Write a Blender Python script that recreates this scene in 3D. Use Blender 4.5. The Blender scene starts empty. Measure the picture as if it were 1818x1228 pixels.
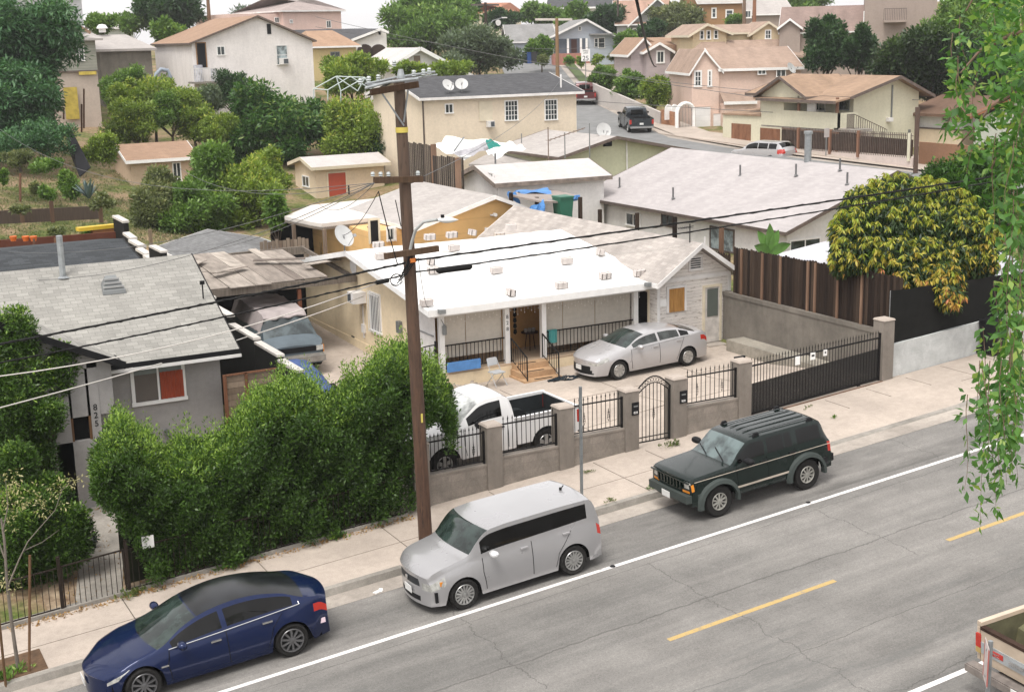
import bpy,math,random
import numpy as np
from mathutils import Matrix,Vector
sc = bpy.context.scene
COL = sc.collection
RNG = np.random.default_rng(7)
random.seed(7)
# ------------------------------------------------------------------ camera
FP = 2400.0; CX = 909.0; CY = 614.0; CAMH = 12.2
_dn = np.array([250.,10500.,FP]); _u = 5500. - CX; _v = -(FP*FP + 250.*_u)/10500.
_dn /= np.linalg.norm(_dn); _X = np.array([_u,_v,FP]); _X /= np.linalg.norm(_X)
_Z = -_dn; _Y = np.cross(_Z,_X); CR = np.array([_X,_Y,_Z])
CAM = np.array([0.,0.,CAMH])
cd = bpy.data.cameras.new('camera'); cam = bpy.data.objects.new('camera',cd); COL.objects.link(cam)
cd.sensor_width = 36; cd.lens = FP/1818*36; cd.clip_end = 3000; cd.clip_start = .2
mr = np.column_stack([CR@np.array([1.,0,0]),CR@np.array([0,-1.,0]),CR@np.array([0,0,-1.])])
M = Matrix([list(mr[0])+[0],list(mr[1])+[0],list(mr[2])+[CAMH],[0,0,0,1]]); cam.matrix_world = M
sc.camera = cam
# ------------------------------------------------------------------ light: bright overcast
SUN_EL,SUN_AZ = math.radians(62),math.radians(215)      # azimuth: direction the sun stands in, from +X counter-clockwise
w = bpy.data.worlds.new('World'); sc.world = w; w.use_nodes = True
nt = w.node_tree; nt.nodes.clear()
sky = nt.nodes.new('ShaderNodeTexSky'); sky.sky_type = 'NISHITA'; sky.sun_disc = False
sky.sun_elevation = SUN_EL; sky.sun_rotation = math.radians(90) - SUN_AZ; sky.dust_density = 4; sky.air_density = 1.0
hs = nt.nodes.new('ShaderNodeHueSaturation'); hs.inputs['Saturation'].default_value = .13; hs.inputs['Value'].default_value = 1.0
bg = nt.nodes.new('ShaderNodeBackground'); bg.inputs['Strength'].default_value = .15
ow = nt.nodes.new('ShaderNodeOutputWorld')
mxs = nt.nodes.new('ShaderNodeMix'); mxs.data_type = 'RGBA'; mxs.inputs[0].default_value = .7; mxs.inputs[7].default_value = (4.75,4.62,4.6,1)   # cloud layer: an even white veil over the blue sky
nt.links.new(sky.outputs[0],hs.inputs['Color']); nt.links.new(hs.outputs[0],mxs.inputs[6]); nt.links.new(mxs.outputs[2],bg.inputs[0]); nt.links.new(bg.outputs[0],ow.inputs[0])
sd = bpy.data.lights.new('sun','SUN'); sun = bpy.data.objects.new('sun',sd); COL.objects.link(sun)
sd.energy = 1.3; sd.angle = math.radians(22); sd.color = (1,.965,.91)
_sv = Vector((math.cos(SUN_EL)*math.cos(SUN_AZ),math.cos(SUN_EL)*math.sin(SUN_AZ),math.sin(SUN_EL)))
sun.rotation_euler = _sv.to_track_quat('Z','Y').to_euler(); sun.location = (0,0,60)
sc.view_settings.view_transform = 'Standard'; sc.view_settings.look = 'None'
sc.view_settings.exposure = 1.05; sc.view_settings.gamma = 1.0
# ------------------------------------------------------------------ pixel <-> world measuring helpers
def ray(px,py): return CR@np.array([px-CX,py-CY,FP])
def atY(px,py,y): r = ray(px,py); return CAM + r*(y/r[1])
def atX(px,py,x): r = ray(px,py); return CAM + r*(x/r[0])
def atZ(px,py,z): r = ray(px,py); return CAM + r*((z-CAMH)/r[2])
def atD(px,py,d): return CAM + ray(px,py)*(d/FP)
SL = .0741
def onroad(px,py,dz=0.):
    r = ray(px,py); return CAM + r*((-CAMH+dz)/(r[2]-SL*r[0]))
def proj(P):
    d = CR.T@(np.array(P,float)-CAM); return CX+FP*d[0]/d[2],CY+FP*d[1]/d[2]
class Fr:
    """a local frame: u along the front, v away, w up"""
    def __init__(s,o,deg=0.):
        s.o = np.array(o,float); s.th = math.radians(deg); c,n = math.cos(s.th),math.sin(s.th)
        s.U = np.array([c,n,0]); s.V = np.array([-n,c,0])
    def loc(s,P): d = P-s.o; return np.array([d@s.U,d@s.V,d[2]])
    def onv(s,px,py,v=0.):
        r = ray(px,py); t = (v+(s.o-CAM)@s.V)/(r@s.V); return s.loc(CAM+r*t)
    def onu(s,px,py,u=0.):
        r = ray(px,py); t = (u+(s.o-CAM)@s.U)/(r@s.U); return s.loc(CAM+r*t)
    def onz(s,px,py,z=0.):
        r = ray(px,py); t = (z+s.o[2]-CAMH)/r[2]; return s.loc(CAM+r*t)
    def wd(s,p): return s.o + s.U*p[0] + s.V*p[1] + np.array([0,0,p[2]])
# ------------------------------------------------------------------ mesh builder
class MB:
    def __init__(s): s.v = []; s.f = []; s.r = []; s.T = None
    def _add(s,vs,fs,rnd=None):
        b = len(s.v)
        if s.T is not None:
            vs = [tuple(s.T@Vector(p)) for p in vs]
        s.v += [tuple(map(float,p)) for p in vs]
        rr = random.random() if rnd is None else rnd
        for f in fs: s.f.append(tuple(b+i for i in f)); s.r.append(rr)
    def box(s,x0,x1,y0,y1,z0,z1,rnd=None,rz=0,c=None):
        P = [(x,y,z) for z in (z0,z1) for y in (y0,y1) for x in (x0,x1)]
        if rz:
            cx,cy = c or ((x0+x1)/2,(y0+y1)/2); a,b = math.cos(rz),math.sin(rz)
            P = [(cx+(x-cx)*a-(y-cy)*b,cy+(x-cx)*b+(y-cy)*a,z) for x,y,z in P]
        s._add(P,[(0,2,3,1),(4,5,7,6),(0,1,5,4),(2,6,7,3),(0,4,6,2),(1,3,7,5)],rnd); return s
    def hexa(s,P,rnd=None):   # 8 points: bottom 4 ccw, top 4 ccw
        s._add(P,[(3,2,1,0),(4,5,6,7),(0,1,5,4),(1,2,6,5),(2,3,7,6),(3,0,4,7)],rnd); return s
    def slab(s,P,th=.1,up=None,rnd=None):  # polygon P thickened downwards
        P = [np.array(p,float) for p in P]; n = len(P)
        if up is None: up = np.array([0,0,-th])
        Q = [p+np.array(up) for p in P]
        s._add(P+Q,[tuple(range(n)),tuple(range(2*n-1,n-1,-1))]+[(i,i+n,(i+1) % n+n,(i+1) % n) for i in range(n)],rnd); return s
    def prism(s,poly,d,rnd=None): return s.slab(poly,up=d,rnd=rnd)
    def beam(s,a,b,w,h=None,rnd=None,up=(0,0,1)):
        a = np.array(a,float); b = np.array(b,float); h = h or w
        d = b-a; d /= np.linalg.norm(d)+1e-9; upv = np.array(up,float)
        if abs(d@upv) > .97: upv = np.array([1.,0,0])
        x = np.cross(d,upv); x /= np.linalg.norm(x); y = np.cross(x,d)
        o = [(-1,-1),(1,-1),(1,1),(-1,1)]
        P = [a+x*i*w/2+y*j*h/2 for i,j in o]+[b+x*i*w/2+y*j*h/2 for i,j in o]
        s._add(P,[(3,2,1,0),(4,5,6,7),(0,1,5,4),(1,2,6,5),(2,3,7,6),(3,0,4,7)],rnd); return s
    def tube(s,pts,r,n=8,r2=None,rnd=None,cap=True):
        pts = [np.array(p,float) for p in pts]; m = len(pts)
        V = []; F = []; px = None
        for i,p in enumerate(pts):
            d = pts[min(i+1,m-1)]-pts[max(i-1,0)]; d /= np.linalg.norm(d)+1e-9
            if px is None:
                a = np.array([0,0,1.]) if abs(d[2]) < .9 else np.array([1.,0,0])
                px = np.cross(d,a)
            px = px-d*(px@d); px /= np.linalg.norm(px)+1e-9; py = np.cross(d,px)
            rr = r if r2 is None else r+(r2-r)*i/(m-1)
            if isinstance(r,(list,tuple)): rr = r[i]
            for k in range(n):
                t = 2*math.pi*k/n; V.append(p+px*rr*math.cos(t)+py*rr*math.sin(t))
        for i in range(m-1):
            for k in range(n):
                F.append((i*n+k,i*n+(k+1) % n,(i+1)*n+(k+1) % n,(i+1)*n+k))
        if cap: F.append(tuple(range(n-1,-1,-1))); F.append(tuple((m-1)*n+k for k in range(n)))
        s._add(V,F,rnd); return s
    def cyl(s,c,r,h,n=16,ax='z',r2=None,rnd=None):
        c = np.array(c,float); d = {'x': (h,0,0),'y': (0,h,0),'z': (0,0,h)}[ax]
        return s.tube([c,c+np.array(d)],r,n,r2,rnd)
    def lathe(s,prof,c=(0,0,0),n=24,ax='z',rnd=None):  # prof: (r, h)
        V = []; F = []; m = len(prof)
        for (r,h) in prof:
            for k in range(n):
                t = 2*math.pi*k/n; a,b = r*math.cos(t),r*math.sin(t)
                V.append({'z': (c[0]+a,c[1]+b,c[2]+h),'y': (c[0]+a,c[1]+h,c[2]+b),'x': (c[0]+h,c[1]+a,c[2]+b)}[ax])
        for i in range(m-1):
            for k in range(n): F.append((i*n+k,i*n+(k+1) % n,(i+1)*n+(k+1) % n,(i+1)*n+k))
        s._add(V,F,rnd); return s
    def quad(s,P,rnd=None): s._add(P,[tuple(range(len(P)))],rnd); return s
    def grid(s,G,rnd=None,rev=False):
        n,m = len(G),len(G[0]); V = [p for row in G for p in row]
        F = [(i*m+j,i*m+j+1,(i+1)*m+j+1,(i+1)*m+j) for i in range(n-1) for j in range(m-1)]
        if rev: F = [f[::-1] for f in F]
        s._add(V,F,rnd); return s
    def build(s,name,mat,parent=None,smooth=None,world=False,recalc=True):
        """vertices are in the parent's local space; world=True: convert from world space"""
        return make(name,np.array(s.v),s.f,s.r,mat,parent,smooth,world,recalc)
def root_of(o):
    while o.parent: o = o.parent
    return o
def make(name,V,F,R,mat,parent=None,smooth=None,world=False,recalc=True,loc=None):
    V = np.array(V,float).reshape(-1,3)
    if world and parent is not None:
        p = root_of(parent); th = p.rotation_euler.z; d = V-np.array(p.location)
        c,n = math.cos(-th),math.sin(-th)
        V = np.column_stack([d[:,0]*c-d[:,1]*n,d[:,0]*n+d[:,1]*c,d[:,2]])
    if parent is None and len(V):
        if loc is None:
            mn = V.min(0); mx = V.max(0); loc = np.array([(mn[0]+mx[0])/2,(mn[1]+mx[1])/2,mn[2]])
        V = V-np.array(loc)
    me = bpy.data.meshes.new(name); me.from_pydata(V.tolist(),[],F)
    if recalc and len(F) < 60000:
        import bmesh
        bm = bmesh.new(); bm.from_mesh(me); bmesh.ops.recalc_face_normals(bm,faces=bm.faces); bm.to_mesh(me); bm.free()
    n = len(me.polygons); nl = len(me.loops)
    # planar metric uv
    nr = np.empty(n*3); me.polygons.foreach_get('normal',nr); nr = nr.reshape(-1,3)
    t = np.column_stack([-nr[:,1],nr[:,0],np.zeros(n)]); ln = np.linalg.norm(t,axis=1)
    bad = ln < .05; t[bad] = (1,0,0); ln[bad] = 1; t /= ln[:,None]; b = np.cross(nr,t)
    lt = np.empty(n,dtype=np.int32); me.polygons.foreach_get('loop_total',lt)
    li = np.empty(nl,dtype=np.int32); me.loops.foreach_get('vertex_index',li)
    co = np.empty(len(me.vertices)*3); me.vertices.foreach_get('co',co); co = co.reshape(-1,3)[li]
    fi = np.repeat(np.arange(n),lt); uv = np.column_stack([(co*t[fi]).sum(1),(co*b[fi]).sum(1)])
    ul = me.uv_layers.new(name='UVMap'); ul.data.foreach_set('uv',uv.ravel())
    at = me.attributes.new('rnd','FLOAT','FACE'); at.data.foreach_set('value',np.array(R,float))
    if mat is not None: me.materials.append(mat)
    if smooth is not None:
        me.shade_smooth()
        if smooth < 180: me.set_sharp_from_angle(angle=math.radians(smooth))
    me.update()
    o = bpy.data.objects.new(name,me); COL.objects.link(o)
    if parent is not None: o.parent = parent
    elif loc is not None: o.location = loc
    return o
def tag(o,label=None,cat=None,group=None,kind=None):
    if label: o['label'] = label
    if cat: o['category'] = cat
    if group: o['group'] = group
    if kind: o['kind'] = kind
    return o
def thing(name,label,cat,loc=(0,0,0),deg=0.,group=None):
    o = bpy.data.objects.new(name,None); COL.objects.link(o); o.location = tuple(map(float,loc)); o.rotation_euler = (0,0,math.radians(deg))
    o.empty_display_size = .3
    return tag(o,label,cat,group)
def copy_tree(o,parent=None):
    c = o.copy(); COL.objects.link(c)
    if parent is not None: c.parent = parent
    for ch in list(o.children): copy_tree(ch,c)
    return c
def text_part(txt,mat,parent,loc,size,rot,name='lettering',ext=.004,sx=1.,align='CENTER'):
    cu = bpy.data.curves.new('txt','FONT'); cu.body = txt; cu.size = size; cu.extrude = ext; cu.align_x = align
    ob = bpy.data.objects.new('txt',cu); COL.objects.link(ob)
    me = bpy.data.meshes.new_from_object(ob.evaluated_get(bpy.context.evaluated_depsgraph_get()))
    bpy.data.objects.remove(ob); me.name = name
    me.transform(Matrix.Diagonal((sx,1,1,1)))
    me.materials.clear(); me.materials.append(mat)
    o = bpy.data.objects.new(name,me); COL.objects.link(o); o.parent = parent; o.location = loc; o.rotation_euler = rot
    return o
# ------------------------------------------------------------------ materials
def nm(name):
    m = bpy.data.materials.new(name); m.use_nodes = True; n = m.node_tree; b = n.nodes['Principled BSDF']; return m,n,b
def L(n,a,b): n.links.new(a,b)
def nd(n,t,**k):
    x = n.nodes.new('ShaderNode'+t)
    for a,b in k.items():
        if a.startswith('i_'): x.inputs[a[2:].replace('_',' ')].default_value = b
        else: setattr(x,a,b)
    return x
def vmap(n,uv=True,scale=(1,1,1)):
    tc = nd(n,'TexCoord'); mp = nd(n,'Mapping'); mp.inputs['Scale'].default_value = scale
    L(n,tc.outputs['UV' if uv else 'Object'],mp.inputs[0]); return mp.outputs[0]
def noise(n,vec,scale,detail=3,rough=.6,dist=0):
    x = nd(n,'TexNoise'); x.inputs['Scale'].default_value = scale; x.inputs['Detail'].default_value = detail
    x.inputs['Roughness'].default_value = rough; x.inputs['Distortion'].default_value = dist
    if vec is not None: L(n,vec,x.inputs['Vector'])
    return x.outputs[0]
def ramp(n,f,*st):
    r = nd(n,'ValToRGB'); e = r.color_ramp.elements
    while len(e) < len(st): e.new(.5)
    for i,(p,c) in enumerate(st):
        e[i].position = p; e[i].color = (c,c,c,1) if not hasattr(c,'__len__') else (*c,1)
    L(n,f,r.inputs[0]); return r.outputs[0]
def mixc(n,fac,a,b,mode='MIX'):
    x = nd(n,'Mix',data_type='RGBA',blend_type=mode)
    for s,v in ((0,fac),(6,a),(7,b)):
        if isinstance(v,bpy.types.NodeSocket): L(n,v,x.inputs[s])
        elif s == 0: x.inputs[0].default_value = v
        else: x.inputs[s].default_value = (*v,1) if len(v) == 3 else v
    return x.outputs[2]
def math_(n,op,a,b=None,c=None):
    x = nd(n,'Math',operation=op)
    for i,v in enumerate((a,b,c)):
        if v is None: continue
        if isinstance(v,bpy.types.NodeSocket): L(n,v,x.inputs[i])
        else: x.inputs[i].default_value = v
    return x.outputs[0]
def bump(n,b,h,st=.3,d=.02):
    x = nd(n,'Bump'); x.inputs['Strength'].default_value = st; x.inputs['Distance'].default_value = d
    L(n,h,x.inputs['Height']); L(n,x.outputs[0],b.inputs['Normal'])
def rgb(*a): return tuple(((x/255)/12.92 if x/255 <= .04045 else ((x/255+.055)/1.055)**2.4) for x in a)
_mc = {}
def flat(name,col,rough=.7,metal=0.,var=.12,scale=3.,bmp=0.,spec=.5,coat=0.):
    if name in _mc: return _mc[name]
    m,n,b = nm(name); v = vmap(n,False)
    c = noise(n,v,scale,4)
    k = ramp(n,c,(.3,1-var),(.7,1+var*.3))
    rn = nd(n,'Attribute',attribute_name='rnd')
    k2 = math_(n,'MULTIPLY_ADD',rn.outputs['Fac'],var,1-var/2)
    L(n,mixc(n,1.,mixc(n,1.,(*col,1),k,'MULTIPLY'),k2,'MULTIPLY'),b.inputs['Base Color'])
    b.inputs['Roughness'].default_value = rough; b.inputs['Metallic'].default_value = metal
    b.inputs['Specular IOR Level'].default_value = spec if max(col) > .06 else spec*.25; b.inputs['Coat Weight'].default_value = coat
    if bmp: bump(n,b,noise(n,v,scale*12,4),bmp,.01)
    _mc[name] = m; return m
def stucco(name,col,var=.12,grime=.1,rough=.95):
    if name in _mc: return _mc[name]
    m,n,b = nm(name); v = vmap(n,True); big = noise(n,v,.55,5,.65); st = noise(n,vmap(n,True,(2.2,.5,1)),.8,5,.7)
    fine = noise(n,v,42,3); mid = noise(n,v,6,4)
    k = ramp(n,big,(.3,1-var),(.62,1.03)); s2 = ramp(n,st,(.36,1-grime*.55),(.56,1.)); f2 = ramp(n,fine,(.3,.92),(.7,1.05)); m2 = ramp(n,mid,(.3,.93),(.6,1.02))
    c = mixc(n,1.,(*col,1),k,'MULTIPLY')
    for q in (s2,f2,m2): c = mixc(n,1.,c,q,'MULTIPLY')
    L(n,c,b.inputs['Base Color']); b.inputs['Roughness'].default_value = rough; b.inputs['Specular IOR Level'].default_value = .15
    bump(n,b,fine,.35,.01); _mc[name] = m; return m
def shingle(name,col,bw=.3,bh=.14,var=.25,mortar=.62,stain=.25,tint=None):
    if name in _mc: return _mc[name]
    m,n,b = nm(name); v = vmap(n,True)
    br = nd(n,'TexBrick'); L(n,v,br.inputs['Vector']); br.inputs['Scale'].default_value = 1
    br.inputs['Brick Width'].default_value = bw; br.inputs['Row Height'].default_value = bh; br.inputs['Mortar Size'].default_value = .009; br.inputs['Mortar Smooth'].default_value = .3
    br.inputs['Bias'].default_value = -.1
    br.inputs['Color1'].default_value = (*[x*(1-var) for x in col],1); br.inputs['Color2'].default_value = (*[min(1,x*(1+var*.6)) for x in (tint or col)],1)
    br.inputs['Mortar'].default_value = (*[x*mortar for x in col],1)
    big = noise(n,vmap(n,True,(.5,.16,1)),1.6,5,.65); gr = noise(n,v,34,3)
    c = mixc(n,1.,br.outputs[0],ramp(n,big,(.3,1-stain),(.65,1.06)),'MULTIPLY')
    c = mixc(n,1.,c,ramp(n,gr,(.3,.84),(.7,1.1)),'MULTIPLY')
    L(n,c,b.inputs['Base Color']); b.inputs['Roughness'].default_value = .95; b.inputs['Specular IOR Level'].default_value = .2
    bump(n,b,br.outputs['Fac'],-.5,.012); _mc[name] = m; return m
def siding(name,col,h=.12,dirt=.15,peel=0.,dark=.45):
    if name in _mc: return _mc[name]
    m,n,b = nm(name); v = vmap(n,True); sx = nd(n,'SeparateXYZ'); L(n,v,sx.inputs[0])
    fr = math_(n,'FRACT',math_(n,'DIVIDE',sx.outputs[1],h)); ln = ramp(n,fr,(0,dark),(.13,1.),(1.,1.))
    row = math_(n,'FLOOR',math_(n,'DIVIDE',sx.outputs[1],h))
    cb = nd(n,'CombineXYZ'); L(n,math_(n,'MULTIPLY',sx.outputs[0],.35),cb.inputs[0]); L(n,math_(n,'MULTIPLY',row,3.7),cb.inputs[1])
    rown = noise(n,cb.outputs[0],1.5,3)
    c = mixc(n,1.,(*col,1),ramp(n,noise(n,v,.9,5),(.3,1-dirt),(.6,1.02)),'MULTIPLY')
    c = mixc(n,1.,c,ramp(n,rown,(.3,.9),(.7,1.03)),'MULTIPLY')
    if peel:
        pn = noise(n,vmap(n,True,(1,3.2,1)),3.2,6,.72); c = mixc(n,ramp(n,pn,(.58-peel*.1,0.),(.66-peel*.1,.75)),c,(.27,.22,.18,1))
    c = mixc(n,1.,c,ln,'MULTIPLY'); L(n,c,b.inputs['Base Color']); b.inputs['Roughness'].default_value = .75
    bump(n,b,fr,.6,.02); _mc[name] = m; return m
def blockwall(name,col,bw=.4,bh=.2,line=.75,var=.12,mott=.3):
    if name in _mc: return _mc[name]
    m,n,b = nm(name); v = vmap(n,True)
    br = nd(n,'TexBrick'); L(n,v,br.inputs['Vector']); br.inputs['Scale'].default_value = 1
    br.inputs['Brick Width'].default_value = bw; br.inputs['Row Height'].default_value = bh; br.inputs['Mortar Size'].default_value = .007; br.inputs['Mortar Smooth'].default_value = .6
    br.inputs['Color1'].default_value = (*[x*(1-var) for x in col],1); br.inputs['Color2'].default_value = (*[x*(1+var) for x in col],1); br.inputs['Mortar'].default_value = (*[x*line for x in col],1)
    c = mixc(n,1.,br.outputs[0],ramp(n,noise(n,v,2.3,6,.7,.6),(.32,1-mott),(.66,1.12)),'MULTIPLY')
    c = mixc(n,1.,c,ramp(n,noise(n,v,30,3),(.3,.86),(.7,1.1)),'MULTIPLY')
    L(n,c,b.inputs['Base Color']); b.inputs['Roughness'].default_value = .95; bump(n,b,noise(n,v,25,4),.4,.01); _mc[name] = m; return m
def planks(name,col,col2,grain=14.):
    if name in _mc: return _mc[name]
    m,n,b = nm(name); v = vmap(n,True,(grain,.6,1)); rn = nd(n,'Attribute',attribute_name='rnd')
    c = mixc(n,ramp(n,rn.outputs['Fac'],(.15,0.),(1.,1.)),(*col,1),(*col2,1))
    c = mixc(n,1.,c,ramp(n,noise(n,v,1.5,6,.7),(.28,.5),(.7,1.2)),'MULTIPLY')
    L(n,c,b.inputs['Base Color']); b.inputs['Roughness'].default_value = .9; b.inputs['Specular IOR Level'].default_value = .15; _mc[name] = m; return m
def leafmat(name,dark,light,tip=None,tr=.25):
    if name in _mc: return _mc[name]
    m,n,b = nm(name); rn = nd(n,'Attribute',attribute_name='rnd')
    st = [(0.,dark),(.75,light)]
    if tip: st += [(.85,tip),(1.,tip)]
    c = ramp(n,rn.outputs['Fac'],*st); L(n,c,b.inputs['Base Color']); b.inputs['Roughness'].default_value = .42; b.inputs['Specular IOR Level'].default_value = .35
    t = nd(n,'BsdfTranslucent'); L(n,mixc(n,1.,c,(1.1,1.25,.5,1),'MULTIPLY'),t.inputs[0]); mx = nd(n,'MixShader'); mx.inputs[0].default_value = tr
    L(n,b.outputs[0],mx.inputs[1]); L(n,t.outputs[0],mx.inputs[2]); L(n,mx.outputs[0],n.nodes['Material Output'].inputs[0]); _mc[name] = m; return m
def paint(name,col,metal=0.,rough=.28,dirt=.08,coat=1.):
    if name in _mc: return _mc[name]
    m,n,b = nm(name); v = vmap(n,False)
    c = mixc(n,1.,(*col,1),ramp(n,noise(n,v,.9,2,.5),(.3,1-dirt),(.7,1.)),'MULTIPLY'); L(n,c,b.inputs['Base Color'])
    L(n,ramp(n,noise(n,v,1.5,2),(.3,rough*.85),(.7,rough*1.2)),b.inputs['Roughness'])
    dk = max(col) < .06; b.inputs['Specular IOR Level'].default_value = .2 if dk else .5
    b.inputs['Metallic'].default_value = metal; b.inputs['Coat Weight'].default_value = coat*.45 if dk else coat; b.inputs['Coat Roughness'].default_value = .08; _mc[name] = m; return m
def glassm(name,col=(.01,.012,.012),rough=.06,spec=.7):
    if name in _mc: return _mc[name]
    m,n,b = nm(name); v = vmap(n,False)
    L(n,mixc(n,ramp(n,noise(n,v,2.2,3),(.4,0.),(.6,1.)),(*[x*.5 for x in col],1),(*[x*1.5 for x in col],1)),b.inputs['Base Color'])
    b.inputs['Roughness'].default_value = rough; b.inputs['Specular IOR Level'].default_value = spec; _mc[name] = m; return m
WHITE = flat('white_paint',(.8,.79,.77),.6,var=.1); WTRIM = flat('white_trim',(.72,.7,.68),.7,var=.2,scale=1.5)
BLACKIRON = flat('black_iron',(.015,.014,.014),.5,var=.3); BLACK = flat('black_plastic',(.012,.012,.013),.55)
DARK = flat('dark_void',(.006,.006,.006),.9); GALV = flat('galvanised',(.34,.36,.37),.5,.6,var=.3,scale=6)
PANE = glassm('window_glass',(.035,.045,.048),.1,.6); PANEL = glassm('pale_window_glass',(.22,.26,.27),.2,.5); SCREEN = flat('insect_screen',(.10,.115,.10),.8)
GREYM = flat('grey_metal',(.22,.23,.23),.5,.4); ALU = flat('aluminium',(.5,.5,.5),.45,.7)
CREAM = flat('cream_trim',(.62,.55,.42),.7)
# ------------------------------------------------------------------ the setting
CTRL = [(x,y,z) for x,y,z in [(-20,28,-1.6),(-60,28,-4.5),(0,34,.6),(7,35,.8),(10,36,.9),(13,33,1.0),(13,40,1.1),(14,48,1.3),(17,52,1.5),(20,33,1.1),(20,44,1.3),
    (27,33,1.4),(28,45,1.8),(33,36,2.8),(33,29,2.6),(45,29,3.3),(70,29,5),(120,29,8.6),(36,45,3.0),(42,60,3.4),(50,50,3.6),(58,60,3.6),(59,75,3.7),(60.6,91,4.3),(66,88,4.0),(66,75,3.4),
    (68,110,5.3),(72,116,6.0),(80,140,8.2),(86,146,8.8),(35,75,3.0),(46,76,4.0),(30,60,2.0),(36,58,2.2),(22,54,1.6),(30,80,2.4),(24,84,3.0),(18,81,3.4),(16,60,1.8),(5,60,3.0),(8,75,4.6),(0,80,6.0),(-20,70,5.5),(-20,45,1.5),
    (10,100,6.0),(15,107,6.3),(24,104,5.5),(30,118,7.4),(38,104,5.8),(46,100,6.0),(50,122,8.3),(57,132,9.5),(57,144,10.5),(20,140,9.5),(-30,130,10),(0,180,11),(60,180,11.2),(90,120,8.2),(100,121,9.5),(99,98,8.5),(87,104,7.0),(80,72,4.6),(72,64,4.2),(100,60,6.5),(116,160,11.5),(140,110,12),(140,60,9.5),
    (90,200,11.2),(160,200,15),(200,150,17),(240,80,16),(0,260,11),(-120,260,11),(120,330,13),(260,300,18),(-200,100,8),(400,120,20),(0,600,9),(400,500,16),(-500,500,8),(700,700,12)]]
_c = np.array(CTRL,float); _n = len(_c)
_K = np.linalg.norm(_c[:,None,:2]-_c[None,:,:2],axis=2); _A = np.zeros((_n+1,_n+1)); _A[:_n,:_n] = -_K; _A[:_n,_n] = 1; _A[_n,:_n] = 1; _A[:_n,:_n] -= np.eye(_n)*.3
_wt = np.linalg.solve(_A,np.append(_c[:,2],0))
def _rbf(x,y): return -np.hypot(x-_c[:,0],y-_c[:,1])@_wt[:_n]+_wt[_n]
ST = [(57,8),(57,30),(57,45),(57.5,60),(58.3,75),(59.3,88),(62.5,98),(67.5,112),(73.5,126),(80,140),(88,158),(100,185)]; STZ = [3.6,3.7,3.75,3.75,3.85,4.25,4.8,5.75,7.2,8.7,10.1,11.2]
_sp = np.array(ST,float)
def street_at(x,y):
    best = (1e9,0)
    for i in range(len(_sp)-1):
        a,b = _sp[i],_sp[i+1]; d = b-a; t = max(0,min(1,((x-a[0])*d[0]+(y-a[1])*d[1])/(d@d))); q = a+d*t
        r = math.hypot(x-q[0],y-q[1])
        if r < best[0]: best = (r,STZ[i]+(STZ[i+1]-STZ[i])*t)
    return best
def roadz(x): return SL*x if x < 60 else SL*60+.03*(x-60)
def yardz(x,y): return 1.0+.035*(x-13)+max(0,y-42)*.03
def ground(x,y):
    zr = roadz(x) if x > -40 else SL*-40
    if y <= 28.2: return zr-.03
    z = float(_rbf(x,y)); k = min(1,(y-28.2)/3.5)
    if x < 11: k = min(1,(y-28.2)/6.)
    z = zr*(1-k)+z*k
    if 12 < x < 28.3 and 28.5 < y < 50: z = yardz(x,y)-.12 if y < 45 else z*((y-45)/5)+(yardz(x,y)-.12)*(1-(y-45)/5)
    if y > 40:
        r,sz = street_at(x,y)
        if r < 9: q = 1 if r < 6 else (9-r)/3; z = z*(1-q)+(sz-.15)*q
    return z
gs = sorted(set([-900,-600,-400,-250,-160,-100,-60]+list(range(-40,170,2))+[180,195,215,240,280,340,420,520,700,900,1300]))
ys = sorted(set([-300,-150,-60,-20,0,10,20]+[28.2,28.6,29.5]+list(range(31,60))+list(range(60,200,2))+[210,225,250,290,350,430,560,750,1000,1400]))
G = [[(x,y,ground(x,y)) for x in gs] for y in ys]
m,n,b = nm('ground_soil'); v = vmap(n,False)
big = noise(n,v,.07,6,.65); med = noise(n,v,.35,6,.7); sm = noise(n,v,5,5,.7)
dirt = mixc(n,ramp(n,sm,(.3,0.),(.7,1.)),(.16,.105,.06,1),(.33,.25,.16,1)); grass = mixc(n,ramp(n,sm,(.35,0.),(.65,1.)),(.045,.075,.018,1),(.15,.17,.05,1))
L(n,mixc(n,ramp(n,med,(.44,0.),(.60,1.)),dirt,grass),b.inputs['Base Color']); b.inputs['Roughness'].default_value = 1; b.inputs['Specular IOR Level'].default_value = .1
bump(n,b,sm,.6,.05)
mb = MB(); mb.grid(G,rev=True); gobj = mb.build('ground',m,smooth=180,recalc=False); tag(gobj,kind='structure')
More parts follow.
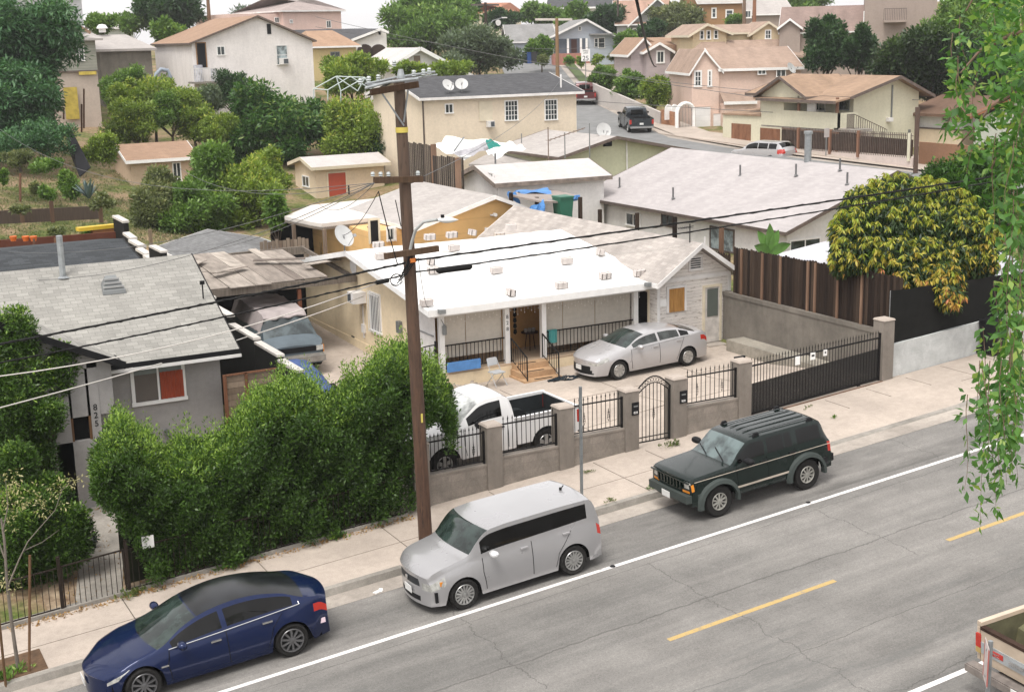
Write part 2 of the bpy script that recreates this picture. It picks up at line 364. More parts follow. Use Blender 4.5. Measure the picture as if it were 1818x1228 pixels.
# road
m,n,b = nm('asphalt'); v = vmap(n,False)
sx = nd(n,'SeparateXYZ'); tc = nd(n,'TexCoord'); L(n,tc.outputs['Object'],sx.inputs[0]); X_,Y_ = sx.outputs[0],sx.outputs[1]
str_ = noise(n,vmap(n,False,(.05,.9,1)),1.1,6,.65); mott = noise(n,v,.8,7,.68); fine = noise(n,v,22,4,.75); vf = noise(n,v,75,3,.8)
c = mixc(n,ramp(n,str_,(.33,0.),(.68,1.)),(.14,.135,.127,1),(.245,.232,.216,1))
c = mixc(n,1.,c,ramp(n,mott,(.3,.82),(.65,1.08)),'MULTIPLY'); c = mixc(n,1.,c,ramp(n,fine,(.3,.8),(.7,1.16)),'MULTIPLY'); c = mixc(n,1.,c,ramp(n,vf,(.3,.66),(.7,1.3)),'MULTIPLY')
def yline(y0,wd,wob,freq,soft=1.,seed=0.):
    cb = nd(n,'CombineXYZ'); L(n,math_(n,'ADD',X_,seed),cb.inputs[0]); nz = noise(n,cb.outputs[0],freq,5,.7)
    yy = math_(n,'ADD',Y_,math_(n,'MULTIPLY',math_(n,'SUBTRACT',nz,.5),wob)); d = math_(n,'ABSOLUTE',math_(n,'SUBTRACT',yy,y0))
    wn = math_(n,'MULTIPLY',noise(n,cb.outputs[0],2.5,3),wd*2); return math_(n,'GREATER_THAN',wn,d)
def xline(x0,y0,y1,wob,wd,seed):
    cb = nd(n,'CombineXYZ'); L(n,math_(n,'ADD',Y_,seed),cb.inputs[0]); nz = noise(n,cb.outputs[0],.9,5,.72)
    xx = math_(n,'ADD',X_,math_(n,'MULTIPLY',math_(n,'SUBTRACT',nz,.5),wob)); d = math_(n,'ABSOLUTE',math_(n,'SUBTRACT',xx,x0))
    a = math_(n,'GREATER_THAN',math_(n,'MULTIPLY',noise(n,cb.outputs[0],3,3),wd*2),d)
    return math_(n,'MULTIPLY',a,math_(n,'MULTIPLY',math_(n,'GREATER_THAN',Y_,y0),math_(n,'LESS_THAN',Y_,y1)))
ck = yline(-2.45,.024,.5,.5)       # coordinates below are relative to the sheet's centre line y = 23
for a in ((-.35,.011,.25,.4,1,7.),(-5.3,.012,.5,.6,1,31.),(-7.3,.014,.9,.5,1,3.)): ck = math_(n,'MAXIMUM',ck,yline(*a))
k2 = 0
for i,x0 in enumerate((-2.6,1.9,6.4,10.9,15.3,19.9,24.4,28.8,33.3)):
    for (ya,yb) in ((-3.6 if i % 2 else -9,-.3 if i % 3 else 2),) : ck = math_(n,'MAXIMUM',ck,xline(x0-16,ya,yb,.9,.013,i*9.1))
c = mixc(n,math_(n,'MULTIPLY',ck,.45),c,(.05,.047,.044,1))
# oil-darkened parking lane patches and patched repair
oil = noise(n,vmap(n,False,(.35,1.1,1)),.9,4,.6); band = math_(n,'MULTIPLY',math_(n,'GREATER_THAN',Y_,.3),ramp(n,oil,(.46,0.),(.66,.62)))
c = mixc(n,band,c,(.085,.08,.075,1))
rep = math_(n,'MULTIPLY',ramp(n,noise(n,vmap(n,False,(.12,.8,1)),1.3,6,.75),(.5,0.),(.62,.55)),math_(n,'MULTIPLY',math_(n,'LESS_THAN',Y_,-4.3),math_(n,'GREATER_THAN',Y_,-8.)))
c = mixc(n,rep,c,(.12,.12,.115,1))
L(n,c,b.inputs['Base Color']); b.inputs['Roughness'].default_value = .92; b.inputs['Specular IOR Level'].default_value = .2; bump(n,b,fine,.5,.012)
def strip(name,y0,y1,mat,dz,x0=-60,x1=130,step=4,kind='structure'):
    xs = list(np.arange(x0,x1+.01,step)); g = [[(x,y,roadz(x)+dz) for x in xs] for y in (y0,y1)]
    mb = MB(); mb.grid(g,rev=True); return tag(mb.build(name,mat,recalc=False),kind=kind)
ROADC = 16.  # world x of the sheet's own origin is set by hand so that the crack pattern has fixed coordinates
mb = MB(); xs = list(np.arange(-60,130.1,2)); mb.grid([[(x-ROADC,y-23.,roadz(x)-roadz(ROADC)) for x in xs] for y in (-14,0,8,12,16,20,24,25.05)],rev=True)
ro = make('road',np.array(mb.v)+np.array([ROADC,23.,roadz(ROADC)]),mb.f,mb.r,m,recalc=False,loc=(ROADC,23.,roadz(ROADC))); tag(ro,kind='structure')
# gutter, kerb, sidewalk
def conc(name,col,joint=None,var=.12,dark=.55):
    m,n,b = nm(name); v = vmap(n,False)
    c = mixc(n,1.,(*col,1),ramp(n,noise(n,v,.5,6,.65),(.3,1-var*1.6),(.65,1.05)),'MULTIPLY')
    c = mixc(n,1.,c,ramp(n,noise(n,v,5,6,.75),(.3,1-var),(.6,1.04)),'MULTIPLY'); f = noise(n,v,45,3); c = mixc(n,1.,c,ramp(n,f,(.3,.86),(.7,1.08)),'MULTIPLY')
    c = mixc(n,ramp(n,noise(n,v,1.7,6,.8),(.6,0.),(.75,.4)),c,tuple(x*.5 for x in col)+(1,))
    L(n,c,b.inputs['Base Color']); b.inputs['Roughness'].default_value = .92; b.inputs['Specular IOR Level'].default_value = .2; bump(n,b,f,.3,.008); return m
CONC = conc('concrete_pavement',(.44,.375,.32)); CONCG = conc('concrete_gutter',(.40,.355,.31),var=.2); CONCK = conc('concrete_kerb',(.33,.305,.27),var=.25)
strip('gutter',25.05,25.62,CONCG,.004)
def kerbh(x):  # the kerb drops at the driveway
    for a,b_ in ((19.6,27.6),):
        if a < x < b_: return .03
        if a-.7 < x <= a: return .03+.12*(a-x)/.7
        if b_ <= x < b_+1.4: return .03+.12*(x-b_)/1.4
    return .15
xs = sorted(set(list(np.arange(-60,130,3.))+list(np.arange(17,32,.35))))
mb = MB(); mb.grid([[(x,25.62,roadz(x)) for x in xs],[(x,25.66,roadz(x)+kerbh(x)) for x in xs],[(x,25.82,roadz(x)+kerbh(x)+.002) for x in xs]],rev=True)
tag(mb.build('kerb',CONCK,recalc=False),kind='structure')
mb = MB(); ylist = (25.82,26.6,27.4,28.6)
def swz(x,y): k = min(1,max(0,(y-25.8)/1.5)); return roadz(x)+kerbh(x)*(1-k)+.15*k+.0*y
mb.grid([[(x,y,swz(x,y)) for x in xs] for y in ylist],rev=True); tag(mb.build('sidewalk',CONC,smooth=30,recalc=False),kind='structure')
# joints in the sidewalk (thin dark grooves lying on it) and weeds in them
jm = flat('joint_dirt',(.13,.105,.08),.95,var=.5,scale=3)
mb = MB()
for i,x in enumerate(np.arange(2.3,34,1.52)):
    if i % 2 == 0 or x > 18: mb.box(x-.009,x+.009,25.85,28.45,roadz(x)+.148,roadz(x)+.1535) if not 19 < x < 28.5 else mb.box(x-.009,x+.009,27.3,28.3,roadz(x)+.148,roadz(x)+.1535)
for x in np.arange(0,45,1.): mb.hexa([(x,26.98,roadz(x)+.145),(x+1,26.98,roadz(x+1)+.145),(x+1,26.995,roadz(x+1)+.145),(x,26.995,roadz(x)+.145),(x,26.98,roadz(x)+.1535),(x+1,26.98,roadz(x+1)+.1535),(x+1,26.995,roadz(x+1)+.1535),(x,26.995,roadz(x)+.1535)]) if not 19 < x < 28.5 else None
tag(mb.build('sidewalk_joints',jm),kind='structure')
# painted markings
def linemat(name,col,wear):
    m,n,b = nm(name); v = vmap(n,False)
    wn = noise(n,v,7,6,.75); c = mixc(n,ramp(n,wn,(.5+wear,0.),(.62+wear,.75)),(*col,1),(.2,.19,.18,1))
    c = mixc(n,1.,c,ramp(n,noise(n,v,40,3),(.3,.85),(.7,1.05)),'MULTIPLY'); L(n,c,b.inputs['Base Color']); b.inputs['Roughness'].default_value = .8; return m
WL = linemat('white_road_paint',(.74,.71,.69),.06); YL = linemat('yellow_road_paint',(.44,.31,.12),.04)
def dash(name,x0,x1,y,wd,mat):
    mb = MB(); k = max(2,int((x1-x0)/3)+1); xs = np.linspace(x0,x1,k); rr = random.Random(int(x0*10))
    mb.grid([[(x,y-wd/2,roadz(x)+.004) for x in xs],[(x,y+wd/2,roadz(x)+.004) for x in xs]],rev=True); return tag(mb.build(name,mat,recalc=False),kind='structure')
dash('edge_line',-50,120,23.02,.115,WL); dash('far_lane_line',-50,19.5,15.45,.12,WL)
for x0,x1 in ((-2.5,1.6),(4.95,9.4),(13.66,17.75),(20.85,25.2),(29,33)): dash('centre_dash',x0,x1,19.56,.125,YL)
# near sidewalk under the signpost, yards, driveways
YARDC = conc('yard_concrete',(.47,.40,.34),var=.16)
mb = MB(); xs = np.arange(12.0,28.4,.6); yy = [28.55,29.0,30,31,32,34,36,38,40,45,50,56]
def yz(x,y):
    z = yardz(x,y)
    if y < 34:
        k = (34-y)/5.4; k = max(0,min(1,k)); s_ = roadz(x)+.15
        kx = max(0,min(1,(x-19)/3)); z = z*(1-k*kx)+s_*k*kx
    return z
mb.grid([[(x,y,yz(x,y)+.01) for x in xs] for y in yy],rev=True); tag(mb.build('yard',YARDC,smooth=40,recalc=False),kind='structure')
mb = MB()
for x in np.arange(13.3,28,3.0): mb.box(x,x+.015,29.2,37,0,0) if False else [mb.hexa([(x,y,yz(x,y)+.005),(x+.02,y,yz(x,y)+.005),(x+.02,y+1,yz(x,y+1)+.005),(x,y+1,yz(x,y+1)+.005),(x,y,yz(x,y)+.015),(x+.02,y,yz(x,y)+.015),(x+.02,y+1,yz(x,y+1)+.015),(x,y+1,yz(x,y+1)+.015)]) for y in range(29,37)]
for y in (31.8,34.6,40.2,43.5):
    for x in range(12,28): mb.hexa([(x,y,yz(x,y)+.005),(x+1,y,yz(x+1,y)+.005),(x+1,y+.02,yz(x+1,y)+.005),(x,y+.02,yz(x,y)+.005),(x,y,yz(x,y)+.015),(x+1,y,yz(x+1,y)+.015),(x+1,y+.02,yz(x+1,y)+.015),(x,y+.02,yz(x,y)+.015)])
tag(mb.build('yard_joints',jm),kind='structure')
def ribbon(name,pts,wd,mat,dz,off=0,zs=None):
    P = [np.array(p[:2],float) for p in pts]; rows = []
    for i,p in enumerate(P):
        d = P[min(i+1,len(P)-1)]-P[max(i-1,0)]; d /= np.linalg.norm(d); nrm = np.array([-d[1],d[0]])
        a = p+nrm*(off+wd/2); c_ = p+nrm*(off-wd/2)
        z = zs[i] if zs else None
        rows.append([(a[0],a[1],(z if z is not None else ground(*a))+dz),(c_[0],c_[1],(z if z is not None else ground(*c_))+dz)])
    mb = MB(); mb.grid(rows); return tag(mb.build(name,mat,recalc=False),kind='structure')
mb = MB(); wp = [(4.9,28.5),(5.3,30.2),(5.9,32.2),(6.4,34.6)]
mb = MB(); gx_ = np.arange(3.9,9.6,.5); gy_ = np.arange(28.5,35.2,.5); mb.grid([[(x,y,ground(x,y)+.03) for x in gx_] for y in gy_],rev=True); ms,ns,bs = nm('garden_dirt'); cs = mixc(ns,ramp(ns,noise(ns,vmap(ns,False),2.2,6,.7),(.35,0.),(.65,1.)),(.13,.08,.045,1),(.36,.28,.19,1)); L(ns,cs,bs.inputs['Base Color']); bs.inputs['Roughness'].default_value = 1; tag(mb.build('garden_soil',ms,recalc=False),kind='structure')
ribbon('path',wp,1.0,conc('path_concrete',(.36,.33,.29),var=.25),.05)
def dens(P,Z,k=6):
    o,z = [],[]
    for i in range(len(P)-1):
        for j in range(k): t = j/k; o.append((P[i][0]*(1-t)+P[i+1][0]*t,P[i][1]*(1-t)+P[i+1][1]*t)); z.append(Z[i]*(1-t)+Z[i+1]*t)
    return o+[P[-1]],z+[Z[-1]]
SP,SZ = dens(ST,STZ)
ASP2 = flat('side_street_asphalt',(.17,.17,.168),.9,var=.25,scale=1.2)
ribbon('side_street',SP,7.4,ASP2,.02,off=1.3,zs=SZ); ribbon('side_street_sidewalk',SP,3.2,CONC,.14,off=-4.1,zs=SZ)
ribbon('side_street_gutter',SP,.7,CONCG,.026,off=-2.2,zs=SZ)
ribbon('grass_strip',SP[44:62],1.1,flat('strip_grass',(.07,.10,.03),.95,var=.5,scale=8),.17,off=-3.05,zs=SZ[44:62])
mb = MB(); mb.slab([(61.0,62,3.85),(67.3,62,3.7),(67.3,96,4.35),(64.5,96,4.75),(61.8,90,4.45)],.3); tag(mb.build('driveway_apron',CONC,recalc=True),kind='structure')
# ------------------------------------------------------------------ street front: walls, iron fences, gates
WALLM = blockwall('grey_block_wall',(.235,.205,.175),line=.86,var=.06,mott=.34); PILM = stucco('pillar_render',(.25,.22,.19),var=.3,grime=.3)
WY = 28.5
def gz(x): return roadz(x)+.15
_pil = [(738,765,905,'small grey pillar half hidden behind the brown utility pole'),(867.5,894,872,'grey rendered pillar in front of the door of the white pickup'),(995,1019,845,'grey rendered pillar beside the metal sign post'),(1111,1135,812,'grey pillar with black number plate left of the arched gate'),
    (1196,1225,786,'grey pillar with black number plate right of the arched gate'),(1312,1332,745,'grey pillar at the left end of the rolling gate'),(1565,1585,686,'tall grey pillar at the right end of the rolling gate')]
PX = []
for i,(a,b_,yb,lab) in enumerate(_pil):
    x0 = atY(a,yb,WY)[0]; x1 = x0+.42; t = 1.62 if i < 6 else 1.78
    PX.append((x0,x1)); zb = gz(x0)
    r = thing('fence_pillar',lab,'pillar',((x0+x1)/2,WY+.2,zb),group='grey pillars along the sidewalk')
    mb = MB(); mb.box(-.21,.21,-.2,.22,-.25,t); mb.build('shaft',PILM,r); mb = MB(); mb.hexa([(-.23,-.22,t),(.23,-.22,t),(.23,.24,t),(-.23,.24,t),(-.2,-.19,t+.05),(.2,-.19,t+.05),(.2,.21,t+.05),(-.2,.21,t+.05)]); mb.build('cap',conc('pillar_cap',(.42,.36,.31)),r)
    if i in (3,4):
        mb = MB(); z0 = 1.0 if i == 3 else .98; mb.box(-.02,.2,-.222,-.203,z0-.02,z0+.32); k = mb.build('number_plate',BLACK,r)
        text_part('828',WHITE,r,(.09,-.2235,z0+.02),.085,(math.radians(90),0,0))
        mb = MB(); mb.box(.03,.16,-.226,-.221,z0+.2,z0+.235); mb.build('mail_slot',GREYM,r)
def spears(mb,x0,x1,y,zb,zt,n,tip=.1,bw=.014,zfun=None):
    for i in range(n):
        x = x0+(x1-x0)*(i+.5)/n; a,b_ = (zb,zt) if zfun is None else zfun(x)
        mb.box(x-bw/2,x+bw/2,y-bw/2,y+bw/2,a,b_); mb._add([(x-.022,y,b_),(x,y-.012,b_),(x+.022,y,b_),(x,y+.012,b_),(x,y,b_+tip),(x,y,b_-.03)],[(0,1,4),(1,2,4),(2,3,4),(3,0,4),(1,0,5),(2,1,5),(3,2,5),(0,3,5)])
def scroll(mb,x,y,z,h=.22):
    for s in (-1,1):
        pts = [(x+s*.045*math.sin(t*math.pi)*(.6+.4*math.cos(t*4)),y-.012,z-h/2+h*t) for t in np.linspace(0,1,9)]; mb.tube(pts,.007,4)
    for q in (-.06,0,.06): mb.box(x-.035,x+.035,y-.02,y-.008,z+q-.006,z+q+.006)
WL_ = []
for i,lab,nb,sc_ in ((0,'low grey block wall under the pickup\'s front wheel',14,(.8,)),(1,'low grey block wall under the pickup\'s rear wheel',12,()),(2,'low grey block wall behind the metal sign post',11,(.25,.72)),(4,'low grey block wall between arched gate and rolling gate',11,(.25,.72))):
    x0,x1 = PX[i][1],PX[i+1][0]; zg0,zg1 = gz(x0),gz(x1); top = (zg0+zg1)/2+.66
    if i == 0: top = zg1+.62
    mb = MB(); mb.hexa([(x0,WY+.06,zg0-.3),(x1,WY+.06,zg1-.3),(x1,WY+.24,zg1-.3),(x0,WY+.24,zg0-.3),(x0,WY+.06,top),(x1,WY+.06,top),(x1,WY+.24,top),(x0,WY+.24,top)])
    mb.box(x0,x1,WY+.045,WY+.255,top,top+.05,.9); o = mb.build('block_wall',WALLM); tag(o,lab,'low wall','low block walls along the sidewalk')
    r = thing('iron_fence_panel',{0: 'black iron fence with spear tips over the pickup\'s front wheel',1: 'black iron fence with spear tips over the pickup\'s rear wheel',2: 'black iron fence with two scrolls behind the metal sign post',4: 'black iron fence with two scrolls right of the arched gate'}[i],'iron fence',((x0+x1)/2,WY+.15,top+.05),group='iron fence panels on the low wall')
    w_ = (x1-x0)/2; mb = MB(); spears(mb,-w_+.05,w_-.05,0,.06,.92,nb); mb.build('bars',BLACKIRON,r)
    mb = MB(); mb.box(-w_,w_,-.015,.015,.05,.08); mb.box(-w_,w_,-.015,.015,.78,.815); mb.box(w_-.05,w_,-.025,.025,0,.84); mb.box(-w_,-w_+.03,-.02,.02,0,.82); mb.build('rails',BLACKIRON,r)
    if sc_:
        for t in sc_: mb = MB(); scroll(mb,-w_+2*w_*t,0,.42,.34); mb.build('scroll',BLACKIRON,r)
# arched gate
x0,x1 = PX[3][1]+.02,PX[4][0]-.02; zg = (gz(x0)+gz(x1))/2; wgt = x1-x0
r = thing('arched_gate','black iron gate with arched scrollwork top between two pillars','gate',((x0+x1)/2,WY+.15,zg)); W2 = wgt/2
def arc(rise,z,n=13): return [(-W2+wgt*t,0,z+rise*math.sin(math.pi*t)) for t in np.linspace(0,1,n)]
mb = MB(); mb.tube(arc(.33,1.5),.02,5); mb.tube(arc(.30,1.36),.015,5); mb.box(-W2,-W2+.035,-.02,.02,.02,1.5); mb.box(W2-.035,W2,-.02,.02,.02,1.5); mb.box(-W2,W2,-.016,.016,.06,.09); mb.box(-W2,W2,-.016,.016,.19,.21); mb.build('gate_frame',BLACKIRON,r)
mb = MB()
for i in range(9):
    t = (i+.5)/9; x = -W2+wgt*t; mb.box(x-.008,x+.008,-.008,.008,.08,1.36+.30*math.sin(math.pi*t))
mb.build('bars',BLACKIRON,r); mb = MB(); scroll(mb,0,0,.85,.4)
for t in np.linspace(.06,.94,12):
    x = -W2+wgt*t; z = 1.43+.315*math.sin(math.pi*t); mb.tube([(x+.045*math.cos(a),0,z+.045*math.sin(a)) for a in np.linspace(0,6.2,8)],.007,4)
mb.build('scrollwork',BLACKIRON,r)
# rolling gate
x0,x1 = PX[5][1]+.02,PX[6][0]-.02; r = thing('rolling_gate','long black iron rolling gate with dark mesh lower half and white signs','gate',((x0+x1)/2,WY+.12,gz((x0+x1)/2))); xm = (x0+x1)/2; hw = (x1-x0)/2; s_ = SL
mb = MB(); spears(mb,-hw,hw,0,0,0,44,zfun=lambda x: (s_*x+.08,s_*x*.6+1.5)); mb.build('bars',BLACKIRON,r)
mb = MB(); mb.beam((-hw,0,-s_*hw+.07),(hw,0,s_*hw+.07),.05,.06); mb.beam((-hw,0,-s_*hw*.6+1.36),(hw,0,s_*hw*.6+1.36),.04,.04)
for sg in (-1,1): mb.box(sg*hw-.03,sg*hw+.03,-.03,.03,sg*hw*s_+.02,sg*hw*s_*.6+1.5)
for x in (-1.6,1.6): mb.cyl((x,-.03,s_*x-.01),.06,.05,12,'y')
mb.build('gate_frame',BLACKIRON,r)
m,n,b = nm('perforated_screen'); v = vmap(n,False,(1,1,1)); tr = nd(n,'BsdfTransparent'); mx = nd(n,'MixShader'); b.inputs['Base Color'].default_value = (.02,.018,.016,1); b.inputs['Roughness'].default_value = .8
vo = nd(n,'TexVoronoi'); vo.inputs['Scale'].default_value = 55; L(n,v,vo.inputs[0]); L(n,math_(n,'MULTIPLY',math_(n,'LESS_THAN',vo.outputs['Distance'],.33),.7),mx.inputs[0]); L(n,b.outputs[0],mx.inputs[1]); L(n,tr.outputs[0],mx.inputs[2]); L(n,mx.outputs[0],n.nodes['Material Output'].inputs[0]); PERF = m
mb = MB(); mb.hexa([(-hw,.02,-s_*hw+.1),(hw,.02,s_*hw+.1),(hw,.026,s_*hw+.1),(-hw,.026,-s_*hw+.1),(-hw,.02,-s_*hw*.8+.88),(hw,.02,s_*hw*.7+1.02),(hw,.026,s_*hw*.7+1.02),(-hw,.026,-s_*hw*.8+.88)]); mb.build('mesh_screen',PERF,r)
for px,py,ww,hh,tx in ((1416,640,.16,.24,0),(1443,632,.17,.2,1),(1465,626,.13,.17,2)):
    q = atY(px,py,WY+.08)-np.array(r.location); mb = MB(); mb.box(q[0]-ww/2,q[0]+ww/2,-.05,-.035,q[2]-hh/2,q[2]+hh/2); k = mb.build('sign_plate',WHITE,r)
    if tx: mb = MB(); mb.box(q[0]-ww*.3,q[0]+ww*.3,-.054,-.051,q[2]-.01,q[2]+.045) if tx == 1 else mb.cyl((q[0],-.054,q[2]+.01),.028,.003,10,'y'); mb.build('sign_mark',BLACK,r)
mb = MB(); mb.hexa([(x0-.1,WY-.02,gz(x0)+.0),(x1+.05,WY-.02,gz(x1)),(x1+.05,WY+.03,gz(x1)),(x0-.1,WY+.03,gz(x0)),(x0-.1,WY-.02,gz(x0)+.02),(x1+.05,WY-.02,gz(x1)+.02),(x1+.05,WY+.03,gz(x1)+.02),(x0-.1,WY+.03,gz(x0)+.02)]); tag(mb.build('gate_track',flat('rusty_track',(.16,.08,.045),.9,var=.5)),'rusty steel track on the ground in front of the rolling gate','gate track')
# gate motor post behind the fence
p = atY(1305,668,29.3); mb = MB(); z0 = yz(p[0],29.3); mb.box(p[0]-.03,p[0]+.03,29.27,29.33,z0,p[2]+.55); mb.box(p[0]-.03,p[0]+.33,29.27,29.33,p[2]+.5,p[2]+.56); mb.box(p[0]+.02,p[0]+.3,29.2,29.45,z0,z0+.75); tag(mb.build('gate_motor',BLACK),'black gate motor box and post behind the iron fence','gate motor')
# white block wall + black screen further right
x0 = PX[6][1]+.02; WB = blockwall('pale_block_wall',(.46,.47,.46),line=.93,var=.03,mott=.18)
mb = MB(); xa = x0
while xa < 46:
    xb = xa+2.4; z0,z1 = gz(xa),gz(xb); h = .98; mb.hexa([(xa,WY+.12,z0-.4),(xb,WY+.12,z1-.4),(xb,WY+.3,z1-.4),(xa,WY+.3,z0-.4),(xa,WY+.12,z0+h),(xb,WY+.12,z1+h),(xb,WY+.3,z1+h),(xa,WY+.3,z0+h)],.5); xa = xb
tag(mb.build('painted_block_wall',WB),'long pale painted block wall under the black screen fence','block wall')
r = thing('screen_fence','tall fence covered with black fabric above the pale block wall','screen fence',(x0,WY+.21,gz(x0)+.98)); zt = atY(1700,499,28.7)[2]-r.location.z; zt2 = atY(1790,486,28.7)[2]-r.location.z
xq = atY(1700,499,28.7)[0]-x0; xq2 = atY(1790,486,28.7)[0]-x0; sl2 = (zt2-zt)/(xq2-xq); mb = MB(); g = []
for k in range(0,40):
    x = k*.4; wv = .012*math.sin(k*1.3); top = zt+sl2*(x-xq)-.03*abs(math.sin(k*.9)); g.append([(x,wv,s_*x+.0),(x,wv*1.5,(s_*x+top)/2),(x,wv,top)])
g2 = [[(p[0],p[1]+.02,p[2]) for p in row] for row in g]; mb.grid(g); mb.grid(g2,rev=True); mb.build('black_fabric',flat('black_fabric',(.012,.012,.011),.95,var=.3),r,smooth=180)
for x in np.arange(.05,15.6,2.6): mb = MB(); mb.tube([(x,.06,s_*x),(x,.06,zt+sl2*(x-xq)-.02)],.03,8); mb.build('post',GALV,r)
p = atY(1764,636,28.2); r = thing('trash_bin','black wheeled trash bin against the pale block wall','trash bin',(p[0],28.25,gz(p[0])+.01))
mb = MB(); mb.hexa([(-.24,-.25,.05),(.24,-.25,.05),(.24,.25,.05),(-.24,.25,.05),(-.3,-.32,1.0),(.3,-.32,1.0),(.3,.32,1.0),(-.3,.32,1.0)]); mb.build('bin_body',BLACK,r); mb = MB(); mb.box(-.32,.32,-.36,.34,1.0,1.05); mb.hexa([(-.3,-.34,1.05),(.3,-.34,1.05),(.3,.3,1.05),(-.3,.3,1.05),(-.2,-.22,1.1),(.2,-.22,1.1),(.2,.2,1.1),(-.2,.2,1.1)]); mb.build('lid',BLACK,r)
for s in (-1,1): mb = MB(); mb.cyl((s*.27-.03,.3,.1),.1,.06,14,'x'); mb.build('wheel',BLACK,r)
# side retaining wall + brown plank fence
XR = 28.55; t0 = atX(1550,585,XR); t1 = atX(1310,530,XR); RW = stucco('retaining_render',(.20,.18,.155),var=.4,grime=.3)
mb = MB(); mb.hexa([(XR,28.95,.6),(XR,t1[1]+2.5,.6),(XR+.25,t1[1]+2.5,.6),(XR+.25,28.95,.6),(XR,28.95,t0[2]),(XR,t1[1]+2.5,t1[2]),(XR+.25,t1[1]+2.5,t1[2]),(XR+.25,28.95,t0[2])]); mb.box(XR-.03,XR+.28,28.95,t1[1]+2.5,min(t0[2],t1[2]),max(t0[2],t1[2])+.05,.9)
tag(mb.build('retaining_wall',RW),'grey brown retaining wall under the dark plank fence beside the driveway','retaining wall')
q0 = atZ(1300,590,yardz(28,36)+.45); mb = MB(); mb.box(XR-.75,XR-.02,31.4,36.4,1.2,1.5+.42); tag(mb.build('planter_ledge',conc('ledge_concrete',(.34,.31,.26),var=.25)),'low concrete ledge at the foot of the retaining wall','ledge')
FENM = planks('dark_fence_planks',(.020,.013,.010),(.062,.042,.030)); FENP = planks('fence_post_wood',(.17,.10,.065),(.25,.16,.11))
r = thing('plank_fence','tall dark brown plank fence on the retaining wall beside the driveway','plank fence',(XR+.12,29.1,t0[2]+.05)); ft0 = atX(1583,490,XR)[2]-r.location.z; ft1 = atX(1305,440,XR); ftz = ft1[2]-r.location.z; Lf = ft1[1]-29.1+.2
mb = MB(); yv = 0.
while yv < Lf:
    wv = .13+random.uniform(-.008,.008); h = ft0+(ftz-ft0)*yv/Lf+random.uniform(-.03,.03); b0 = (t1[2]-t0[2])*yv/Lf
    mb.slab([(-.012,yv,b0),(-.012,yv+wv-.01,b0),(-.012,yv+wv-.01,h-.04),(-.012,yv+wv*.5+.03,h),(-.012,yv+wv*.5-.03,h),(-.012,yv,h-.04)],up=(.02,0,0)); yv += wv
mb.build('planks',FENM,r); mb = MB()
for py in (1312,1349,1381,1430,1443,1483,1526):
    q = atX(py,520,XR)[1]-29.1; q = min(max(q,.05),Lf-.1); mb.box(-.06,-.014,q-.045,q+.045,(t1[2]-t0[2])*q/Lf,ft0+(ftz-ft0)*q/Lf-.04,random.uniform(.3,1))
mb.build('posts',FENP,r)
# plank fence and gate seen past its end (return towards the street wall)
mb = MB()
for k in range(4): mb.box(XR+.1,XR+.5,29.0,29.03,t0[2]+.1,t0[2]+1.5) if k == 0 else None
# ------------------------------------------------------------------ left garden gate
gx0,gx1 = onroad(112,1085,.15)[0],onroad(230,1052,.15)[0]; GYv = 28.35; IRB = flat('dark_brown_iron',(.025,.018,.014),.6,var=.3)
r = thing('garden_gate','low dark iron garden gate between two posts at the left','gate',((gx0+gx1)/2,GYv,gz((gx0+gx1)/2))); hw = (gx1-gx0)/2
mb = MB(); spL = lambda x: s_*x
mb.beam((-hw+.05,0,-s_*hw+.06),(hw-.05,0,s_*hw+.06),.025); mb.beam((-hw+.05,0,-s_*hw+1.02),(hw-.05,0,s_*hw+1.02),.03)
for sg in (-1,1): mb.box(sg*(hw-.06)-.014,sg*(hw-.06)+.014,-.014,.014,s_*sg*hw+.04,s_*sg*hw+1.04)
mb.build('gate_frame',IRB,r); mb = MB()
for k in range(11): x = -hw+.16+(2*hw-.3)*k/10; mb.box(x-.007,x+.007,-.007,.007,s_*x+.06,s_*x+1.02)
mb.build('bars',IRB,r)
for sg in (-1,1): mb = MB(); mb.box(sg*hw-.035,sg*hw+.035,-.035,.035,s_*sg*hw-.05,s_*sg*hw+1.2); mb.cyl((sg*hw,0,s_*sg*hw+1.2),.04,.05,8); mb.build('gate_post',IRB,r)
def lowfence(xa,xb,lab,sign=False):
    r = thing('low_iron_fence',lab,'iron fence',((xa+xb)/2,GYv,gz((xa+xb)/2))); h = (xb-xa)/2; mb = MB(); mb.beam((-h,0,-s_*h+.1),(h,0,s_*h+.1),.025); mb.beam((-h,0,-s_*h+1.0),(h,0,s_*h+1.0),.03); mb.build('rails',IRB,r); mb = MB(); k = int(2*h/.13)
    for i in range(k): x = -h+.06+i*.13; mb.box(x-.007,x+.007,-.007,.007,s_*x+.1,s_*x+1.0)
    mb.build('bars',IRB,r); return r
lowfence(2.0,gx0-.05,'low dark iron fence left of the garden gate'); rf = lowfence(gx1+.05,12.2,'long low dark iron fence overgrown by the hedge')
q = atY(263,962,GYv-.05); mb = MB(); q = q-np.array(rf.location); mb.box(q[0]-.13,q[0]+.13,-.035,-.025,q[2]-.14,q[2]+.14); mb.build('blank_sign',WHITE,rf)
mb = MB(); mb.hexa([(2.,28.28,gz(2)-.1),(12.2,28.28,gz(12.2)-.1),(12.2,28.45,gz(12.2)-.1),(2.,28.45,gz(2)-.1),(2.,28.28,gz(2)+.09),(12.2,28.28,gz(12.2)+.09),(12.2,28.45,gz(12.2)+.09),(2.,28.45,gz(2)+.09)]); tag(mb.build('hedge_kerb',CONCK),'low concrete edging under the hedge and iron fence','edging')
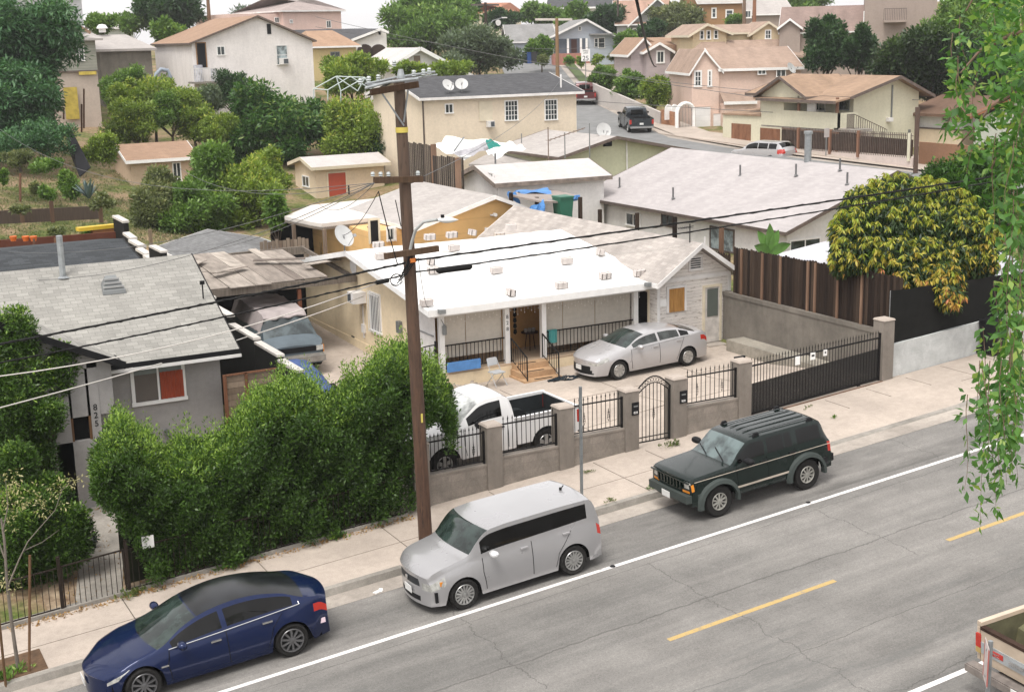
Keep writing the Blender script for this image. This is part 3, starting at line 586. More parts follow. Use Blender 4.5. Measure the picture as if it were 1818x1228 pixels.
# solar lantern by the path
p = onroad(168,962,.3); z = ground(p[0],p[1]); r = thing('garden_lantern','small black garden lantern standing beside the path','lantern',(p[0],p[1],z)); mb = MB(); mb.cyl((0,0,0),.025,.22,8); mb.build('stake',BLACK,r); mb = MB(); mb.cyl((0,0,.22),.055,.16,8); mb.build('lamp_glass',PANEL,r); mb = MB(); mb.cyl((0,0,.38),.075,.03,10,r2=.03)
for a in range(4): mb.box(.05*math.cos(a*1.57)-.008,.05*math.cos(a*1.57)+.008,.05*math.sin(a*1.57)-.008,.05*math.sin(a*1.57)+.008,.22,.38)
mb.box(-.065,.065,-.065,.065,.2,.22); mb.build('cage',BLACK,r)
# ------------------------------------------------------------------ utility pole
PY_ = 26.75; pb = onroad(756,962,.15); px_ = pb[0]; PY_ = pb[1]; zb = gz(px_)
m,n,b = nm('creosote_wood'); v = vmap(n,False,(6,6,.5)); gr = noise(n,v,3,6,.7); c = mixc(n,ramp(n,gr,(.3,0.),(.7,1.)),(.035,.018,.011,1),(.115,.058,.033,1))
tcz = nd(n,'SeparateXYZ'); tco = nd(n,'TexCoord'); L(n,tco.outputs['Object'],tcz.inputs[0]); c = mixc(n,ramp(n,math_(n,'DIVIDE',tcz.outputs[2],11.),(0,0.),(.16,0.),(.55,.25),(1.,.8)),c,(.11,.08,.06,1)); blk = noise(n,vmap(n,False,(9,9,.9)),1.6,5,.75); c = mixc(n,ramp(n,blk,(.55,0.),(.66,.85)),c,(.02,.012,.008,1)); L(n,c,b.inputs['Base Color']); b.inputs['Roughness'].default_value = .9; POLEM = m
ARM = planks('crossarm_wood',(.06,.035,.022),(.11,.07,.045)); r = thing('utility_pole','tall brown wooden utility pole with three crossarms on the sidewalk','utility pole',(px_,PY_,zb)); P0 = np.array([px_,PY_,zb])
tp = atY(708,140,PY_); lean = tp-P0; mb = MB(); pts = [lean*(i/10)*np.array([1,1,1]) for i in range(11)]; mb.tube(pts,.158,16,.118); mb.build('pole',POLEM,r,smooth=60)
def onp(px,py,dy=0.): return atY(px,py,PY_+dy)-P0
for (a,b_),dy,lab in ((((658,164),(742,150)),-.16,0),(((664,320),(750,318)),-.16,1),(((683,455),(778,441)),-.18,2)):
    A,B = onp(*a,dy),onp(*b_,dy); mb = MB(); mb.beam(A,B,.1,.13); k = mb.build('crossarm',ARM,r)
    mb = MB(); M_ = (A+B)/2
    for sg in (.2,.8): Q = A+(B-A)*sg; T = pts[0]+lean*((Q[2]-.75)/lean[2]) if lab < 2 else None; mb.beam(Q,(T[0],T[1]-.13,T[2]),.012,.035) if lab < 1 else None
    if mb.v: mb.build('brace',GALV,r)
mb = MB()   # insulators and switches on top
POR = flat('insulator_porcelain',(.42,.45,.45),.25,var=.2)
for (x,y) in ((640,150),(655,146),(672,143),(700,118),(735,135),(752,133),(762,131)):
    q = onp(x,y,-.16); mb = MB(); mb.lathe([(0,.12),(.03,.12),(.05,.09),(.03,.07),(.055,.045),(.03,.02),(.05,0),(0,0)],tuple(q),10); mb.build('insulator',POR,r,smooth=40)
for x in (662,676,690,742): q = onp(x,314 if x < 700 else 312,-.16); mb = MB(); mb.lathe([(0,.1),(.03,.1),(.05,.06),(.03,.04),(.05,.02),(0,0)],tuple(q),10); mb.build('insulator',POR,r,smooth=40)
mb = MB(); mb.tube([onp(648,157,-.3),onp(690,146,-.3),onp(742,140,-.3)],.03,8); mb.tube([onp(648,150,.15),onp(705,138,.15),onp(772,128,.15)],.03,8); mb.tube([onp(652,152,-.1),onp(776,133,-.1)],.022,8); mb.cyl(tuple(onp(712,142,0)),.1,.22,12,r2=.05); mb.build('switch_gear',GALV,r,smooth=50)
mb = MB(); mb.tube([onp(727,450,-.15),onp(731,430,-.2),onp(738,408,-.35),onp(752,394,-.55),onp(776,390,-.8)],.035,8); mb.build('lamp_arm',flat('grey_arm_paint',(.36,.37,.36),.5),r,smooth=60)
h0 = onp(776,391,-.8); mb = MB(); mb.grid([[(h0[0]+.5*t,h0[1]-.02+.1*math.sin(a)*math.sin(math.pi*min(1,t*.9+.1)),h0[2]+.065*math.cos(a)*math.sin(math.pi*min(1,t*.9+.1))-.03*t) for a in np.linspace(0,2*math.pi,13)] for t in np.linspace(0,1,8)]); lh = mb.build('lamp_head',flat('lamp_head_paint',(.66,.67,.66),.4),r,smooth=60); mb = MB(); mb.cyl((h0[0]+.12,h0[1]-.02,h0[2]+.05),.04,.06,10); mb.build('photocell',BLACK,lh)
for (px,py),col,hh,nme in (((713,231),(.62,.5,.1),.1,'yellow_band'),):
    q = onp(px,py); t = q[2]/lean[2]; c_ = lean*t; mb = MB(); mb.cyl((c_[0],c_[1],c_[2]-.05),.134,.11,16); mb.build(nme,flat('yellow_tape',col,.6),r,smooth=60)
q = onp(733,462,-.17); mb = MB(); mb.box(q[0]-.075,q[0]+.075,q[1]-.02,q[1],q[2]-.045,q[2]+.045); mb.build('orange_tag',flat('orange_tag',(.7,.2,.03),.6),r)
q = onp(749,742,-.155); mb = MB(); mb.box(q[0]-.02,q[0]+.02,q[1]-.012,q[1]+.01,q[2]-.1,q[2]+.1); mb.build('yellow_tag',flat('yellow_tag',(.6,.5,.1),.6),r)
q = onp(738,460,.05); mb = MB()
for k in range(5): mb.tube([onp(728+k*2,445+k*5,-.17),onp(722,470+k*4,-.2),onp(716-k*3,480+k*6,-.17)],.012,5)
mb.build('cable_brackets',BLACK,r)
# sign post
p = onroad(1033,900,.15); r0 = MB(); top = atY(1033,693,p[1])[2]-p[2]; z0 = gz(p[0]); r0.box(-.028,.028,-.028,.028,-.1,top); r0.box(-.006,.006,-.034,.034,.3,top-.03)
o = r0.build('sign_post',GALV); o.location = (p[0],p[1],z0); tag(o,'bare square galvanised metal post on the sidewalk near the kerb','sign post')
# cables: real sagging lines between the pole and the neighbouring spans
CAB = flat('black_cable',(.012,.012,.012),.6); CABW = flat('pale_cable',(.55,.52,.48),.6); CABG = flat('grey_cable',(.12,.12,.12),.6)
def span(A,B,sag,n=14): return [np.array(A)*(1-t)+np.array(B)*t-np.array([0,0,sag*4*t*(1-t)]) for t in np.linspace(0,1,n)]
def cable(name,A,B,rad,mat,lab,sag=.15,cat='cable',group='cables on the utility pole',twist=0):
    pts = span(A,B,sag,24 if twist else 14); mb = MB(); mb.tube(pts,rad,6)
    if twist:
        P2 = [p+np.array([0,rad*1.1*math.sin(i*1.7),rad*1.1*math.cos(i*1.7)]) for i,p in enumerate(span(A,B,sag,90))]; mb.tube(P2,rad*.6,4)
    return tag(mb.build(name,mat,smooth=180),lab,cat,group)
Yp = PY_-.2
def ext(a,b_,ya,yb,k=1.25):   # prolong a span past the frame's edge
    A,B = atY(*a,ya),atY(*b_,yb); return A,A+(B-A)*k
A,B = ext((738,462),(1818,303),Yp,Yp); cable('telephone_cable',A,B,.022,CAB,'upper thick black cable running right from the pole',.05,twist=1)
A,B = ext((738,483),(1818,308),Yp,Yp-.4); cable('telephone_cable',A,B,.017,CAB,'lower thick black cable with a splice case right of the pole',.12,twist=1)
A,B = ext((720,467),(0,608),Yp,Yp,1.3); cable('telephone_cable',A,B,.022,CAB,'upper thick black cable running left from the pole',.04,twist=1)
A,B = ext((722,487),(0,637),Yp,Yp,1.3); cable('telephone_cable',A,B,.016,CAB,'lower black cable running left from the pole',.1,twist=1)
a_,b__ = atY(775,481,Yp-.03),atY(838,473,Yp-.05); mb = MB(); mb.tube([a_,a_*.93+b__*.07,a_*.07+b__*.93,b__],[.03,.07,.07,.03],12); tag(mb.build('splice_case',CAB,smooth=40),'black cylindrical cable splice case hanging right of the pole','splice case')
mb = MB(); a_,b__ = atY(668,502,Yp),atY(690,497,Yp); mb.tube([a_,b__],.05,8); tag(mb.build('splice_case',CAB,smooth=40),'short black cable splice left of the pole','splice case')
mb = MB(); cq = atY(703,497,Yp-.02); mb.tube([cq+np.array([.13*math.cos(a),0,.13*math.sin(a)]) for a in np.linspace(0,6.28,16)],.01,5); mb.tube([cq+np.array([.15*math.cos(a)+.03,.02,.12*math.sin(a)]) for a in np.linspace(0,6.28,16)],.008,5); tag(mb.build('cable_loop',CAB,smooth=180),'small coiled loop of black cable left of the pole','cable loop')
# ------------------------------------------------------------------ house building kit (local frame: u right, v away, z up; origin on the ground at the front left wall corner)
def mp(axis):
    return (lambda a,b_,z: (a,b_,z)) if axis == 'u' else (lambda a,b_,z: (b_,a,z))
def gable(r,A,B,zb,ze,zr,axis='u',rb=None,oe=.4,og=.35,wall=None,roof=None,trim=None,th=.12,a0=0.,b0=0.,fas=.16,under=None,rname='roof',wname='wall',nowall=False,zeb=None):
    """ridge along a (length A); B across; rb ridge position across"""
    f = mp(axis); rb = B/2 if rb is None else rb; zeb = ze if zeb is None else zeb
    P = lambda a,b_,z: f(a0+a,b0+b_,z)
    if not nowall:
        mb = MB(); pr = [P(0,0,zb),P(0,B,zb),P(0,B,zeb),P(0,rb,zr),P(0,0,ze)]; q = np.array(P(A,0,0))-np.array(P(0,0,0)); mb.slab(pr,up=q,rnd=.5); mb.build(wname,wall,r)
    s1 = (zr-ze)/rb; s2 = (zr-zeb)/(B-rb)
    mb = MB(); t = th
    z1 = ze-oe*s1+.03; z2 = zeb-oe*s2+.03; zt = zr+.03
    for (ba,za,bb,zb2) in ((-oe,z1,rb,zt),(B+oe,z2,rb,zt)):
        mb.slab([P(-og,ba,za+t),P(A+og,ba,za+t),P(A+og,bb,zb2+t),P(-og,bb,zb2+t)],up=(0,0,-t+.01),rnd=.5)
    ro = mb.build(rname,roof,r)
    if trim is not None:
        mb = MB(); w_ = .03
        for a in (-og,A+og):
            s = -1 if a < 0 else 1
            for (ba,za) in ((-oe,z1),(B+oe,z2)):
                aa,ab = (a-w_,a) if s < 0 else (a,a+w_)
                mb.hexa([P(aa,ba,za+t-fas),P(ab,ba,za+t-fas),P(ab,rb,zt+t-fas),P(aa,rb,zt+t-fas),P(aa,ba,za+t+.015),P(ab,ba,za+t+.015),P(ab,rb,zt+t+.015),P(aa,rb,zt+t+.015)])
        for ba,za,s in ((-oe,z1,-1),(B+oe,z2,1)):
            lo,hi = (ba-w_,ba) if s < 0 else (ba,ba+w_); p,q = P(-og,lo,za+t-fas),P(A+og,hi,za+t+.0)
            mb.box(min(p[0],q[0]),max(p[0],q[0]),min(p[1],q[1]),max(p[1],q[1]),p[2],q[2])
        mb.build('fascia',trim,r)
    return ro
def hip(r,W,D,zb,ze,zr,wall,roof,trim,oe=.4,hx=None,th=.14,u0=0.,v0=0.):
    mb = MB(); mb.box(u0,u0+W,v0,v0+D,zb,ze,.5); mb.build('wall',wall,r)
    hx = D/2 if hx is None else hx; e = [(u0-oe,v0-oe,ze),(u0+W+oe,v0-oe,ze),(u0+W+oe,v0+D+oe,ze),(u0-oe,v0+D+oe,ze)]; R1 = (u0+hx,v0+D/2,zr); R2 = (u0+W-hx,v0+D/2,zr)
    mb = MB(); V = e+[R1,R2]+[(p[0],p[1],p[2]-th) for p in e]; mb._add(V,[(0,1,5,4),(1,2,5),(2,3,4,5),(3,0,4),(6,7,1,0),(7,8,2,1),(8,9,3,2),(9,6,0,3),(9,8,7,6)],.5); mb.build('roof',roof,r)
    if trim is not None:
        mb = MB(); mb.box(u0-oe-.03,u0+W+oe+.03,v0-oe-.03,v0-oe,ze-th-.02,ze+.0); mb.box(u0-oe-.03,u0-oe,v0-oe,v0+D+oe,ze-th-.02,ze); mb.box(u0+W+oe,u0+W+oe+.03,v0-oe,v0+D+oe,ze-th-.02,ze); mb.build('fascia',trim,r)
def wbx(mb,face,p0,a0,a1,z0,z1,o0,o1,rnd=None):
    if a0 > a1: a0,a1 = a1,a0
    if z0 > z1: z0,z1 = z1,z0
    if face == 'f': mb.box(a0,a1,p0-o1,p0-o0,z0,z1,rnd)
    elif face == 'l': mb.box(p0-o1,p0-o0,a0,a1,z0,z1,rnd)
    else: mb.box(p0+o0,p0+o1,a0,a1,z0,z1,rnd)
def pq(F,face,p0,px,py):
    q = F.onv(px,py,p0) if face == 'f' else F.onu(px,py,p0); return (q[0],q[2]) if face == 'f' else (q[1],q[2])
def window(r,F,box,face='f',p0=0.,kind='slide',fr=None,pane=None,fw=.07,name='window',loc=None,depth=.05):
    if loc: a0,a1,z0,z1 = loc
    else:
        (a0,z1),(a1,z0) = pq(F,face,p0,box[0],box[1]),pq(F,face,p0,box[2],box[3])
        # the box's edges were read at its top left and bottom right; take heights at the middle column
        am = (box[0]+box[2])/2; z1 = pq(F,face,p0,am,box[1])[1]; z0 = pq(F,face,p0,am,box[3])[1]
    if a0 > a1: a0,a1 = a1,a0
    fr = fr or WHITE; pane = pane or PANE; mb = MB(); d = depth
    wbx(mb,face,p0,a0,a1,z1-fw,z1,0,d); wbx(mb,face,p0,a0-.02,a1+.02,z0,z0+fw,0,d+.03); wbx(mb,face,p0,a0,a0+fw,z0+fw,z1-fw,0,d); wbx(mb,face,p0,a1-fw,a1,z0+fw,z1-fw,0,d)
    n_,m_ = {'slide': (2,1),'single': (1,1),'hung': (1,2),'grid': (4,4),'three': (3,1),'bars': (1,1),'gridh': (3,2)}[kind] if isinstance(kind,str) else kind
    for i in range(1,n_): x = a0+fw+(a1-a0-2*fw)*i/n_; w_ = .025 if n_ < 4 else .015; wbx(mb,face,p0,x-w_,x+w_,z0+fw,z1-fw,.0,d*.7)
    for i in range(1,m_): z = z0+fw+(z1-z0-2*fw)*i/m_; w_ = .02 if m_ < 4 else .014; wbx(mb,face,p0,a0+fw,a1-fw,z-w_,z+w_,.0,d*.65)
    o = mb.build(name,fr,r); mb = MB(); wbx(mb,face,p0,a0+fw*.5,a1-fw*.5,z0+fw*.5,z1-fw*.5,.0,d*.4); mb.build('pane',pane,o)
    if kind == 'bars':
        mb = MB(); k = max(3,int((a1-a0)/.13))
        for i in range(k+1): x = a0+(a1-a0)*i/k; wbx(mb,face,p0,x-.01,x+.01,z0-.02,z1+.02,d+.05,d+.07)
        for z in (z0+.08,z1-.08): wbx(mb,face,p0,a0,a1,z-.01,z+.01,d+.05,d+.07)
        mb.build('window_bars',WHITE,o)
    return o
def panel(r,F,box,face='f',p0=0.,mat=None,name='door',d=.04,frame=None,loc=None):
    if loc: a0,a1,z0,z1 = loc
    else:
        am = (box[0]+box[2])/2; a0 = pq(F,face,p0,box[0],(box[1]+box[3])/2)[0]; a1 = pq(F,face,p0,box[2],(box[1]+box[3])/2)[0]; z1 = pq(F,face,p0,am,box[1])[1]; z0 = pq(F,face,p0,am,box[3])[1]
    mb = MB(); wbx(mb,face,p0,a0,a1,z0,z1,0,d); o = mb.build(name,mat,r)
    if frame:
        mb = MB()
        for (b0,b1,c0,c1) in ((a0-.08,a0,z0,z1+.08),(a1,a1+.08,z0,z1+.08),(a0,a1,z1,z1+.08)): wbx(mb,face,p0,b0,b1,c0,c1,0,d+.03)
        mb.build('frame',frame,o)
    return o,(min(a0,a1),max(a0,a1),z0,z1)
def place(px,py,d,deg=0.,zb=None,below=0.):
    P = atD(px,py,d); z = ground(P[0],P[1]) if zb is None else zb
    return Fr((P[0],P[1],z-below),deg),P[2]-z+below
def roofpipes(r,F,pts,plane,mat=None,h=.5,rad=.045,name='vent_pipe'):
    """plane: function (u,v)->z of the roof surface"""
    for (px,py) in pts:
        best = None
        for zz in np.linspace(0,9,181):
            q = F.onz(px,py,zz)
            e = abs(plane(q[0],q[1])-zz)
            if best is None or e < best[0]: best = (e,q)
        q = best[1]; mb = MB(); mb.cyl((q[0],q[1],q[2]-.1),rad,h+.1,10); mb.cyl((q[0],q[1],q[2]-.02),rad*2.4,.05,10,r2=rad*1.2); mb.build(name,mat or flat('vent_pipe_metal',(.12,.12,.12),.6),r)
def dish(mb_parent,loc,yaw,rad=.32,pole=.5,tilt=45):
    """a satellite dish as a thing of its own on a roof"""
    r = mb_parent; mb = MB(); T = Matrix.Translation(Vector((0,0,pole)))@Matrix.Rotation(yaw,4,'Z')@Matrix.Rotation(math.radians(90-tilt),4,'X')
    mb.T = T; mb.lathe([(0,-.06),(rad*.5,-.045),(rad*.85,-.01),(rad,.02),(rad,.03),(rad*.8,.005),(rad*.45,-.03),(0,-.045)],n=20); o = mb.build('reflector',flat('dish_grey',(.5,.5,.49),.5),r,smooth=50)
    mb = MB(); mb.T = T; mb.tube([(0,-rad*.9,0),(0,-rad*.5,rad*1.1)],.015,6); mb.box(-.06,.06,-rad*.5-.05,-rad*.5+.05,rad*1.05,rad*1.2); mb.build('feed_arm',flat('dish_arm',(.3,.3,.3),.6),r); mb = MB(); mb.tube([(0,0,0),(0,0,pole)],.025,8); mb.build('mast',GREYM,r)
def acunit(r,F,px,py,face='f',p0=0.,w_=.6,h=.42,d=.35):
    a,z = pq(F,face,p0,px,py); mb = MB(); wbx(mb,face,p0,a-w_/2,a+w_/2,z-h/2,z+h/2,0,d); o = mb.build('air_conditioner',WTRIM,r); mb = MB(); wbx(mb,face,p0,a-w_*.1,a+w_*.42,z-h*.38,z+h*.38,d,d+.012); mb.build('grille',flat('ac_grille',(.07,.08,.09),.6),o)
# ================================================================== the white-roofed house (front, centre)
F = Fr((17.75,38.35,1.15),0.); YW = stucco('yellow_stucco',(.76,.63,.44),var=.08,grime=.12); LT = stucco('beige_porch_wall',(.50,.42,.32),var=.1)
r = H828 = thing('house','cream house with bright white roof, porch with roller blinds and front steps','house',F.o)
W_ = 7.95; D_ = 12.6; RIDGE = 44.6-38.35; zE = 3.83-1.15; zR = 4.92-1.15; WROOF = flat('white_coated_roof',(.80,.79,.77),.8,var=.22,scale=.9)
v2 = 1.75
mb = MB(); mb.slab([(0,v2,-.4),(0,D_,-.4),(0,D_,2.62),(0,RIDGE,zR),(0,v2,zE+.2)],up=(W_,0,0),rnd=.5); mb.build('wall',YW,r)
ev = -.62; zf = lambda v: zE+.06+(zR-zE-.06)*(v-ev)/(RIDGE-ev); zbk = lambda v: zR-(zR-2.5)*(v-RIDGE)/(D_+.4-RIDGE)
mb = MB(); g = []
for v in np.linspace(ev,RIDGE,16):
    g.append([(u,v,zf(v)+.02+(.03*math.sin(v*2.1)*math.sin(u*1.1)+.012*math.sin(u*7+v*3))*(v > ev+.3)) for u in np.linspace(-.5,W_+.35,34)])
for v in np.linspace(RIDGE+.4,D_+.4,12): g.append([(u,v,zbk(v)+.02) for u in np.linspace(-.5,W_+.35,34)])
g2 = [[(p[0],p[1],p[2]-.09) for p in row] for row in g]; mb.grid(g); mb.grid(g2,rev=True)
for col in (0,-1): mb.grid([[row[col] for row in g],[row[col] for row in g2]])
for row in (0,-1): mb.grid([g[row],g2[row]])
roof828 = mb.build('roof',WROOF,r,smooth=35)
mb = MB(); mb.box(-.53,W_+.38,ev-.04,ev,zf(ev)-.17,zf(ev)+.05)
for u in (-.53,W_+.35):
    mb.hexa([(u,ev,zf(ev)-.16),(u+.03,ev,zf(ev)-.16),(u+.03,RIDGE,zR-.16),(u,RIDGE,zR-.16),(u,ev,zf(ev)+.03),(u+.03,ev,zf(ev)+.03),(u+.03,RIDGE,zR+.03),(u,RIDGE,zR+.03)])
    mb.hexa([(u,RIDGE,zR-.16),(u+.03,RIDGE,zR-.16),(u+.03,D_+.4,2.35),(u,D_+.4,2.35),(u,RIDGE,zR+.03),(u+.03,RIDGE,zR+.03),(u+.03,D_+.4,2.53),(u,D_+.4,2.53)])
mb.build('fascia',WHITE,r)
zfl = 1.72-1.15; mb = MB(); mb.box(-.02,W_+.05,-.12,v2,-.4,zfl); mb.build('porch_floor',conc('porch_floor_concrete',(.50,.38,.27)),r)
mb = MB(); mb.box(-.02,W_+.05,-.14,-.121,-.4,zfl-.08); mb.build('porch_base',YW,r)
def ux(px,py=600,v=0.): return F.onv(px,py,v)[0]
posts = [ux(783)-.08,ux(899)-.08,ux(964)-.08,ux(1127)-.08]
mb = MB()
mb = MB(); mb.box(-.1,W_+.1,-.08,.1,zE-.28,zE-.02); mb.build('porch_beam',WHITE,r)
for i,u in enumerate(posts):
    mb = MB(); mb.box(u,u+.17,-.09,.08,zfl-.45 if i == 0 else zfl,zE-.28); mb.build('porch_post',WHITE,r)
# lattice numbers on the second post
for k,ch in enumerate('828'): text_part(ch,BLACK,r,(posts[1]+.085,-.095,zfl+1.5-k*.2),.18,(math.radians(90),0,0))
BL = stucco('roller_blind_fabric',(.50,.46,.40),var=.08,grime=.05)
def blinds(u0,u1,zb,lab):
    o = None
    for a,b_ in ((u0,(u0*.62+u1*.38) if lab else (u0*.75+u1*.25)),((u0*.62+u1*.38)+.02 if lab else (u0*.75+u1*.25)+.02,u1)) if lab else ((u0,u0*.79+u1*.21),(u0*.79+u1*.21+.02,u0*.42+u1*.58),(u0*.42+u1*.58+.02,u1)):
        mb = MB(); mb.grid([[(a+(b_-a)*t,.12+.012*math.sin(q*3.1),zE-.3-(zE-.3-zb)*q) for t in (0,.5,1)] for q in np.linspace(0,1,6)]); mb.grid([[(a+(b_-a)*t,.125+.012*math.sin(q*3.1),zE-.3-(zE-.3-zb)*q) for t in (0,.5,1)] for q in np.linspace(0,1,6)],rev=True); mb.build('roller_blind',BL,r)
blinds(posts[0]+.2,posts[1]-.02,zfl+.42,True); blinds(posts[2]+.2,posts[3]-.02,zfl+.3,False)
mb = MB(); mb.box(posts[0]+.2,posts[1],.2,v2,zfl,zfl+.001)
def rail(u0,u1,name='porch_railing'):
    mb = MB(); mb.box(u0,u1,-.02,.02,zfl+.84,zfl+.88); mb.box(u0,u1,-.012,.012,zfl+.08,zfl+.11); k = int((u1-u0)/.135)
    for i in range(1,k): x = u0+(u1-u0)*i/k; mb.box(x-.009,x+.009,-.009,.009,zfl+.1,zfl+.85)
    mb.build(name,BLACKIRON,r)
rail(posts[0]+.17,posts[1]); rail(posts[2]+.17,posts[3]); rail(posts[3]+.17,W_+1.15)
mb = MB(); mb.box(0,W_,v2-.03,v2-.001,zfl,zE); mb.build('porch_back_wall',flat('orange_porch_wall',(.43,.24,.09),.9,var=.15),r)
# front steps
su0,su1 = posts[1]+.2,posts[2]+.02; mb = MB(); nst = 3; hs_ = (zfl+.02)/nst
for i in range(nst):
    d0 = -.12-.36*(nst-i-1)-.36 if i < nst-1 else -.12-.36
    mb.box(su0-.02-.05*(nst-i-1),su1+.05*(nst-i-1),-.12-.36*(nst-i),-.12,-.2+hs_*i*.999 if i else -.3,hs_*(i+1)-.02)
mb.build('front_steps',conc('step_tile',(.48,.31,.18),var=.2),r); mb = MB()
for i in range(nst): mb.box(su0+.1+.1*(nst-i-1),su0+.75+.1*(nst-i-1),-.12-.36*(nst-i)+.05,-.12-.36*(nst-i)+.13,hs_*(i+1)-.02,hs_*(i+1)-.012)
mb.build('tread_strips',BLACK,r)
for u in (su0,su1-.02):
    mb = MB(); a = np.array([u,-.1,zfl+.84]); b_ = np.array([u,-1.16,.95]); mb.beam(a,b_,.035); mb.beam(a-np.array([0,0,.72]),b_-np.array([0,0,.72]),.02); mb.beam(b_,b_-np.array([0,0,.95]),.035); mb.beam(a,a-np.array([0,0,.8]),.03)
    for k in range(1,7): t = k/7; q = a*(1-t)+b_*t; mb.beam(q,q-np.array([0,0,.72]),.014)
    mb.build('stair_rail',BLACKIRON,r)
# side wall details (faces left)
window(r,F,(657,520,679,590),'l',0.,'bars'); acunit(r,F,645,526,'l',0.,.55,.4,.5)
mb = MB(); a,z = pq(F,'l',0.,648,590); wbx(mb,'l',0.,a,a+.05,z-.2,z+1.0,0,.05); wbx(mb,'l',0,a-.1,a+.15,z+.0,z+.3,0,.08); mb.build('conduit',WTRIM,r); mb = MB(); a,z = pq(F,'l',0.,627,600); wbx(mb,'l',0.,a-.15,a+.15,z-.08,z+.08,0,.012); mb.build('crawl_vent',BLACK,r)
mb = MB(); wbx(mb,'l',0.,0,D_,-.2,.42,0,.02); mb.build('foundation_band',YW,r)
mb = MB(); a,z = pq(F,'l',0,712,580); wbx(mb,'l',0,a-.12,a+.12,z-.2,z+.2,0,.14); mb.build('meter_box',GREYM,r)
mb = MB(); mb.box(-.02,.03,.02,v2,-.4,zfl,.5); mb.build('porch_base',YW,r); mb = MB(); mb.box(-.01,.02,.08,v2-.002,zfl+.002,zE-.2,.5); mb.build('porch_side_panel',WTRIM,r); mb = MB(); mb.tube([(-.03,.1,zfl+1.2),(-.03,1.2,zfl+1.2)],.02,6); mb.build('awning_rod',GREYM,r)
mb = MB(); mb.lathe([(0,0),(.3,0),(.3,.02),(0,.02)],(0,0,0),18,'x'); 
for v_ in mb.v: pass
q = pq(F,'l',0,628,472); mb.v = [(-.03+p[0],q[0]+p[1],q[1]+p[2]) for p in mb.v]; mb.build('gable_vent',WTRIM,r)
# chimney pipe on the white roof
plane = lambda u,v: zf(v) if v < RIDGE else zbk(v)
roofpipes(r,F,[(851,438)],plane,GALV,.85,.075,'flue_pipe')
# porch lantern and floodlight
q = F.onv(788,585,-.12); rl = MB(); rl.cyl((q[0],-.17,q[2]-.16),.07,.26,6); rl.cyl((q[0],-.17,q[2]+.1),.085,.08,6,r2=.02); rl.tube([(q[0],-.17,q[2]+.15),(q[0]-.1,-.13,q[2]+.35)],.012,5); rl.build('porch_lantern',GREYM,r)
q = F.onv(782,553,-.66); mb = MB(); mb.box(q[0]-.1,q[0]+.1,-.86,-.66,q[2]-.05,q[2]+.08); mb.build('flood_lamp',GREYM,r); q = F.onv(1148,505,-.66); mb = MB(); mb.box(q[0]-.1,q[0]+.1,-.86,-.66,q[2]-.05,q[2]+.08); mb.build('flood_lamp',GREYM,r)
# string lights under the beam
mb = MB()
for k in range(60):
    u = .1+(W_-.2)*k/60; h = .06+.2*((k*7) % 5)/5; mb.box(u-.002,u+.002,-.1,-.097,zE-.28-h,zE-.26,.5)
    mb.box(u-.012,u+.012,-.105,-.09,zE-.28-h-.02,zE-.28-h,.9)
mb.build('icicle_lights',WTRIM,r)
# cinder blocks weighing down the roof: one built, the rest copied
CB = stucco('cinder_block',(.60,.55,.52),var=.15)
def cinder():
    mb = MB(); w_,h,d = .40,.2,.2; t = .035
    for x in (-w_/2,-t/2,w_/2-t): mb.box(x,x+t,-d/2,d/2,0,h)
    mb.box(-w_/2,w_/2,-d/2,-d/2+t,0,h); mb.box(-w_/2,w_/2,d/2-t,d/2,0,h); mb.box(-w_/2+.01,w_/2-.01,-d/2+.01,d/2-.01,.05,h-.02); return mb.build('cinder_block',CB)
def onroof(px,py,F=F,plane=plane,lo=.5,hi=6):
    best = None
    for zz in np.linspace(lo,hi,260):
        q = F.onz(px,py,zz); e = abs(plane(q[0],q[1])-zz)
        if best is None or e < best[0]: best = (e,q)
    return best[1]
cb = cinder(); blks = [(672,442,'at the back left near the satellite dish'),(676,462,'left one of the pair near the left edge'),(770,487,'small dark-stained one beside the pole'),(764,472,'just right of the utility pole'),(802,424,'at the ridge right of the street lamp'),(763,428,'at the ridge under the street lamp'),(838,420,'at the ridge left of the flue pipe'),(886,424,'right of the flue pipe near the ridge'),(907,410,'at the ridge furthest right but one'),(881,487,'alone in the middle of the roof'),(1006,470,'alone in the middle right of the roof'),(1065,455,'high up by the right edge'),(1074,497,'lower right part of the roof'),(997,514,'near the eave above the steps'),(906,527,'near the eave above the left porch bay'),(1134,492,'at the right end of the eave'),(757,545,'at the left end of the eave'),(806,447,'below the ridge under the cables')]
for i,(px,py,lb) in enumerate(blks):
    q = onroof(px,py); wpt = F.wd(q); o = cb if i == 0 else cb.copy()
    if i: COL.objects.link(o)
    o.location = (wpt[0],wpt[1],wpt[2]+.06); o.rotation_euler = (.16,0,math.radians([0,4,-6,80,3,-3,85,5][i % 8])); tag(o,'cinder block on the white roof, '+lb,'cinder block','cinder blocks weighing down the white roof')
q = onroof(612,446); p = F.wd(q); rr = thing('satellite_dish','grey satellite dish on the left end of the white roof ridge','satellite dish',(p[0],p[1],p[2])); dish(rr,None,math.radians(25),.42,.55,30)
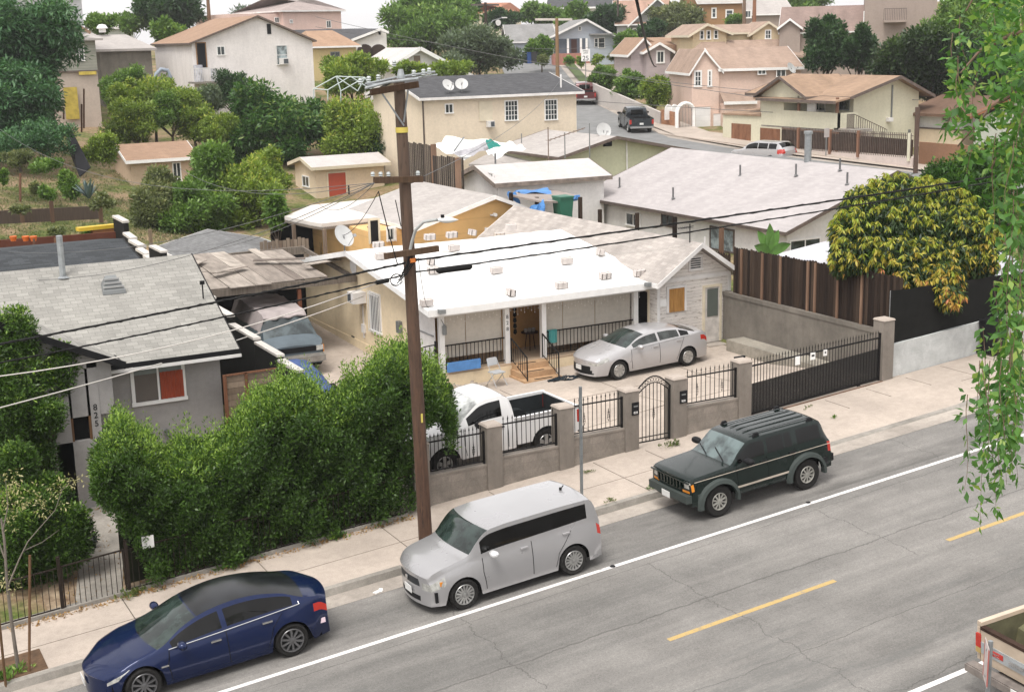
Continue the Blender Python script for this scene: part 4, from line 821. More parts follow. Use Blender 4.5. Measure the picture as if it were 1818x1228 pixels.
# ================================================================== narrow clapboard house
CW = siding('peeling_clapboard',(.72,.68,.64),.115,.1,peel=.3); P = atY(1168,497,37.6); F = F2 = Fr((P[0],37.6,1.3),0.)
r = thing('house','narrow old clapboard house with peeling paint, boarded window and screen door','house',F.o); zE2 = P[2]-1.3; zR2 = F.onv(1240,436)[2]; Wc = F.onv(1296,480)[0]
GR = shingle('pale_grey_shingles',(.42,.38,.35),.32,.15,.16,.8); plane2 = lambda u,v: zE2+(zR2-zE2)*(u/(Wc/2) if u < Wc/2 else (Wc-u)/(Wc/2))
gable(r,12.5,Wc,-.5,zE2,zR2,'v',oe=.3,og=.45,wall=CW,roof=GR,trim=WTRIM)
mb = MB(); mb.box(-.02,Wc+.02,-.03,-.001,zE2-.14,zE2+.0); mb.build('trim_band',WTRIM,r)
mb = MB(); mb.box(-.03,.08,-.03,.0,-.3,zE2-.14); mb.box(Wc-.08,Wc+.03,-.03,0,-.3,zE2-.14); mb.build('corner_board',WTRIM,r)
OSB = planks('osb_board',(.42,.22,.07),(.55,.32,.12),5.); panel(r,F,(1186,511,1214,553),mat=OSB,name='boarded_window',frame=WTRIM)
o,bx_ = panel(r,F,(1250,509,1276,606),mat=flat('old_white_door',(.60,.56,.52),.8,var=.35,scale=3),name='door',frame=CREAM); mb = MB(); mb.box(bx_[0]+.1,bx_[1]-.08,-.06,-.041,bx_[2]+(bx_[3]-bx_[2])*.47,bx_[3]-.06); mb.build('door_screen',SCREEN,o)
o = window(r,F,(1222,453,1246,480),kind=(1,1),fr=WTRIM,pane=BLACK,name='attic_vent'); a0,z1 = pq(F,'f',0,1224,456); a1,z0 = pq(F,'f',0,1244,478); mb = MB()
for k in range(6): z = z0+.04+(z1-z0-.02)*k/6; mb.box(a0,a1,-.06,-.03,z,z+.03)
mb.build('louvres',WTRIM,o)
panel(r,F,(1171,532,1184,544),mat=WHITE,name='notice',d=.02)
mb = MB(); mb.box(bx_[0]-.1,bx_[1]+.1,-.5,-.02,bx_[2]-.18,bx_[2]-.03); mb.build('door_step',CONCG,r)
# passage between the two houses: dark screen door
window(r,F,None,'l',0.,(1,1),fr=CREAM,pane=BLACK,name='side_door',loc=(.5,1.3,.35,2.3))
mb = MB(); q = F.onv(1240,432,-.3); mb.tube([(q[0],.2,zR2),(q[0],.2,zR2+.75)],.02,6); mb.beam((q[0]-.5,.2,zR2+.62),(q[0]+.15,.2,zR2+.66),.02)
for k in range(6): mb.beam((q[0]-.45+.09*k,.0,zR2+.63),(q[0]-.45+.09*k,.4,zR2+.63),.01)
mb.build('antenna',BLACK,r)
# ================================================================== grey stucco house, left
GW = stucco('grey_stucco',(.34,.325,.315),var=.12,grime=.12); GSH = shingle('light_grey_shingles',(.31,.30,.275),.32,.15,.16,.66,.16); DSH = shingle('dark_grey_shingles',(.055,.06,.065),.3,.14,.3,.6,.15)
P = atY(213,645,35.); F = F3 = Fr((0.,35.,.95),0.); r = thing('house','grey stucco house with light grey shingle roof and red-curtained window','house',F.o)
uR = F.onv(388,613)[0]; uL = F.onv(176,700)[0]; zE3 = F.onv(300,622)[2]+.05; zR3 = F.onv(345,459,3.6)[2]
gable(r,uR+4,9.0,-.6,zE3,zR3,'u',rb=3.6,oe=.55,og=.4,wall=GW,roof=GSH,trim=BLACK,a0=-4,fas=.12)
mb = MB(); mb.box(-4.4,uR+.43,-.62,-.585,zE3-.33,zE3-.25); mb.build('gutter',WTRIM,r)
# porch bay: roof dropping lower on the left, dark block in place of a recess
sp = (zR3-zE3)/3.6; tq = F.onv(219,645,-1.3); t2 = F.onv(116,612,-1.3); ps = (t2[2]-tq[2])/(tq[0]-t2[0]); ur = tq[0]-4.0; zr_ = tq[2]+4.0*ps
mb = MB(); mb.slab([(ur,-1.3,zr_),(tq[0],-1.3,tq[2]),(tq[0],.9,tq[2]),(ur,3.2,zr_)],.12,rnd=.5); mb.slab([(ur,-1.3,zr_),(ur-3,-1.3,zr_-3*ps),(ur-3,1.5,zr_-3*ps),(ur,3.2,zr_)],.12,rnd=.5); mb.build('porch_roof',GSH,r)
mb = MB(); mb.beam((ur,-1.33,zr_-.04),(tq[0]+.03,-1.33,tq[2]-.04),.05,.17); mb.box(tq[0],tq[0]+.04,-1.33,.3,tq[2]-.14,tq[2]-.0); mb.build('porch_fascia',BLACK,r); mb = MB(); mb.slab([(ur-2,-.98,2.2),(tq[0]-.25,-.98,2.2),(tq[0]-.25,-.98,tq[2]+.0),(ur,-.98,zr_-.15),(ur-2,-.98,zr_-.15-2*ps)],up=(0,.1,0),rnd=.5); mb.build('porch_gable',GW,r)
q0 = F.onv(124,700)[0]; q1 = F.onv(160,700)[0]; q2 = F.onv(173,700)[0]
q0,q1,q2 = [F.onv(px,720,-1.)[0] for px in (123,160,173)]; zt_ = F.onv(142,655,-1.)[2]; zp_ = F.onv(142,783,-1.)[2]
mb = MB(); mb.box(q0-.02,q1+.02,-.84,-.02,zp_-.1,zt_+.05); mb.build('porch_shade_block',DARK,r); mb = MB(); mb.box(q1,q2+.06,-1.0,-.8,-.3,zt_+.12); mb.box(q0-.4,q0,-1.0,-.8,-.3,zt_+.12); mb.box(q0-1.8,q2+.06,-1.0,-.99,zt_,zt_+.25); mb.build('porch_column',GW,r)  # solid near-black block stands in for the shade inside the porch
mb = MB(); mb.box(q0-1.4,q1-.001,-1.0,-.85,-.3,zp_); mb.box(q2-.02,q2+.04,-.8,-.01,-.3,zt_); mb.build('porch_parapet',GW,r); zz = F.onv(142,731,-1.)[2]; mb = MB(); mb.box(q0,q1,-.97,-.92,zz-.04,zz+.04); mb.box(q0,q0+.06,-.98,-.92,zp_,zt_); mb.box(q1-.06,q1,-.98,-.92,zp_,zt_); mb.build('porch_rail',planks('porch_wood',(.15,.08,.04),(.22,.12,.06)),r)
mb = MB(); mb.box(q2+.05,q2+.13,-.08,0,.1,zE3-.4); mb.build('downpipe',BLACK,r)
for k,ch in enumerate('825'): text_part(ch,BLACK,r,((q1+q2)/2+.03,-1.006,F.onv(172,727,-1.)[2]-k*.21),.22,(math.radians(90),0,0))
o = window(r,F,(228,638,332,715),kind='slide',fw=.09,pane=flat('brown_blind',(.13,.11,.095),.6)); a0,a1 = F.onv(284,680)[0],F.onv(325,680)[0]; zt,zbt = F.onv(305,657)[2],F.onv(305,705)[2]
CUR = flat('red_curtain',(.32,.06,.025),.85,var=.3,scale=1.); mb = MB(); g = [[(a0+(a1-a0)*t,-.045-.022*math.sin(t*34),z) for t in np.linspace(0,1,40)] for z in (zbt,zt)]; mb.grid(g); mb.build('curtain',CUR,o,smooth=180)
mb = MB(); mb.box(a0,a1,-.028,-.021,zt,F.onv(305,641)[2]); mb.box(F.onv(236,660)[0],F.onv(278,660)[0],-.03,-.021,F.onv(257,664)[2],F.onv(257,648)[2]); mb.build('blind',flat('grey_green_blind',(.22,.25,.24),.7),o)
mb = MB(); q = F.onv(296,766); mb.lathe([(0,0),(.09,0),(.09,.05),(0,.05)],(q[0],-.07,q[2]),12,'y'); mb.tube([(q[0],-.04,q[2]),(q[0],-.04,q[2]-.4)],.02,6); mb.build('gas_meter',GREYM,r)
plane3 = lambda u,v: zE3+sp*v+.15
roofpipes(r,F,[(112,492)],plane3,GALV,1.15,.085,'flue_pipe'); q = onroof(200,512,F,plane3,2,7); mb = MB()
mb.hexa([(q[0]-.32,q[1]-.22,q[2]-.12),(q[0]+.32,q[1]-.22,q[2]-.12),(q[0]+.25,q[1]+.3,q[2]+.1),(q[0]-.25,q[1]+.3,q[2]+.1),(q[0]-.3,q[1]-.2,q[2]-.02),(q[0]+.3,q[1]-.2,q[2]-.02),(q[0]+.14,q[1]+.2,q[2]+.34),(q[0]-.14,q[1]+.2,q[2]+.34)]); o = mb.build('roof_vent',GREYM,r); mb = MB()
for k in range(3): t = .15+k*.28; mb.box(q[0]-.3+.14*t,q[0]+.3-.14*t,q[1]-.24+.36*t,q[1]-.2+.36*t,q[2]+.0+.33*t,q[2]+.045+.33*t)
mb.build('louvres',ALU,o)
q = onroof(361,530,F,plane3,2,7); mb = MB(); mb.tube([(q[0],q[1],q[2]),(q[0],q[1],q[2]+.42)],.02,6); mb.box(q[0]-.06,q[0]+.06,q[1]-.04,q[1]+.04,q[2]+.4,q[2]+.5); mb.build('mast',BLACK,r)
# dark shingled rear wing seen over the ridge
F4 = Fr((-3.,39.3,.95),0.); r = thing('house_wing','dark grey shingled roof wing behind the light grey roof at the left','house wing',F4.o); uW = F4.onv(236,465,.3)[0]
_zt = atY(100,443,41.9)[2]-.95; _ze = atY(100,492,39.3)[2]-.95
gable(r,uW,6.,-.3,_ze,_zt,'u',rb=2.6,oe=.1,og=.25,wall=GW,roof=DSH,trim=BLACK,fas=.1)
# ------------------------------------------------------------------ stepped black property wall with white caps
WX = 11.45; r = thing('stepped_wall','black stepped property wall with white caps beside the grey house','property wall',(WX,33.,.9)); BWm = flat('black_wall_paint',(.016,.016,.015),.9,var=.2); cps = [(532,663,500,640),(497,636,458,607),(455,604,412,577)]
mb = MB(); mc = MB(); yy = 33.0
for (xa,ya,xb,yb) in cps:
    A = atX(xa,ya,WX); B = atX(xb,yb,WX); z = (A[2]+B[2])/2-.9; mb.box(-.08,.1,A[1]-33-.03,B[1]-33+.1,-.3,z); mc.box(-.1,.12,A[1]-33-.06,B[1]-33+.06,z,z+.07); yl = B[1]-33+.1
for k in range(5): mb.box(-.08,.1,yl+k*1.9,yl+k*1.9+1.9,-.3,z+.25*(k+1)); mc.box(-.12,.14,yl+k*1.9,yl+k*1.9+1.7,z+.25*(k+1),z+.25*(k+1)+.07)
mb.build('wall',BWm,r); mc.build('wall_caps',flat('dull_white_caps',(.55,.52,.48),.8,var=.2),r)
# wooden side gate between grey house and wall
P = atY(400,668,34.4); Q = atY(485,663,34.4); r = thing('wooden_gate','low weathered wooden gate right of the grey house','gate',(P[0],34.4,.95)); mb = MB(); z = P[2]-.95
for k in range(9): mb.box(0,Q[0]-P[0]+.1,0,.03,z-1.5+k*.165,z-1.5+k*.165+.155)
mb.build('boards',planks('weathered_boards',(.20,.15,.11),(.30,.23,.17),2.),r); mb = MB(); mb.box(-.06,.02,-.03,.06,z-1.6,z+.03); mb.box(.52,.6,-.03,.0,z-1.6,z+.03); mb.box(0,Q[0]-P[0]+.1,-.03,0,z,z+.05); mb.build('gate_frame',planks('red_brown_wood',(.2,.09,.05),(.25,.12,.07)),r)
# ------------------------------------------------------------------ patched wooden carport over the driveway
A = atX(640,508,17.7); r = thing('carport','old patched wooden carport spanning the driveway over the parked van','carport',(11.6,44.9,1.2)); OW = planks('grey_old_planks',(.17,.14,.12),(.42,.37,.32),3.); L_ = 17.7-11.6
zc0 = atY(385,560,43.7)[2]-1.2; zc1 = atY(640,512,43.7)[2]-1.2; print('carport z',zc0,zc1,atY(385,560,43.7),atY(640,512,43.7),atY(375,490,50),atY(600,475,50))
zt = 2.8; mb = MB(); mb.box(0,L_,-.06,.06,zt-.24,zt); mb.box(0,L_,5.2,5.32,zt+.1,zt+.4)
for k in range(7): x = .1+k*(L_-.2)/6; mb.hexa([(x-.04,0,zt-.15),(x+.04,0,zt-.15),(x+.04,5.3,zt+.25),(x-.04,5.3,zt+.25),(x-.04,0,zt),(x+.04,0,zt),(x+.04,5.3,zt+.4),(x-.04,5.3,zt+.4)])
mb.build('beams',planks('dark_beams',(.10,.08,.065),(.2,.17,.14)),r); mb = MB(); random.seed(3)
x = 0
while x < L_:
    wv = random.choice([.2,.35,.6,.9]); y0 = random.choice([-.15,-.05,.1,0]); 
    if random.random() < .88:
        ln = random.uniform(2.0,5.4); zz = zt+.02; mb.hexa([(x,y0,zz),(x+wv-.03,y0,zz),(x+wv-.03,y0+ln,zz+.075*ln),(x,y0+ln,zz+.075*ln),(x,y0,zz+.03),(x+wv-.03,y0,zz+.03),(x+wv-.03,y0+ln,zz+.03+.075*ln),(x,y0+ln,zz+.03+.075*ln)])
        if ln < 4.6: mb.hexa([(x+.02,y0+ln+.1,zz+.075*ln+.01),(x+wv,y0+ln+.15,zz+.075*ln),(x+wv,5.5,zz+.41),(x,5.4,zz+.41),(x+.02,y0+ln+.1,zz+.03+.075*ln+.01),(x+wv,y0+ln+.15,zz+.03+.075*ln),(x+wv,5.5,zz+.44),(x,5.4,zz+.44)])
    x += wv
for (u,v,a,ll) in ((1.2,1.6,.5,1.6),(3.2,2.4,-.4,1.9),(4.6,1.2,.25,1.5),(.6,3.2,.9,1.3)): mb.box(u,u+ll,v,v+.35,zt+.28+.05*v,zt+.31+.05*v,None,a)
mb.build('roof_boards',OW,r)
for (u,v) in ((.5,.0),(3.9,.05),(.5,5.2)): mb = MB(); mb.box(u,u+.12,v-.06,v+.06,-.3,zt-.3); mb.build('post',planks('red_post',(.16,.06,.035),(.22,.09,.05)),r)
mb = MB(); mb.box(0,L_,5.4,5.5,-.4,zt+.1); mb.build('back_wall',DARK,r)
# gable-roofed garage behind the carport
F5,ze = place(369,480,58,0.); r = thing('garage','grey-roofed garage behind the wooden carport','garage',F5.o); Wg = F5.onv(549,466)[0]; zr = F5.onv(463,448)[2]; GSH2 = shingle('mid_grey_shingles',(.19,.19,.19),.32,.15,.2,.7)
gable(r,7.5,Wg,-1.5,ze,zr,'v',oe=.3,og=.3,wall=flat('brown_dark_wall',(.05,.04,.035),.9),roof=GSH2,trim=WTRIM,fas=.14); mb = MB(); mb.slab([(-.2,-.33,ze-.22),(Wg/2,-.33,zr-.2),(Wg+.2,-.33,ze-.22),(Wg+.2,-.33,ze-.06),(Wg/2,-.33,zr-.03),(-.2,-.33,ze-.06)],up=(0,.05,0)); mb.build('barge_board',flat('rust_barge',(.18,.07,.035),.8),r)
# ================================================================== houses further back
def house(name,lab,px,py,d,deg,below=.0,cat='house',zb=None):
    F,ze = place(px,py,d,deg,zb,below); return thing(name,lab,cat,F.o,deg),F,ze
# --- orange house behind the white roof
OR = siding('orange_wall',(.68,.43,.18),.6,.12,dark=.85); PALE = shingle('pale_warm_shingles',(.40,.37,.35),.34,.15,.1,.88,.12)
r,F,ze = house('house','orange house with pale gable roof behind the white-roofed house',735,408,57,0.); W_ = F.onv(968,392)[0]; zr = F.onv(873,352)[2]
Dg = abs(F.onu(751,322,F.onv(873,352)[0])[1]); print('orange',W_,ze,zr,Dg)
gable(r,min(Dg,13),W_,-1,ze,zr,'v',rb=F.onv(873,352)[0],oe=.15,og=.35,wall=OR,roof=PALE,trim=WTRIM)
window(r,F,(860,403,884,418),kind='bars'); mb = MB(); q = F.onv(877,381); mb.cyl((q[0],-.18,q[2]),.08,.18,10,'y'); mb.box(q[0]-.2,q[0]+.1,-.1,0,q[2]-.03,q[2]+.03); mb.build('flood_lamp',WHITE,r)
q = F.onv(940,400,-.3); mb = MB(); mb.tube([(q[0]-.35,-.4,-1),(q[0]+.05,-.4,q[2]+.75)],.05,8); mb.build('leaning_pole',flat('old_pole',(.3,.28,.25),.8),r)
# left wing with flat patio cover
u0 = F.onv(656,410,1.2)[0]; mb = MB(); mb.box(u0,-.0,1.2,8.5,-1,ze-.1,.5); mb.build('wing_wall',OR,r)
panel(r,F,(657,391,671,432),p0=1.2,mat=BLACK,name='door',frame=CREAM); window(r,F,(685,402,702,428),p0=1.2,kind='bars')
def slabpx(r,F,pts,z,mat,name,th=.14,trim=None):
    P = [F.onz(px,py,z if not isinstance(z,list) else z[i]) for i,(px,py) in enumerate(pts)]; mb = MB(); mb.slab(P,up=(0,0,-th),rnd=.5); return mb.build(name,mat,r),P
zc = ze+.15; FLAT = flat('white_flat_roof',(.60,.56,.52),.85,var=.15,scale=.7)
o,P = slabpx(r,F,[(571,397),(700,382),(668,352),(553,364),(505,384),(552,394)],zc,FLAT,'patio_cover',.2); mb = MB(); mb.slab([(p[0],p[1],p[2]-.16) for p in P],up=(0,0,-.12)); mb.build('cover_edge',flat('weathered_edge',(.18,.15,.12),.9),r)
for px,py in ((575,400),(520,390),(655,395)): q = F.onz(px,py,zc); mb = MB(); mb.box(q[0],q[0]+.14,q[1]+.1,q[1]+.24,-1.4,zc-.2); mb.build('post',planks('post_grey',(.16,.12,.09),(.22,.17,.13)),r)
mb = MB(); q = F.onz(600,392,zc); mb.box(q[0]-1.6,q[0]+1.6,q[1]+4.5,q[1]+4.6,-1.5,zc-.2); mb.build('patio_shade_sheet',DARK,r)  # near-black sheet added for the shade under the patio cover
# small fence pieces beside it
mb = MB(); P = atD(505,432,55); 
for k in range(13): mb.box(k*.16,k*.16+.14,0,.03,0,1.35+.05*math.sin(k*2.),)
o = mb.build('picket_fence',planks('light_pickets',(.17,.13,.10),(.28,.23,.18))); o.location = (P[0],P[1],P[2]-1.2); tag(o,'short weathered picket fence beside the flat patio roof','fence')
# dark picket fence running back behind the clapboard house
mb = MB(); A = atD(958,380,62); B = atD(1297,452,50); n_ = 88; d_ = (B-A)/n_; rr = random.Random(5)
for k in range(n_):
    p = A+d_*k; ww = np.array([d_[0],d_[1],0]); ww /= np.linalg.norm(ww); a = p+ww*.01; b_ = p+d_-ww*.02; h = rr.uniform(-.05,.05)
    mb.slab([(a[0],a[1],a[2]-2.3),(b_[0],b_[1],a[2]-2.3),(b_[0],b_[1],a[2]+h-.05),((a[0]+b_[0])/2,(a[1]+b_[1])/2,a[2]+h+.03),(a[0],a[1],a[2]+h-.05)],up=(.03,.01,0),rnd=rr.random())
o = mb.build('picket_fence',FENM); tag(o,'long dark brown picket fence behind the clapboard house roof','fence')
for i,(px,py,d,h) in enumerate(((1065,372,60,.6),(1131,378,58,.75),(1198,385,55,1.0),(1281,402,52,.9))):
    P = atD(px,py,d); mb = MB(); mb.box(-.07,.07,-.07,.07,-3.2,h*.0); o = mb.build('fence_post',FENM if i != 3 else FENP); o.location = (P[0],P[1],P[2]-3.2); tag(o,['tall dark post left of the pale shed canopy','reddish dark post with a slanting brace','tall dark post standing above the picket fence','paired posts at the right end of the picket fence'][i],'post')
# --- white garage
r,F,ze = house('garage','small white stucco garage with pale gable roof',884,327,64,-4.); WST = stucco('white_stucco',(.70,.68,.66),var=.08,grime=.12); W_ = F.onv(1072,316)[0]; D_ = abs(F.onu(822,316,0)[1]); q = F.onu(853,299,0); print('wgar',W_,D_,ze,q)
ROW = shingle('almost_white_shingles',(.50,.47,.455),.34,.15,.06,.93,.1); TB = flat('weathered_fascia',(.22,.18,.15),.9,var=.5,scale=3)
gable(r,W_,D_,-1.2,ze,q[2],'u',oe=.3,og=.3,wall=WST,roof=ROW,trim=TB,fas=.2)
o = window(r,F,(867,306,877,322),'l',0.,kind=(1,5),fr=WTRIM,pane=BLACK,name='gable_vent')
mb = MB(); q = F.onz(880,305,ze+.3); mb.tube([(q[0],q[1],q[2]),(q[0],q[1],q[2]+.9)],.05,8); mb.build('vent_pipe',flat('vent_pipe_metal',(.12,.12,.12),.6),r)
# blue tarp canopy
TARP = flat('blue_tarp',(.08,.26,.60),.6,var=.4,scale=1.2); r = thing('tarp_shelter','low grey canopy with blue tarp edges in front of the white garage','shelter',atD(905,372,60)-np.array([0,0,1.6])); o3 = np.array(r.location)
def q3(px,py,d): return tuple(atD(px,py,d)-o3)
g0 = [q3(903,345,60),q3(925,338,63),q3(972,335,66),q3(1030,348,62),q3(1010,358,59),q3(960,357,58)]; mb = MB(); mb.slab(g0,up=(0,0,-.08)); mb.build('canopy',flat('canopy_cloth',(.32,.27,.24),.9,var=.3),r)
def cloth(mb,a,b_,c_,d_,n=7,amp=.05):
    a,b_,c_,d_ = map(np.array,(a,b_,c_,d_)); g = [[(a*(1-s)+b_*s)*(1-t)+(d_*(1-s)+c_*s)*t+np.array([0,amp*math.sin(s*9+t*4),amp*math.sin(s*7+t*11)]) for s in np.linspace(0,1,n)] for t in np.linspace(0,1,n)]; mb.grid(g); mb.grid([[p+np.array([0,.02,0]) for p in row] for row in g],rev=True)
mb = MB(); cloth(mb,q3(901,342,60),q3(915,341,60),q3(926,366,60),q3(903,352,60)); cloth(mb,q3(914,340,62),q3(972,334,64),q3(980,343,62),q3(925,343,61)); cloth(mb,q3(940,370,58),q3(965,355,58),q3(968,372,58),q3(948,382,58)); cloth(mb,q3(1000,355,59),q3(1030,348,60),q3(1025,354,60),q3(960,358,59),7,.08); mb.build('tarp',TARP,r)
for (px,py) in ((907,342),(953,350),(1012,357),(1030,350)): mb = MB(); p = q3(px,py,59.5); mb.box(p[0]-.07,p[0]+.07,p[1]-.07,p[1]+.07,-1.5,p[2]); mb.build('post',FENM,r)
P = atD(1000,385,59); mb = MB(); mb.hexa([(-.26,-.3,0),(.26,-.3,0),(.26,.3,0),(-.26,.3,0),(-.33,-.36,1.05),(.33,-.36,1.05),(.33,.36,1.05),(-.33,.36,1.05)]); mb.box(-.35,.35,-.4,.38,1.05,1.12); o = mb.build('green_bin',flat('green_plastic',(.02,.13,.08),.5)); o.location = (P[0],P[1],P[2]-.2); tag(o,'dark green wheeled bin under the tarp canopy','trash bin')
# --- large house with the wide pale roof
r,F,ze = house('house','large white house with broad pale pinkish roof and many vent pipes',1397,408,55,0.); ua = F.onv(1578,308)[0]; zr = F.onv(1578,308)[2]; D_ = abs(F.onu(1044,352,0)[1]); print('big',ze,zr,ua,D_)
LW = stucco('warm_white_stucco',(.72,.70,.68),var=.08,grime=.12); PNK = shingle('pinkish_pale_shingles',(.40,.37,.365),.34,.15,.08,.88,.1); BRN = flat('dark_eave_trim',(.12,.09,.075),.8,var=.4)
gable(r,D_,ua*2,-1.5,ze,zr,'v',oe=.45,og=.5,wall=LW,roof=PNK,trim=BRN,fas=.14); pl = lambda u,v: ze+(zr-ze)*u/ua+.15
roofpipes(r,F,[(1100,333),(1195,352),(1314,312),(1413,311),(1491,302),(1504,327)],pl); 
window(r,F,(1401,423,1456,452)); window(r,F,(1261,404,1304,446),'l',0.,pane=PANEL,fr=BRN); window(r,F,(1112,378,1138,402),'l',0.); window(r,F,(1175,380,1196,402),'l',0.,fr=BRN)
q = onroof(1434,285,F,pl,1,9); mb = MB(); mb.cyl((q[0],q[1],q[2]-.3),.16,1.5,14); mb.cyl((q[0],q[1],q[2]+1.2),.2,.12,14); mb.build('flue_pipe',GALV,r,smooth=50); mb = MB(); q = F.onz(1255,425,ze-.1); mb.tube([(q[0]-.1,q[1],-1),(q[0]-.1,q[1],ze)],.04,6); mb.build('downpipe',WTRIM,r)
# --- greenish house with broad low roof
r,F,ze = house('house','pale green house with broad low pitched roof and dish',990,281,76,0.); ua,_,zr = F.onv(1087,246); W_ = F.onv(1237,272)[0]; ze2 = F.onv(1237,272)[2]; D_ = abs(F.onu(977,232,ua)[1]); print('green',ze,zr,ze2,ua,W_,D_)
GN = stucco('pale_green_stucco',(.50,.50,.36),var=.08,grime=.12); gable(r,min(D_,17),W_,-1,ze,zr,'v',rb=ua,oe=.2,og=.5,wall=GN,roof=PALE,trim=BRN,zeb=ze2)
panel(r,F,(1071,251,1086,260),mat=BLACK,name='gable_vent'); q = F.onv(1113,270); mb = MB(); mb.tube([(q[0],-.05,-.5),(q[0]-.05,-.05,q[2]+.6)],.05,6); mb.build('pipe',WTRIM,r)
slabpx(r,F,[(832,291),(918,293),(990,281),(1040,262),(968,248),(905,262),(860,276)],[ze-.6,ze-.6,ze-.1,ze+.45,ze+.5,ze+.15,ze-.3],PALE,'patio_roof',.15); mb = MB(); q = F.onv(880,310,3.); mb.box(q[0]-2,q[0]+3.4,2.5,2.6,-1,ze-.75,.5); mb.build('patio_wall',flat('red_brick_paint',(.25,.06,.035),.9),r)
for (px,py,h) in ((1047,268,1.5),(1003,268,1.0),(926,252,.5)): q = F.onz(px,py,ze+.5); mb = MB(); mb.tube([(q[0],q[1],q[2]-.6),(q[0],q[1],q[2]+h)],.03,6); mb.build('mast',GREYM,r)
q = F.onz(974,290,ze+.1); mb = MB(); mb.tube([(q[0],q[1],q[2]-.3),(q[0],q[1],q[2]+1.9)],.03,6); mb.beam((q[0],q[1],q[2]+1.2),(q[0]+2.3,q[1],q[2]+1.75),.04)
for k in range(8): t = k/8; mb.beam((q[0]+2.3*t,q[1]-.3,q[2]+1.2+.55*t),(q[0]+2.3*t,q[1]+.3,q[2]+1.2+.55*t),.02)
mb.build('antenna',flat('rusty_antenna',(.2,.15,.12),.7),r)
q = F.wd(F.onz(1072,247,zr-.1)); rr = thing('satellite_dish','round white satellite dish on the ridge of the pale green house','satellite dish',(q[0],q[1],q[2])); dish(rr,None,math.radians(-10),.45,.5,20)
# dark wooden yard fence + tents behind
r = thing('board_fence','tall dark board fence right of the utility pole','fence',atD(725,330,66)-np.array([0,0,.8])); o3 = np.array(r.location); mb = MB(); rr = random.Random(9)
def fencepx(mb,pts,n_,dz):
    for i in range(len(pts)-1):
        A = np.array(atD(*pts[i]))-o3; B = np.array(atD(*pts[i+1]))-o3
        for k in range(n_):
            a = A+(B-A)*k/n_; b_ = A+(B-A)*(k+.93)/n_; h = rr.uniform(-.04,.04); mb.slab([(a[0],a[1],a[2]-dz),(b_[0],b_[1],b_[2]-dz),(b_[0],b_[1],b_[2]+h),(a[0],a[1],a[2]+h)],up=(.02,.04,0),rnd=rr.random())
fencepx(mb,[(724,252,67),(768,258,66)],14,2.6); fencepx(mb,[(768,276,65),(823,280,62)],15,2.4); mb.build('planks',planks('grey_dark_planks',(.05,.04,.034),(.13,.105,.085)),r)
for px,py,d in ((769,256,65.8),(812,280,62)): p = np.array(atD(px,py,d))-o3; mb = MB(); mb.box(p[0]-.12,p[0]+.12,p[1]-.1,p[1]+.05,-2.4,p[2]); mb.build('post',FENP,r)
r = thing('tarp_tent','white and teal tarps strung up below the cream house','tarp',atD(830,290,76)-np.array([0,0,.8])); o3 = np.array(r.location); mb = MB(); cloth(mb,q3(770,262,76),q3(792,243,78),q3(900,252,79),q3(822,282,74),10,.08); cloth(mb,q3(860,268,76),q3(905,252,78),q3(935,262,77),q3(880,280,75),8,.1); mb.build('white_tarp',flat('white_tarp',(.72,.72,.70),.6,var=.1),r,smooth=180)
mb = MB(); cloth(mb,q3(800,275,74),q3(866,250,75),q3(868,264,75),q3(838,276,74),8,.05); mb.build('grey_tarp',flat('grey_tarp',(.36,.35,.37),.7,var=.3),r,smooth=180); mb = MB(); cloth(mb,q3(862,249,74),q3(871,247,74),q3(890,259,74),q3(868,265,74),6,.02); mb.build('teal_tarp',flat('teal_tarp',(.02,.26,.22),.6),r)
mb = MB(); cloth(mb,q3(805,268,73),q3(823,243,75),q3(825,244,75),q3(807,270,73),3,0); mb.build('pole',GREYM,r)
# --- red-door shed
r,F,ze = house('shed','cream shed with red door and white roof',559,298,85,0.,cat='shed'); CR_ = stucco('cream_stucco',(.66,.54,.40),var=.08,grime=.1); W_ = F.onv(681,291)[0]; D_ = abs(F.onu(523,291,0)[1]); zr = F.onu(533,281,0)[2]; print('shed',W_,D_,ze,zr)
gable(r,W_,D_,-1.5,ze,zr,'u',rb=D_*.45,oe=.35,og=.35,wall=CR_,roof=ROW,trim=CREAM,fas=.2); panel(r,F,(583,307,614,352),mat=flat('red_door',(.42,.07,.035),.7),name='door',frame=CREAM); window(r,F,(537,312,550,332),'l',0.); mb = MB(); q = F.onv(620,330,-.5); mb.tube([(q[0],-.4,0),(q[0],-.4,q[2])],.05,6); mb.build('pipe',BLACK,r)
# --- tan shed
r,F,ze = house('shed','tan stucco shed with brown shingle roof among the trees',231,285,84,0.,cat='shed'); TAN = stucco('tan_stucco',(.56,.42,.30),var=.08,grime=.1); BR = shingle('brown_shingles',(.32,.21,.145),.32,.15,.12,.85,.12); W_ = F.onv(340,278)[0]; D_ = abs(F.onu(203,278,0)[1]); zr = F.onu(213,260,0)[2]; print('tan',W_,D_,ze,zr)
gable(r,W_,D_,-1.5,ze,zr,'u',rb=D_*.5,oe=.4,og=.35,wall=TAN,roof=BR,trim=WHITE,fas=.2); window(r,F,(305,288,323,322))
